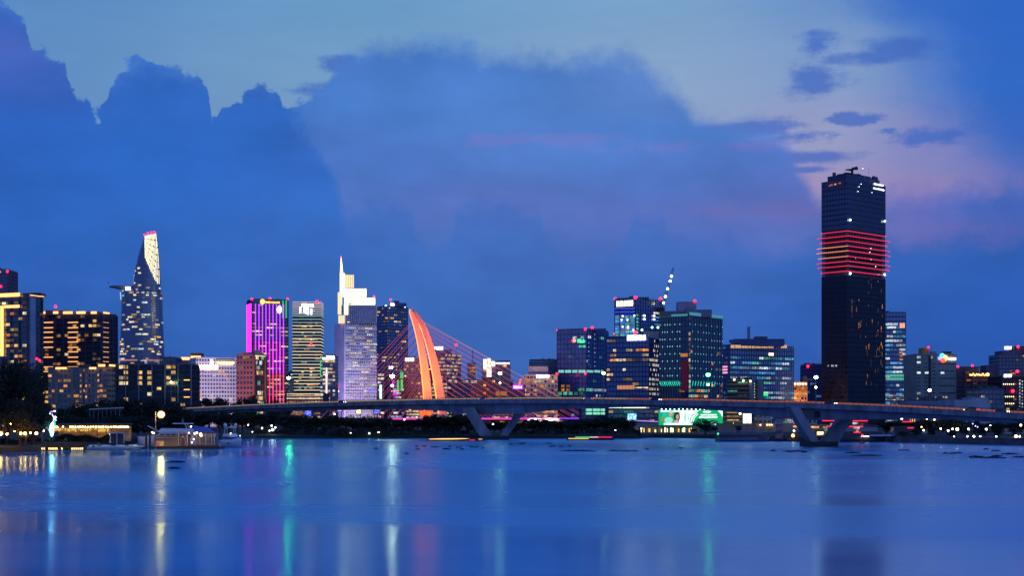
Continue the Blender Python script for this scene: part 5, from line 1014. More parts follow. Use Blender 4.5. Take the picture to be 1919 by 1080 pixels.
# ------------------------------------------------------------------ small lights along the banks, each a lamp on its post
def park_lamp(px, py, Y, r, m, label, group):
    z = Z(py, Y); x = X(px, Y); rt = thing('park_lamp', label, 'lamp', (x, Y, 1.9), group)
    MB().tube([(x, Y, 1.9), (x, Y, max(z, 2.3))], [.07, .05], 5).build('pole', BLACK, rt); MB().ball((x, Y, max(z, 2.3)), r*.78, 8).build('lamp_head', m, rt)
PW = glow('park_white', (255, 248, 225), 16); PA = glow('park_amber', (255, 190, 110), 12); PB = glow('park_blue', (150, 140, 255), 8)
for i, (px, py, r, m, lab) in enumerate(((1690, 785, .55, PW, 'bright lamp just right of the red lit boat'), (1737, 786, .4, PA, 'small amber lamp before the pale riverside house'), (1751, 787, .5, PA, 'larger amber lamp beside the pale riverside house'), (1727, 801, .35, PA, 'amber lamp among the trees right of the red lit boat'), (1731, 807, .4, PW, 'white lamp over the lit bush'), (1763, 804, .45, PW, 'leftmost of the white park lamps in the row'),
        (1777, 808, .5, PW, 'low white park lamp beside a lit bush'), (1785, 804.5, .42, PW, 'white park lamp left of the brightest one'), (1794, 805, .75, PW, 'brightest park lamp on the right bank'), (1815, 805, .55, PW, 'white park lamp right of the brightest one'), (1848, 805.5, .55, PW, 'white park lamp in front of the dark trees'), (1813, 821, .35, PW, 'left one of the three promenade lamps by the wall'), (1825, 821, .55, PW, 'middle one of the three promenade lamps by the wall'), (1837, 822, .42, PW, 'right one of the three promenade lamps by the wall'),
        (1788, 821, .3, PW, 'faint promenade lamp left of the group of three'), (1867, 823, .35, PW, 'lone promenade lamp right of the group of three'), (1904, 824, .8, PW, 'large promenade lamp near the right edge'), (1911, 820, .4, PW, 'small lamp above the large promenade lamp'), (1913, 797.5, .6, PA, 'amber lamp under the bridge at the right edge'), (1823, 795, .3, PB, 'blue fairy light lamp left in the park'), (1828, 799, .3, PB, 'blue fairy light lamp lower in the park'), (1832, 801, .28, PB, 'blue fairy light lamp right in the park'), (1856, 798, .25, PW, 'tiny lamp above the dark park trees'))):
    park_lamp(px, py, 585 if py > 815 else 594, r, m, lab, 'park lamps on the right bank')
for px, py, r, m, lab in ((465, 797, .3, PW, 'small white lamp right of the small white yacht'), (491, 803, .4, PW, 'white lamp among trees right of the small yacht'), (509, 798.5, .4, PW, 'upper lamp of the cluster beside the reddish pier'), (511, 806, .7, PW, 'brightest lamp of the cluster beside the reddish pier'), (516, 802, .4, PW, 'right lamp of the cluster beside the reddish pier'), (505, 808, .35, PW, 'left lamp of the cluster beside the reddish pier'), (473, 810, .25, PW, 'faint lamp by the water right of the small yacht'), (657, 812, .25, PW, 'tiny dim lamp in the dark trees'), (692, 814.5, .5, glow('park_mint', (190, 255, 215), 8), 'mint lamp at the foot of the dark bank trees'), (709.5, 811, .35, PW, 'upright white lamp beside the mint lamp'), (758, 787, .4, PW, 'white lamp above the bank trees under the pylon'), (924, 795.5, .4, PW, 'white lamp between the legs of the left V pier'), (1153, 807, .5, PW, 'white lamp in the dark trees left of the arcade'), (627, 777, .35, PW, 'white lamp under the bridge girder among the trees')):
    park_lamp(px, py, 674, r, m, lab, 'lamps along the far bank')
# ------------------------------------------------------------------ lit things under the bridge
def slab(name, label, cat, x0, x1, y0, y1, Y, m, depth=.6, group=None, posts=True, kindm=None):
    """an upright lit board with its frame and posts"""
    rt = thing(name, label, cat, (X((x0+x1)/2, Y), Y, 1.9), group); za, zb = Z(y1, Y), Z(y0, Y); xa, xb = X(x0, Y), X(x1, Y)
    MB().box(((xa+xb)/2, Y+depth/2, (za+zb)/2), (xb-xa, depth, zb-za)).build('panel', m, rt)
    b = MB()
    for z in (za-.15, zb+.15): b.box(((xa+xb)/2, Y+depth/2, z), (xb-xa+.6, depth+.2, .28))
    for x in (xa-.15, xb+.15): b.box((x, Y+depth/2, (za+zb)/2), (.28, depth+.2, zb-za))
    b.build('frame', STEEL, rt)
    if posts and za > 2.2:
        for x in (xa+(xb-xa)*.12, xa+(xb-xa)*.88): b = MB(); b.tube([(x, Y+depth/2, 1.9), (x, Y+depth/2, za)], .25, 6); b.build('post', STEEL, rt)
    return rt, xa, xb, za, zb
Y = 725; GRN = glow('board_green', (0, 190, 120), .85); rt, xa, xb, za, zb = slab('billboard', 'long bright green and white advertising board seen under the bridge', 'billboard', 1234.5, 1354.5, 769, 797.5, Y, GRN)
def bx(px): return X(px, Y)
def decal(poly, m, name, off):
    q = MB(); n = len(poly); q.add([P(x, y, Y-off) for x, y in poly]+[P(x, y, Y-off+.1) for x, y in poly], [tuple(range(n)), tuple(range(n, 2*n))[::-1]]+[(i, n+i, n+(i+1) % n, (i+1) % n) for i in range(n)]); return q.build(name, m, rt)
BW = glow('board_white', (235, 255, 250), 1.5); BT = glow('board_teal', (40, 215, 190), .8); SK = glow('board_skin', (235, 170, 150), .8); DK = glow('board_brown', (80, 60, 50), .35); BM = glow('board_mint', (150, 240, 215), 1.0)
decal([(1274, 770), (1310, 770), (1300, 779), (1297, 788), (1296, 797), (1273, 797)], BW, 'white_area', .12); decal([(1238, 770), (1300, 770), (1300, 772.5), (1238, 772.5)], BW, 'white_area', .25); decal([(1244, 793.5), (1298, 793.5), (1298, 797), (1244, 797)], BW, 'white_area', .26)
def blob(cx, cy, rx, ry, m, nm, off): decal([(cx+rx*cos(a*pi/7), cy+ry*sin(a*pi/7)) for a in range(14)][::-1], m, nm, off)
blob(1257, 777, 4, 4.5, SK, 'portrait_face', .3); blob(1258, 772.5, 4.5, 2.5, BM, 'portrait_cap', .42); blob(1253, 788, 8, 6, BM, 'portrait_clothing', .28); blob(1246, 777, 5, 6, BT, 'portrait_backdrop', .2)
blob(1268.5, 782, 6, 9, DK, 'portrait_hair', .3); blob(1269.5, 782, 3, 4.8, SK, 'portrait_face', .44); blob(1268, 791, 4.5, 3.5, glow('board_pink', (240, 190, 200), .8), 'portrait_clothing', .5); blob(1241, 786, 2.2, 4.5, glow('board_orange', (220, 140, 80), .7), 'portrait_clothing', .3); blob(1284, 783, 2, 9, BM, 'pale_figure', .25); blob(1290, 784, 1.4, 7, glow('board_pale', (200, 225, 220), 1.0), 'pale_figure', .26)
def arc(cx, cy, r, a0, a1, w, m, off):
    n = 10; o = [(cx+r*cos(a0+(a1-a0)*k/n), cy-r*.8*sin(a0+(a1-a0)*k/n)) for k in range(n+1)]; i_ = [(cx+(r-w)*cos(a0+(a1-a0)*k/n), cy-(r-w)*.8*sin(a0+(a1-a0)*k/n)) for k in range(n+1)]
    q = MB()
    for k in range(n): q.quad(P(*i_[k], Y-off), P(*i_[k+1], Y-off), P(*o[k+1], Y-off), P(*o[k], Y-off))
    return q.build('swoosh', m, rt)
arc(1322, 792, 27, 2.2, 3.3, 1.8, BW, .5); arc(1322, 792, 23.5, 2.2, 3.3, 1.2, BW, .52); arc(1322, 792, 30, 2.3, 3.2, 2, BT, .45)
decal([(1345, 770), (1354, 769.5), (1354, 781), (1351, 776)], BW, 'corner_flash', .3); decal([(1351, 776.5), (1354, 781), (1354, 784)], glow('board_gold', (255, 210, 90), 1.1), 'corner_flash', .32); blob(1325, 772.5, 8, 1.8, BW, 'logo_strip', .3); blob(1336, 791.5, 3.5, 2.2, BW, 'logo_strip', .3); decal([(1338, 795), (1350, 795), (1350, 797), (1338, 797)], BW, 'logo_strip', .31)
fcb = Face((xa, Y), (xb, Y))
for k, (a, b_, y0, y1, n) in enumerate(((1313, 1343, 777, 779.6, 14), (1310, 1345, 781.3, 784, 16))): glyph_row(rt, fcb, bx(a)-xa, bx(b_)-xa, Z(y1, Y), Z(y0, Y), .35, BW, n, 60+k).name = 'lettering'
q = MB()
for k in range(14): p = P(1240+k*8, 767.5, Y-1); q.tube([P(1240+k*8, 769, Y), p], .06, 4); q.ball(p, .3, 6)
q.build('flood_lamp', glow('board_lamp', (220, 255, 240), 6), rt)
slab('light_box', 'tall narrow white light box right of the green billboard', 'light box', 1392.5, 1408, 776, 799.5, 700, glow('lightbox_white', (255, 250, 240), 2.2)); 
rt2, *_ = slab('light_box', 'square pale blue lit screen left of the green billboard', 'light box', 1176, 1192.5, 775.5, 792, 715, glow('screen_blue', (110, 190, 255), 1.2))
rnd = random.Random(6); q = MB()
for k in range(40): x, y = rnd.uniform(1176.5, 1192), rnd.uniform(776, 791.5); q.box(P(x, y, 714.9), (rnd.uniform(.2, .6), .06, rnd.uniform(.2, .6)))
q.build('screen_image', glow('screen_white', (200, 235, 255), 1.7), rt2)
# raised riverside road with arcade
Y = 735; rt = thing('riverside_arcade', 'raised riverside road over a brightly lit row of arches below the billboard', 'arcade', (X(1250, Y), Y, 1.9))
CR = mat('arcade_stone', (.36, .30, .30), .85); m = MB(); m.box(((X(1165, Y)+X(1312, Y))/2, Y+6, Z(798.5, Y)), (X(1312, Y)-X(1165, Y), 12, 1.6)); m.box(((X(1165, Y)+X(1312, Y))/2, Y+.3, Z(796, Y)), (X(1312, Y)-X(1165, Y), .3, 1.2)); m.build('road_deck', CR, rt)
for px in range(1188, 1312, 11): MB().box((X(px, Y), Y+.9, (Z(800.5, Y)+1.9)/2), (1.1, 1.4, Z(800.5, Y)-1.9)).build('pillar', CR, rt)
MB().box(((X(1185, Y)+X(1310, Y))/2, Y+9, 4), (X(1310, Y)-X(1185, Y), .4, 3.6)).build('back_wall', mat('arcade_wall', (.5, .42, .28), .8), rt)
rnd = random.Random(8)
for px, w, c in ((1200, 5, 'y'), (1208.5, 4, 'w'), (1217, 2.5, 'a'), (1229, 4, 'y'), (1240, 2, 'w'), (1249, 8, 'y'), (1259, 6, 'y'), (1272, 2.5, 'd'), (1281, 5, 'y'), (1292, 2, 'a')):
    MB().box(P(px, 808+rnd.uniform(-1, 1), Y+2.5), (w/F*Y, 1.2, rnd.uniform(1.6, 2.6))).build('shop_light', glow('shop_'+c, {'y': (255, 235, 180), 'w': (255, 215, 140), 'a': (255, 170, 80), 'd': (190, 150, 70)}[c], 2.0), rt)
for px in (1202, 1231, 1247, 1258, 1282, 1296): MB().ball(P(px, 803.5, Y+2), .35, 6).build('lamp', glow('arcade_lamp', (255, 230, 170), 9), rt)
MB().tube([P(1162, 787.5, Y-.3), P(1236, 791, Y-.3)], .22, 5).build('light_strip', glow('violet_rail', (190, 130, 255), 1.2), rt)
T = Tower('office_block', 'low glass hall with bright mint ground floors under the bridge beside the bank trees', 'building', 1090, None, 1138, 762, 1000, mats=[G_TEAL, FRAME], fh=3.4, bay=3.5)
for y in (766.5, 773):
    for a, b in ((1098, 1110), (1111.5, 1124), (1125.5, 1137)): T.spot(0, a, y, b, y+4.6, glow('hall_mint', (140, 240, 200), 1.0), 'window', .4)
T.done()
T = Tower('office_block', 'low building with a long bright white light line under the bridge above the blue screen', 'building', 1140, None, 1236, 760, 960, mats=[G_TEAL, FRAME], fh=3.2, bay=3.5)
T.spot(0, 1141, 764, 1165, 765.2, glow('white_line', (235, 255, 215), 1.8), 'light_strip', .5, .3); T.spot(0, 1167, 763.2, 1210, 765.4, glow('white_line', (235, 255, 215), 1.8), 'light_strip', .5, .3); T.light(0, .25, 'gcw', run=2); T.done()
T = Tower('parking_building', 'low open building with horizontal lit floors between the billboard and the white light box', 'building', 1357, None, 1392, 766, 760, mats=[mat('olive_dark', (.08, .075, .06), .8), mat('olive_slab', (.22, .22, .14), .8)], fh=2.4, bay=9, mull=0)
for y in (773, 780, 787): T.spot(0, 1362, y, 1384, y+1.6, LITS['w'], 'window', .4)
for px, py, r in ((1387, 776, .6), (1374, 795, .5), (1382, 797.5, .9), (1379, 796, .6)): beacon(T.root, P(px, py, 752), r, glow('lamp_warm_small', (255, 220, 160), 8))
T.done()
T = Tower('house', 'cream plain house with small dark windows under the bridge left of the right V pier', 'house', 1421, None, 1446, 774, 740, style='punched', mats=[mat('cream_render', (.55, .46, .32), .85), G_DARK], fh=3.3, bay=2.8, depth=12); T.plant(1421, 1446, 772.5, mat('cream_render', (.55, .46, .32), .85), 0, 12, name='roof'); T.done()
T = Tower('house', 'pale narrow house seen through the legs of the right V pier', 'house', 1514, None, 1531, 785, 760, style='punched', mats=[mat('pale_render', (.5, .46, .36), .85), G_DARK], fh=3, bay=2.5, depth=12); T.light(0, .3, 'wa', run=1); T.done()
T = Tower('house', 'pale house with dark windows under the right part of the bridge', 'house', 1716, None, 1746, 781, 700, style='punched', mats=[mat('cream_render', (.55, .46, .32), .85), G_DARK], fh=3.2, bay=3, depth=12); T.spot(0, 1724, 785, 1729, 786.5, BLACK, 'window', .1); T.done()
T = Tower('house', 'long pale house wall lit amber under the bridge at the right edge', 'house', 1884, None, 1935, 795, 680, style='punched', mats=[mat('ochre_render', (.5, .38, .25), .85), G_DARK], fh=3, bay=4, depth=10); T.done()
# boundary wall along the middle bank
rt = thing('garden_wall', 'long ochre wall lit amber behind the moored barge', 'wall', (X(1400, 690), 690, 1.9)); b = MB(); b.box(((X(1342, 690)+X(1500, 690))/2, 690, Z(802, 690)), (X(1500, 690)-X(1342, 690), .5, 4.2))
for k in range(12): b.box((X(1345+k*14, 690), 689.7, Z(802, 690)), (.5, .4, 4.5))
b.build('wall', mat('ochre_wall', (.42, .28, .19), .85), rt); 
for px in (1438, 1442, 1446, 1425): MB().ball(P(px, 797, 689), .3, 6).build('wall_lamp', glow('wall_lamp', (255, 200, 120), 9), rt)
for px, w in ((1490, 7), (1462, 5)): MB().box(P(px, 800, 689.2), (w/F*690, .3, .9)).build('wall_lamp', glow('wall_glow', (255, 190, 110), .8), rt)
b = MB()
for k in range(10): b.box((X(1422+k*2.6, 660), 660, Z(805, 660)), (.25, .25, 3.2))
b.box((X(1434, 660), 660, Z(799, 660)), (7, .2, .2)); o = b.build('fence', mat('ochre_wall', (.42, .28, .19), .85)); tag(o, 'short upright barred fence on the bank behind the barge end', 'fence')
rt = thing('gate_house', 'small pink and white tower house left of the right V pier', 'hut', (X(1461, 640), 640, 1.9)); MB().box(P(1461, 805, 642), (2.6, 4, 9)).build('wall', mat('pink_wall', (.40, .22, .30), .8), rt); MB().box(P(1461, 794.5, 642), (3.4, 4.8, .5)).box(P(1461, 805, 639.8), (3.1, .4, .5)).build('roof', mat('pink_trim', (.5, .34, .4), .8), rt)
rt = thing('food_stall', 'brightly lit stall glowing amber between the legs of the right V pier', 'stall', (X(1537, 625), 625, 1.9)); MB().box(P(1537, 809, 627), (4, 3, .4)).box(P(1529.5, 814, 627), (.2, 3, 3)).box(P(1545, 814, 627), (.2, 3, 3)).build('roof', mat('red_roof', (.4, .08, .05), .8), rt); MB().box(P(1537, 812.5, 627), (2.8, .8, 1.2)).build('counter_light', glow('stall_light', (255, 215, 130), 4), rt); MB().box(P(1534, 817.5, 625.5), (2, .4, .5)).build('sign', glow('stall_red', (255, 60, 40), 1.5), rt)
rt = thing('market_building', 'low ochre hall seen through the right V pier', 'building', (X(1540, 700), 700, 1.9)); b = MB(); b.box(P(1540, 803.5, 703), (20, 6, 4)); b.build('wall', mat('ochre_render', (.5, .38, .25), .85), rt); MB().box(P(1540, 797.5, 703), (21, 7, .8)).build('roof', mat('roof_tan', (.4, .3, .2), .8), rt); MB().box(P(1527, 801, 699.7), (4, .2, .8)).box(P(1550, 801, 699.7), (4, .2, .8)).build('window', LITS['w'], rt)

# ------------------------------------------------------------------ boats
class XB(MB):
    def __init__(s, c, ang): super().__init__(); s.c, s.ca, s.sa = Vector(c), cos(ang), sin(ang)
    def add(s, vs, fs, mi=0): return super().add([(s.c.x+v[0]*s.ca-v[1]*s.sa, s.c.y+v[0]*s.sa+v[1]*s.ca, s.c.z+v[2]) for v in vs], fs, mi)
def hull(b, Ln, B, free, bowrise=.9, draft=.6, n=14, stern=.85, full=2.4):
    rings = []
    for k in range(n+1):
        t = k/n; x = -Ln/2+Ln*t; hb = B/2*(stern+(1-stern)*min(1, t*3))*(1-max(0, (t-.45)/.55)**full)+.03; sh = free+bowrise*max(0, (t-.3)/.7)**2; rk = max(0, t-.8)*Ln*.12
        rings.append([(x, -hb*.15, -draft*(1-max(0, t-.75)*3)), (x, -hb*.72, -draft*.3), (x+rk*.5, -hb*.93, sh*.45), (x+rk, -hb, sh), (x+rk, hb, sh), (x+rk*.5, hb*.93, sh*.45), (x, hb*.72, -draft*.3), (x, hb*.15, -draft*(1-max(0, t-.75)*3))])
    return b.loft(rings)
def cabin(b, x0, x1, w0, w1, z0, z1, rake=.6, back=.2, mi=0):
    return b.loft([[(x0, -w0, z0), (x1, -w1, z0), (x1, w1, z0), (x0, w0, z0)], [(x0+back, -w0*.9, z1), (x1-rake, -w1*.85, z1), (x1-rake, w1*.85, z1), (x0+back, w0*.9, z1)]], mi)
YW_ = mat('yacht_white', (.80, .80, .82), .25, var=.05, vscale=.4); CANV = mat('blue_canvas', (.04, .09, .40), .8)
def small_yacht(label, px, Y, ang, Ln=17, B=5.2):
    c = (X(px, Y), Y, 0); rt = thing('motor_yacht', label, 'yacht', c, 'white motor yachts at the left jetty'); N_ = lambda: XB(c, ang)
    h = hull(N_(), Ln, B, 2.2, 1.2).build('hull', YW_, rt, True)
    for sx in (-1, 1):
        for x in (1.5, 3.2): b = N_(); b.box((x, sx*B*.47, 1.35), (1.0, .25, .4)); b.build('porthole', G_INK, h)
    cabin(N_(), -Ln*.36, Ln*.22, B*.40, B*.30, 2.15, 3.9, 2.4, .2).build('cabin', YW_, rt); cabin(N_(), -Ln*.33, Ln*.235, B*.41, B*.31, 2.7, 3.55, 1.5, .2).build('windscreen', G_INK, rt)
    cabin(N_(), -Ln*.34, Ln*.06, B*.38, B*.30, 3.92, 4.6, .5, .1).build('flybridge', YW_, rt); cabin(N_(), Ln*.10, Ln*.40, B*.33, B*.16, 2.9, 3.5, 1.6, .2).build('bow_cover', CANV, rt)
    b = N_()
    for sy in (-1, 1): b.tube([(-4.6, sy*1.7, 4.5), (-4.0, sy*1.6, 6.6), (-1.6, sy*1.5, 6.9)], .14, 5); b.tube([(-1.2, sy*1.6, 4.6), (-1.6, sy*1.5, 6.9)], .09, 5)
    b.loft([[(-4.4, -1.8, 6.8), (.2, -1.6, 6.8), (.2, 1.6, 6.8), (-4.4, 1.8, 6.8)], [(-4.3, -1.7, 7.05), (.1, -1.5, 7.05), (.1, 1.5, 7.05), (-4.3, 1.7, 7.05)]]); b.build('hardtop', YW_, rt)
    for sy in (-1, 1): b = N_(); b.ball((-2.6, sy*1.9, 7.75), .62, 10, sz=(1, 1, 1.1)); b.tube([(-2.6, sy*1.9, 7), (-2.6, sy*1.9, 7.3)], .2, 6); b.build('radar_dome', YW_, rt)
    b = N_(); b.tube([(-2.6, 0, 7), (-2.6, 0, 8.9)], .09, 5); b.box((-2.6, 0, 8.2), (.3, 1.7, .18)); b.tube([(-2.6, .5, 8.2), (-2.6, .5, 9.6)], .03, 4); b.build('mast', STEEL, rt)
    b = N_()
    for sy in (-1, 1):
        pts = [(Ln*(-.2+.7*k/10), sy*B*.5*(1-max(0, (-.2+.7*k/10+.05)/.56)**2.2)*.97, 2.95+1.2*max(0, k/10-.25)) for k in range(11)]; b.tube(pts, .04, 4)
        for p in pts[::2]: b.tube([p, (p[0], p[1], p[2]-.8)], .03, 4)
    b.build('rail', STEEL, rt); b = N_(); b.ball((Ln*.05, -1, 4.9), .16, 6); b.build('deck_lamp', glow('deck_lamp', (255, 250, 230), 8), rt); b = N_(); b.ball((Ln*.31, 1.1, 4.0), .16, 6); b.build('deck_lamp', glow('deck_lamp', (255, 250, 230), 8), rt)
small_yacht('smaller white motor yacht with two radar domes and blue bow cover', 436, 502, radians(-62))
def large_yacht():
    Y = 512; c = (X(322, Y), Y, 0); rt = thing('motor_yacht', 'larger white motor yacht moored behind the floating pavilion and tall lamp', 'yacht', c, 'white motor yachts at the left jetty'); ang = pi; N_ = lambda: XB(c, ang)
    h = hull(N_(), 24, 6, 2.6, 1.1).build('hull', YW_, rt, True)
    for k in range(5): b = N_(); b.box((-6+k*2.6, 2.95, 1.5), (1.3, .2, .45)); b.build('porthole', G_INK, h)
    cabin(N_(), -9, 6.5, 2.6, 2.0, 2.6, 5.0, 2.6, .3).build('cabin', YW_, rt)
    for k in range(6): b = N_(); b.box((-7.6+k*2.1, 2.45, 3.9), (1.7, .25, 1.1)); b.build('window', G_INK, rt)
    b = N_(); b.loft([[(-11.5, -2.8, 5.02), (3.4, -2.3, 5.02), (5.4, 0, 5.02), (3.4, 2.3, 5.02), (-11.5, 2.8, 5.02)], [(-11.3, -2.7, 6.3), (2.2, -2.1, 6.5), (3.8, 0, 6.5), (2.2, 2.1, 6.5), (-11.3, 2.7, 6.3)]]); b.build('flybridge', YW_, rt)
    b = N_()
    for sy in (-1, 1): b.tube([(-6, sy*2, 6.3), (-5.2, sy*1.9, 8.1)], .16, 5); b.tube([(4.6, sy*2, 5.2), (8.6, sy*.8, 7.4)], .1, 4)
    b.loft([[(-7.4, -2.2, 8.1), (-.6, -1.9, 8.1), (-.6, 1.9, 8.1), (-7.4, 2.2, 8.1)], [(-7.3, -2.1, 8.4), (-.8, -1.8, 8.4), (-.8, 1.8, 8.4), (-7.3, 2.1, 8.4)]]); b.build('hardtop', YW_, rt)
    b = N_(); b.tube([(-4, 0, 8.4), (-4, 0, 10.4)], .12, 5); b.ball((-4, 0, 9.0), .5, 8); b.build('mast', STEEL, rt)
    b = N_(); cabin(b, 6, 10.6, 1.7, .7, 3.2, 3.9, 1.2); b.build('bow_cover', YW_, rt)
    b = N_()
    for sy in (-1, 1):
        pts = [(-2+14*k/9, sy*3*(1-max(0, (k/9-.3)/.72)**2)*.95, 3.7+.9*k/9) for k in range(10)]; b.tube(pts, .05, 4)
        for p in pts: b.tube([p, (p[0], p[1], p[2]-.8)], .035, 4)
    b.build('rail', STEEL, rt)
large_yacht()
def speedboat(label, px, Y, ang, Ln=8):
    c = (X(px, Y), Y, 0); rt = thing('speedboat', label, 'speedboat', c, 'speedboats at the left pontoon'); N_ = lambda: XB(c, ang)
    hull(N_(), Ln, 2.5, .95, .55, .3).build('hull', mat('dark_hull', (.02, .03, .06), .3), rt, True); b = N_(); hull(b, Ln*1.01, 2.56, .98, .56, -.72); b.build('gunwale', mat('pale_blue_gel', (.25, .42, .55), .35), rt, True)
    cabin(N_(), -1.6, 1.9, .95, .7, .95, 1.5, .9).build('console', YW_, rt); cabin(N_(), .6, 1.9, .8, .6, 1.5, 2.2, 1.0, .7).build('windscreen', G_TEAL, rt); b = N_(); b.box((-Ln*.5-.25, 0, .9), (.5, .6, 1.0)); b.build('outboard_motor', BLACK, rt)
for px, Y, a, lab in ((176, 466, .12, 'leftmost dark hulled speedboat at the long pontoon'), (200, 465, 0, 'middle speedboat with pale blue side at the long pontoon'), (226, 466, .1, 'speedboat nearest the larger yacht at the long pontoon'), (250, 470, .5, 'pale blue speedboat tucked against the larger yacht')): speedboat(lab, px, Y, a)
WOOD = mat('pier_wood', (.10, .075, .055), .9, var=.4, vscale=.6)
rt = thing('pontoon', 'long low floating pontoon in front of the speedboats', 'pontoon', (X(210, 458), 458, 0)); b = MB(); b.box((X(211, 457), 457, .35), (X(262, 457)-X(158, 457), 2.4, .5)); b.build('deck', mat('pontoon_grey', (.25, .27, .32), .8), rt); b = MB()
for k in range(7): b.box((X(163+k*16, 457), 457, .02), (1.6, 2.0, .5))
b.build('float', BLACK, rt)
for px, Y, y0, lab in ((158, 452, 829, 'thick dark mooring pile at the left end of the pontoon'), (274, 456, 812, 'left one of two tall mooring piles by the larger yacht'), (281, 458, 812, 'right one of two tall mooring piles by the larger yacht'), (124, 455, 822, 'thin mooring pile beside the neon sign')):
    b = MB(); b.tube([(X(px, Y), Y, -1), (X(px, Y), Y, Z(y0, Y))], .38, 8); b.ball((X(px, Y), Y, Z(y0, Y)), .4, 8, sz=(1, 1, .5)); tag(b.build('mooring_pile', BLACK), lab, 'mooring pile', 'mooring piles at the left bank')
rt = thing('jetty', 'dark wooden jetty with a row of warm deck lights at the left', 'jetty', (X(95, 447), 447, 0)); b = MB(); b.box((X(94, 448), 449, .95), (X(156, 448)-X(32, 448), 4, .35))
for k in range(12): b.tube([(X(34+k*11, 448), 447.3, -1), (X(34+k*11, 448), 447.3, 2.0)], .14, 5)
b.tube([(X(33, 448), 447.2, 2.0), (X(156, 448), 447.2, 2.0)], .07, 4); b.box((X(95, 448), 451, 1.6), (X(156, 448)-X(32, 448), .3, 2.4)); b.build('deck', WOOD, rt)
for px in (40, 44, 47, 58, 69, 72.5, 75.5, 79, 83, 92, 95, 98, 101, 104, 106.5, 116, 135, 139, 143, 147, 151, 154.5):
    MB().box(P(px, 842.6 if px < 68 else 841.5, 447), (.2, .3, .25 if px < 68 else .55)).build('deck_light', glow('deck_light', (255, 190, 110), 3.0 if px > 68 else 5), rt)
# pavilion and shop on a floating deck
rt = thing('floating_pavilion', 'floating timber pavilion with beige wall and pale arched frame in front of the larger yacht', 'pavilion', (X(318, 470), 470, 0)); Y = 470
MB().box(((X(280, Y)+X(412, Y))/2, Y+4, .25), (X(412, Y)-X(280, Y), 10, 1.3)).build('float', BLACK, rt)
MB().box(((X(286, Y)+X(346, Y))/2, Y+5, (Z(817, Y)+.9)/2), (X(346, Y)-X(286, Y), 6, Z(817, Y)-.9)).build('wall', mat('pavilion_board', (.38, .27, .17), .8, var=.3, vscale=.5, stretch=(.1, 1, 6)), rt)
b = MB()
for y in (817, 822): b.box(((X(284, Y)+X(348, Y))/2, Y+1.6, Z(y, Y)), (X(348, Y)-X(284, Y), .5, .18))
b.build('roof', mat('pavilion_trim', (.5, .45, .42), .7), rt)
b = MB(); ar = [(335, 836), (335, 812), (338, 808.5), (342, 807), (347, 809), (351, 813), (351, 836)]
for dy in (-.6, 1.2): b.tube([P(x, y, Y+dy) for x, y in ar], .16, 5); b.tube([P(x*.5+343*.5, y*.6+836*.4, Y+dy) for x, y in ar], .1, 5)
for (x, y) in ar[1:-1]: b.tube([P(x, y, Y-.6), P(x, y, Y+1.2)], .08, 4)
b.tube([P(358, 836, Y), P(357, 822, Y), P(364, 815, Y)], .12, 5); b.tube([P(366, 836, Y), P(362, 820, Y), P(356, 814, Y)], .12, 5); b.build('arch_frame', mat('arch_pale', (.6, .52, .42), .6), rt)
MB().box(P(341, 826, Y+.3), (1.3, .2, 3.4)).build('door', mat('door_red', (.30, .10, .05), .7), rt); MB().box(P(300, 832, Y+1.9), (2.4, .2, 1.6)).build('window', LITS['w'], rt); MB().box(P(297, 833, Y+1.7), (.8, .2, 1.2)).build('poster', glow('poster_red', (220, 90, 70), .6), rt)
for px, py, r, c in ((354, 812, .22, (255, 150, 150)), (365, 813, .3, (255, 215, 150)), (369, 811.5, .3, (255, 215, 150)), (376, 814.5, .42, (255, 205, 140)), (377, 817, .3, (255, 205, 140)), (358, 800, .25, (255, 210, 150)), (285, 811, .22, (255, 245, 225)), (288, 812.5, .22, (255, 245, 225)), (363, 824, .22, (255, 210, 150)), (360, 830, .2, (255, 210, 150))):
    MB().ball(P(px, py, Y-.4), r, 8).build('lantern', glow('lantern_%d' % (c[1]), c, 14), rt); MB().tube([P(px, py, Y-.4), P(px, 836, Y-.4)], .05, 4).build('post', WOOD, rt)
rt = thing('floating_shop', 'small boathouse with bright blue gabled roof on the floating deck beside the pavilion', 'boathouse', (X(385, 474), 474, .9)); Y = 474
MB().box(((X(366, Y)+X(403, Y))/2, Y+3, (Z(812, Y)+.9)/2), (X(403, Y)-X(366, Y), 5, Z(812, Y)-.9)).build('wall', mat('shop_wall', (.28, .24, .26), .8), rt)
b = MB(); b.add([P(363, 812, Y-.3), P(404, 811.5, Y-.3), P(393, 803, Y+3), P(363, 797.5, Y+3), P(404, 811.5, Y+6.3), P(363, 812, Y+6.3)], [(0, 1, 2, 3), (5, 3, 2, 4), (0, 3, 5), (1, 4, 2), (0, 5, 4, 1)]); b.build('roof', mat('blue_sheet', (.05, .10, .42), .5), rt)
for px in (380, 391): MB().box(P(px, 824, Y+.35), (1.2, .2, 1.8)).build('window', mat('shop_pane', (.12, .16, .3), .2), rt)
for px in (368, 375, 386, 397, 402): MB().box(P(px, 824, Y+.3), (.22, .3, 4.2)).build('post', mat('arch_pale', (.6, .52, .42), .6), rt)
b = MB(); tor = [P(402+2.3*cos(a*pi/6), 817+2.6*sin(a*pi/6), Y+.1) for a in range(13)]; b.tube(tor, .12, 5); b.build('life_ring', WHITE, rt); MB().box((X(385, Y), Y-1, 1.0), (9, 2.5, .5)).build('deck', WOOD, rt)
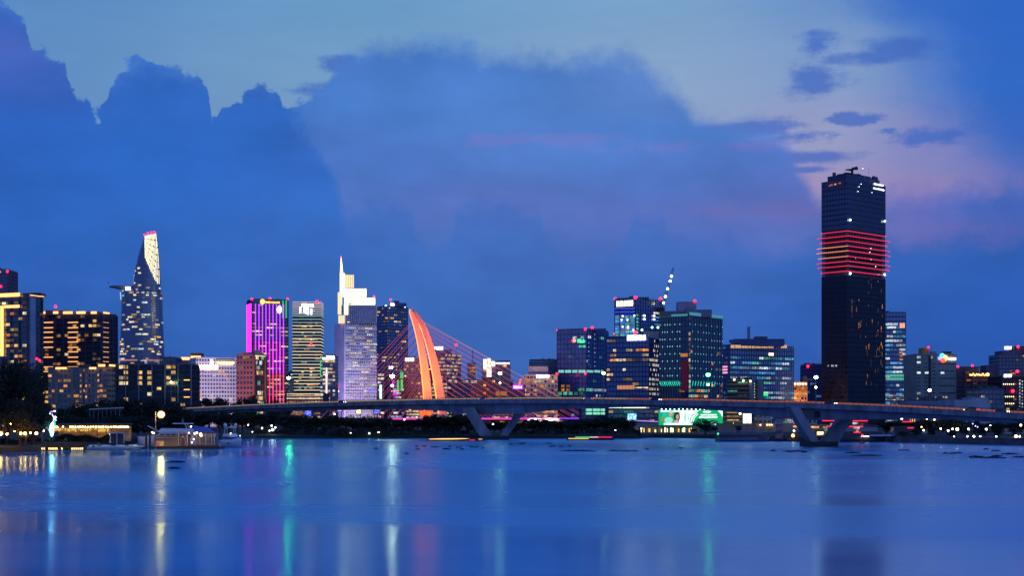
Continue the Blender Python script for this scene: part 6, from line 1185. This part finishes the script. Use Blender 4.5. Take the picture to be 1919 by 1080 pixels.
# the tall lamp that dominates the left bank
Y = 460; rt = thing('street_lamp', 'tall single arm lamp with the most dazzling yellow light by the pavilion', 'street lamp', (X(291.5, Y), Y, -.5))
MB().tube([P(291.5, 846, Y), P(291.5, 800, Y), P(291.7, 771.5, Y)], [.2, .14, .09], 8).tube([P(291.7, 773, Y), P(295, 774, Y), P(301.5, 775.5, Y)], .07, 6).build('pole', STEEL, rt); MB().ball(P(302, 777.5, Y-.4), .8, 12, sz=(1, 1, .9)).build('lamp_head', glow('dazzle', (255, 196, 100), 200), rt); MB().tube([P(302, 777.5, Y+.9), P(302, 777.5, Y+1.1)], 1.25, 16).build('halo_disc', glow('amber_halo', (255, 150, 45), .5), rt)  # glowing amber disc added behind the lamp as its warm halo
# riverside restaurant with string lights
Y = 500; rt = thing('riverside_restaurant', 'open riverside restaurant with a long string of warm bulbs', 'restaurant', (X(165, Y), Y, 1.9))
MB().box(((X(98, Y)+X(236, Y))/2, Y+7, (Z(799, Y)+1.9)/2), (X(236, Y)-X(98, Y), .4, Z(799, Y)-1.9)).build('back_wall', mat('restaurant_wall', (.45, .32, .18), .8, var=.5, vscale=.5), rt)
b = MB(); b.loft([[(X(96, Y), Y-1, Z(798.5, Y)), (X(238, Y), Y-1, Z(798.5, Y)), (X(238, Y), Y+8, Z(797, Y)), (X(96, Y), Y+8, Z(797, Y))], [(X(96, Y), Y-1, Z(797.5, Y)), (X(238, Y), Y-1, Z(797.5, Y)), (X(238, Y), Y+8, Z(794, Y)), (X(96, Y), Y+8, Z(794, Y))]]); b.build('roof', mat('thatch', (.07, .055, .04), .95), rt)
for k in range(9): MB().tube([(X(100+k*16.6, Y), Y-.3, 1.9), (X(100+k*16.6, Y), Y-.3, Z(798.5, Y))], .13, 6).build('post', WOOD, rt)
BULB = glow('bulb_warm', (255, 190, 105), 22)
for px in [102, 105, 107.5, 118, 131.5, 134, 137, 141.5, 146, 149, 151.5, 155, 160, 165, 170, 175, 180, 185, 189, 193, 198, 203, 208, 213, 217, 221.5, 225, 228, 231.5, 234.5, 237.5, 240]:
    MB().ball(P(px, 800.8+sin(px)*.3, Y-1.3), .27, 6).build('bulb', BULB, rt)
MB().tube([P(100, 800, Y-1.3), P(241, 799.6, Y-1.3)], .03, 4).build('wire', BLACK, rt)
rnd = random.Random(13)
for k in range(34):
    px = rnd.uniform(103, 206) if k < 30 else rnd.uniform(192, 206); MB().box(P(px, rnd.uniform(804, 808), Y+6.3), (rnd.uniform(.4, 1.5), .2, rnd.uniform(.4, 1.3))).build('wall_glow_patch', glow('wall_warm', (255, 200, 110), .75), rt)  # glowing patches stand in for warm light on the back wall
HEDGE = LEAF
def hedge(label, x0, x1, Y, z0, z1, n=2600, seed=1):
    r = random.Random(seed); vs, fs = [], []; xa, xb = X(x0, Y), X(x1, Y)
    for k in range(n):
        p = Vector((r.uniform(xa, xb), Y+r.uniform(0, 2), 0)); p.z = z0+(z1-z0)*(r.random()**.6)*(.75+.25*sin(p.x*.6)*sin(p.x*.23)); u = Vector((r.gauss(0, 1), r.gauss(0, 1), r.gauss(0, 1))).normalized(); w = u.orthogonal(); v = u.cross(w); s = r.uniform(.12, .3)
        o = len(vs); vs += [p-w*s, p-v*s*.5, p+w*s, p+v*s*.5]; fs.append((o, o+1, o+2, o+3))
    me = bpy.data.meshes.new('hedge'); me.from_pydata(vs, [], fs); me.materials.append(LEAF); o = bpy.data.objects.new('hedge', me); COL.objects.link(o); return tag(o, label, 'hedge')
hedge('dark clipped hedge on the bank below the restaurant bulbs', 98, 210, 488, 1.7, 5.0, 5000); hedge('dark waterside scrub behind the jetty at the left edge', -40, 100, 452, 1.5, 4.5, 7000, 2); hedge('dark scrub along the water below the bank trees left of the left V pier', 470, 900, 674, .9, 6.0, 16000, 3); hedge('dark scrub along the water right of the left V pier', 950, 1200, 668, .9, 6.0, 10000, 4)
rt = thing('kiosk', 'small pale blue framed kiosk behind the speedboats', 'kiosk', (X(219, 476), 476, 1.0)); Y = 476; b = MB()
for px in (207, 219, 232): b.box(P(px, 823, Y), (.3, .3, 5.4))
b.box(P(219.5, 812, Y+1.5), (5, 3.6, .4)); b.box(P(219.5, 838, Y+1.5), (5, 3.6, .3)); b.build('frame', mat('kiosk_blue', (.35, .40, .55), .6), rt); MB().box(P(219.5, 822, Y+3), (4.4, .2, 3.6)).build('wall', mat('kiosk_dark', (.06, .07, .12), .6), rt)
rt = thing('light_tree', 'slim column of tiny warm fairy lights beside the kiosk', 'light column', (X(208, 480), 480, 1.9)); MB().tube([(X(208, 480), 480, 1.0), P(209, 806, 480)], .15, 5).build('pole', WOOD, rt)
for k in range(14): MB().ball(P(208+random.uniform(-3.5, 2.5), 809+k*1.5, 479.6), .12, 6).build('bulb', glow('fairy_warm', (255, 200, 140), 5), rt)
for px, py, r, lab in ((1, 813.5, .55, 'brightest warm lantern at the left picture edge'), (13, 814, .3, 'small warm lantern second from the left edge'), (39, 813, .35, 'left one of a close pair of warm lanterns under the left trees'), (47, 813, .4, 'right one of a close pair of warm lanterns under the left trees'), (57, 812, .25, 'faint pale lantern between two warm ones under the left trees'), (68, 813, .42, 'warm lantern under the smallest left bank tree'), (27, 809, .18, 'tiny lantern up in the left bank trees'), (20, 795, .14, 'highest tiny lantern in the left bank trees'), (82, 808, .15, 'tiny dim lantern left of the neon sign')):
    Yl = 430; rt = thing('lantern', lab, 'lantern', (X(px, Yl), Yl, 1.9), 'warm lanterns under the left trees'); MB().tube([(X(px, Yl), Yl, 1.9), P(px, py, Yl)], .05, 5).build('pole', BLACK, rt); MB().ball(P(px, py, Yl), r, 8).build('lamp_head', glow('lantern_warm', (255, 165, 75), 80), rt)
# neon sign: curling white tube above a glowing blue-green column
Y = 450; rt = thing('neon_sign', 'tall blue white neon sign with curling top on the left jetty', 'neon sign', (X(97, Y), Y, 1.0))
MB().tube([(X(98, Y), Y+.3, .8), (X(98, Y), Y+.3, Z(772, Y))], .12, 6).build('pole', BLACK, rt)
b = MB(); b.tube([P(x, y, Y) for x, y in ((104, 771), (99, 771.5), (94, 773), (93.5, 776), (97, 777), (99, 780), (101, 783), (104, 781), (105.5, 782), (101, 786), (100, 788), (104, 786), (105, 789))], .22, 5); b.build('neon_tube', glow('neon_violet', (190, 180, 255), 5), rt)
b = MB(); b.tube([P(99, 791, Y), P(97, 797, Y), P(97, 806, Y), P(97.5, 813, Y), P(97, 818, Y)], [.1, .45, .6, .5, .15], 8); b.build('neon_column', glow('neon_cyan', (150, 225, 255), 30), rt)
b = MB(); b.tube([P(101, 790, Y+.1), P(102, 795, Y+.1), P(101.5, 799, Y+.1)], .35, 6); b.build('neon_leaf', glow('neon_green', (20, 220, 130), 2.5), rt); b = MB(); b.tube([P(93, 803, Y+.1), P(91, 806, Y+.1), P(93, 809, Y+.1)], .25, 6); b.build('neon_leaf', glow('neon_blue', (70, 90, 255), 5), rt)
# approach road rail glimpsed above the restaurant
rt = thing('road_barrier', 'pale road barrier glimpsed above the dark trees on the left', 'barrier', (X(200, 545), 545, 2)); b = MB(); b.tube([P(167, 768, 545), P(200, 766.5, 545), P(232, 765, 545)], .3, 5); b.build('rail', mat('barrier_pale', (.6, .48, .42), .7), rt); b = MB()
for px in range(168, 232, 8): b.tube([(X(px, 545.4), 545.4, 1.9), P(px, 768, 545.4)], .12, 4)
b.build('post', STEEL, rt)

# boats under the bridge
def long_boat(name, label, cat, x0, x1, Y, ang, free, mats, decks, group=None):
    c = (X((x0+x1)/2, Y), Y, 0); Ln = X(x1, Y)-X(x0, Y); rt = thing(name, label, cat, c, group); hull(XB(c, ang), Ln, min(6, Ln*.25), free, .7, .5, full=3.2).build('hull', mats[0], rt, True)
    for nm, a, b_, w, z0, z1, mm in decks: q = XB(c, ang); cabin(q, Ln*a, Ln*b_, w, w*.95, z0, z1, .3, .2); q.build(nm, mm, rt)
    return rt, c, Ln
DH = mat('dark_boat', (.035, .033, .04), .6)
rt, c, Ln = long_boat('river_boat', 'long low dark river boat with an orange lamp trail strip near the left V pier', 'boat', 803, 907, 610, 0, .7, [DH], [('cabin', -.38, .25, 1.6, .65, 1.35, DH), ('roof', -.40, .28, 1.8, 1.36, 1.5, DH)], 'low dark boats crossing under the bridge')
MB().tube([P(804, 823.6, 607.9), P(830, 823.4, 607.5), P(870, 823.4, 607.5), P(904, 823.8, 609)], [.08, .22, .26, .05], 5).build('light_strip', glow('boat_orange', (255, 170, 90), 3.5, sampling='AUTO'), rt); MB().tube([P(818, 825.4, 607.7), P(890, 825.4, 607.7)], .12, 5).build('light_strip', glow('boat_red', (255, 50, 60), 1.6, sampling='AUTO'), rt)  # lamp trails of the moving boat, built as glowing strips
rt, c, Ln = long_boat('river_boat', 'long low dark river boat with green white and red lamp trails between the V piers', 'boat', 1062, 1150, 628, 0, .8, [DH], [('cabin', -.4, .3, 1.5, .75, 1.5, DH), ('roof', -.42, .33, 1.7, 1.51, 1.65, DH)], 'low dark boats crossing under the bridge')
for a, b_, y, cc in ((1078, 1105, 820, (40, 220, 120)), (1105, 1121, 820, (255, 190, 180)), (1121, 1147, 820, (255, 30, 90)), (1065, 1103, 822.6, (255, 190, 90))): MB().tube([P(a, y, 625.4), P(b_, y, 625.4)], .2, 5).build('light_strip', glow('boat_line_%d' % a, cc, 1.3, sampling='AUTO'), rt)  # trails left by this boat's lamps, modelled as glowing tubes
VI = mat('barge_violet', (.16, .14, .26), .7, var=.15)
rt, c, Ln = long_boat('barge', 'long violet grey barge with rows of rails moored left of the right V pier', 'barge', 1341, 1440, 600, 0, 1.3, [VI], [('lower_deck', -.48, .46, 2.4, 1.3, 2.8, mat('barge_dark', (.07, .06, .12), .7)), ('upper_deck', -.46, .42, 2.6, 2.85, 3.1, VI), ('canopy', -.44, .36, 2.2, 4.3, 4.55, VI)])
b = XB(c, 0)
for k in range(16): b.tube([(Ln*(-.44+.8*k/15), -2.1, 3.1), (Ln*(-.44+.8*k/15), -2.1, 4.3)], .07, 4)
for z in (3.5, 3.9): b.tube([(-Ln*.44, -2.15, z), (Ln*.36, -2.15, z)], .05, 4)
b.build('railing', VI, rt)
rt, c, Ln = long_boat('tugboat', 'small dark tug with reddish wheelhouse beside the left leg of the right V pier', 'tugboat', 1441, 1482, 602, 0, 1.2, [DH], [('wheelhouse', -.2, .1, 1.4, 1.2, 3.8, mat('tug_pink', (.30, .17, .22), .7)), ('roof', -.24, .14, 1.7, 3.82, 4.1, DH)]); b = XB(c, 0); b.tube([(0, 0, 4), (0, 0, 6.5)], .08, 5); b.build('mast', STEEL, rt)
rt, c, Ln = long_boat('tugboat', 'dark work boat with an amber lamp just left of the right V pier', 'tugboat', 1474, 1512, 596, 0, 1.6, [DH], [('wheelhouse', -.3, .15, 1.6, 1.6, 4.0, DH), ('roof', -.36, .2, 1.8, 4.02, 4.3, mat('tug_blue', (.06, .09, .2), .6))]); MB().ball(P(1486, 817, 593), .7, 8).build('lamp', glow('tug_lamp', (255, 170, 90), 7), rt); MB().ball(P(1488, 808, 593), .4, 6).build('lamp', glow('tug_lamp_white', (225, 235, 255), 8), rt)
rt, c, Ln = long_boat('restaurant_boat', 'large dark restaurant boat with red glowing roof lines behind the right V pier', 'restaurant boat', 1540, 1662, 588, 0, 2.0, [DH], [('lower_deck', -.46, .40, 3.0, 2.0, 4.2, G_INK), ('upper_deck', -.44, .34, 2.8, 4.4, 6.4, G_DARK), ('roof', -.46, .36, 3.1, 6.5, 7.0, DH), ('top_house', -.2, .2, 2.0, 7.05, 8.6, DH)])
RN = glow('boat_neon', (255, 40, 80), 1.6, sampling='AUTO')
for a, b_, y in ((1541, 1571, 789.2), (1598, 1626, 789.2), (1549, 1569, 799.5), (1592, 1617, 800), (1600, 1613, 811)): MB().tube([P(a, y, 584.6), P(b_, y, 584.6)], .22, 5).build('light_strip', RN, rt)
for a, b_, y, cc in ((1556, 1566, 796, 'g'), (1598, 1608, 794, 'c'), (1610, 1618, 796, 'd'), (1600, 1611, 802, 'c'), (1604, 1609, 808, 'a')): MB().box(P((a+b_)/2, y, 584.7), ((b_-a)/F*584, .2, .9)).build('window', LITS[cc], rt)
for k in range(7): MB().box(P(1615+k*2.1, 818.5, 584), (.3, .3, .3)).build('deck_lamp', glow('deck_lamp', (255, 250, 230), 8), rt)
b = MB(); b.tube([P(1630, 816.5, 583), P(1678, 816.5, 581)], .2, 5); rt.name = rt.name; b.build('light_strip', glow('boat_blue', (90, 120, 255), .5), rt)
rt, c, Ln = long_boat('restaurant_boat', 'dark boat with two short red light lines right of the larger restaurant boat', 'restaurant boat', 1664, 1718, 583, 0, 1.8, [DH], [('lower_deck', -.4, .42, 2.6, 1.8, 3.8, DH), ('upper_deck', -.36, .4, 2.4, 4.0, 6.0, G_INK), ('roof', -.4, .42, 2.6, 6.1, 6.5, DH)])
for a, b_, y in ((1691, 1710, 791), (1701, 1712, 802.5)): MB().tube([P(a, y, 579.8), P(b_, y, 579.8)], .22, 5).build('light_strip', RN, rt)
for px in (1706, 1710, 1714): MB().box(P(px, 788.5, 580), (.3, .2, 1.2)).build('window', LITS['w'], rt)
b = MB(); b.loft([[P(1671, 818, 580), P(1678, 818, 580), P(1678, 818, 582), P(1671, 818, 582)], [P(1673, 806, 580.5), P(1676, 806, 580.5), P(1676, 806, 581.5), P(1673, 806, 581.5)]]); b.build('funnel', mat('funnel_blue', (.12, .13, .30), .6), rt)
for px, py, cc, lab in ((1345.5, 826, (40, 255, 130), 'green channel buoy in front of the moored barge'), (1616, 829, (255, 40, 60), 'red channel buoy right of the right V pier')):
    Y = YW(py+3); c = P(px, py+3, Y); rt = thing('channel_buoy', lab, 'buoy', (c.x, c.y, 0), 'channel buoys'); q = mat('buoy_%d' % px, tuple(v*.3 for v in lin(cc)), .5)
    MB().tube([(c.x, c.y, -.4), (c.x, c.y, .5)], 1.1, 12).build('float', q, rt); b = MB()
    for k in range(4): b.tube([(c.x+.8*cos(k*pi/2), c.y+.8*sin(k*pi/2), .5), (c.x+.15*cos(k*pi/2), c.y+.15*sin(k*pi/2), 3.2)], .07, 4)
    b.build('tower', q, rt); MB().ball((c.x, c.y, 3.4), .3, 8).build('lamp', glow('buoy_lamp_%d' % px, cc, 6), rt)
rt = thing('shore_hut', 'tiny lit waterside hut deep among the trees beside the mint lamp', 'hut', (X(705, 690), 690, 1.9)); MB().box((X(707, 690), 692, 4), (10, 4, 4)).build('wall', mat('hut_wall', (.10, .10, .12), .8), rt); MB().loft([[(X(707, 690)-5.6, 689, 6.02), (X(707, 690)+5.6, 689, 6.02), (X(707, 690)+5.6, 695, 6.02), (X(707, 690)-5.6, 695, 6.02)], [(X(707, 690)-5, 692, 7.6), (X(707, 690)+5, 692, 7.6), (X(707, 690)+5, 692.2, 7.6), (X(707, 690)-5, 692.2, 7.6)]]).build('roof', DH, rt)
# lit street stalls, signs and two walls with their light put into glow, glimpsed through the gap between the trees and the bridge
for i, (x0, x1, y0, y1, Yq, c, es, lab) in enumerate(((544, 568, 768, 780, 1000, (205, 140, 120), .35, 'pale pink wall given its own glow glimpsed under the bridge right of the reddish pier'), (541, 549, 781, 788, 790, (150, 90, 255), 1.5, 'small violet sign below the pale pink glowing wall'), (571, 583, 770, 781, 800, (80, 90, 255), 1.3, 'blue lit sign glimpsed under the bridge above the bank trees'), (632, 641, 768, 772, 800, (120, 100, 255), .9, 'faint violet strip sign under the girder'), (668, 676, 767, 776, 800, (255, 220, 130), 1.6, 'yellow sign glimpsed under the girder'), (700, 712, 768, 776, 820, (90, 90, 230), .8, 'blue sign under the girder left of the orange glow'),
        (787, 809, 770, 782, 1300, (255, 110, 40), 1.0, 'orange wall given its own glow at the foot of the orange pylon'), (866, 880, 776, 782, 900, (200, 200, 255), .9, 'pale lit panel beside the top of the left V pier'), (1150, 1157, 783, 788, 730, (120, 130, 255), .8, 'small blue sign beside the square blue screen'))):
    rt, xa, xb, za, zb = slab('sign_or_lit_wall', lab, 'sign', x0, x1, y0, y1, Yq, glow('sign_or_wall_glow_%d' % i, c, es), posts=True, group='signs and glowing walls glimpsed under the bridge')
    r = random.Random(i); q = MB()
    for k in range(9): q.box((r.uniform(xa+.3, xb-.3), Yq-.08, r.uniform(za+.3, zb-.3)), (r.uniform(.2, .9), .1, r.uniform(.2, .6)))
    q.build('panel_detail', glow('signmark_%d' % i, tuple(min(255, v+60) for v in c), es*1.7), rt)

# ------------------------------------------------------------------ drifting water hyacinth
HY_M = [mat('hyacinth', (.012, .018, .016), .9, var=.4, vscale=1.0), LEAF]
def clump_mesh(seed, n=140):
    r = random.Random(seed); b = MB()
    for k in range(n):
        a, q = r.uniform(0, 6.28), r.random()**.5; x, y = q*cos(a)*.5, q*sin(a)*.5; s = r.uniform(.02, .05); z = r.uniform(.05, .55)*(1-q*.6)
        b.add([(x-s, y-s*.6, 0), (x+s, y-s*.4, z*.3), (x+s*.7, y+s, z), (x-s*.8, y+s*.7, z*.9)], [(0, 1, 2, 3)], 0 if k % 4 else 1)
    me = bpy.data.meshes.new('water_hyacinth'); me.from_pydata(b.v, [], b.f)
    for m_ in HY_M: me.materials.append(m_)
    me.polygons.foreach_set('material_index', b.m); return me
CM = [clump_mesh(s) for s in range(4)]; r = random.Random(3)
cl = [(705, 842, 1.5), (781, 838, 1.3), (783, 843, 1.6), (795, 837.5, 2), (815, 839, 2.6), (837, 842.5, 3), (843, 838, 1.2), (857, 840, 1), (863, 839.5, 1), (866, 843, 1.6), (884, 839, 1.6), (893, 839.5, 1.8), (905, 841, 1), (762, 851, 1.4), (957, 833.5, 1.6), (978, 832.5, 3.4), (1029, 832, 2.6), (1035, 837.5, 3), (1052, 838, 1.6), (1085, 846, 11), (1068, 837, 1), (1150, 846, 5), (1174, 846.5, 3), (1190, 846.5, 2.6), (1213, 843, 1.2), (1276, 841, 1.6), (1449, 846, 2), (1480, 848, 2.4), (1492, 847, 8), (1507, 849, 2), (1598, 850, 5), (1625, 855, 9), (1690, 845, 2), (1772, 851, 1.6), (1784, 851, 2.2), (1796, 850, 2.6), (1828, 857, 4), (1853, 859, 10), (1868, 856, 3), (1893, 852, 5), (1910, 858, 4), (330, 867, 5), (327, 879, 3), (1700, 845, 2), (1866, 846, 3), (1848, 843, 2)]
cl.sort()
for i, (px, py, w) in enumerate(cl):
    Y = YW(py); o = bpy.data.objects.new('water_hyacinth', CM[i % 4]); COL.objects.link(o); o.location = (X(px, Y), Y, .0); o.scale = (w, w*.55 if w < 15 else 5, 1.0 if w < 15 else .35); o.rotation_euler = (0, 0, r.uniform(-.2, .2))
    size = 'tiny' if w < 2 else ('small' if w < 3.5 else ('broad' if w < 15 else 'very long dark'))
    tens = ['', 'twenty ', 'thirty ', 'forty ']; nm = ORD[i] if i < 20 else (['twentieth', 'thirtieth', 'fortieth'][i//10-2] if i % 10 == 0 else ['', '', 'twenty', 'thirty', 'forty'][i//10]+' '+ORD[i % 10-1])
    tag(o, '%s plant clump on the river, %s from the left among the clumps' % (size, nm), 'floating plants', 'floating plant clumps drifting on the river')
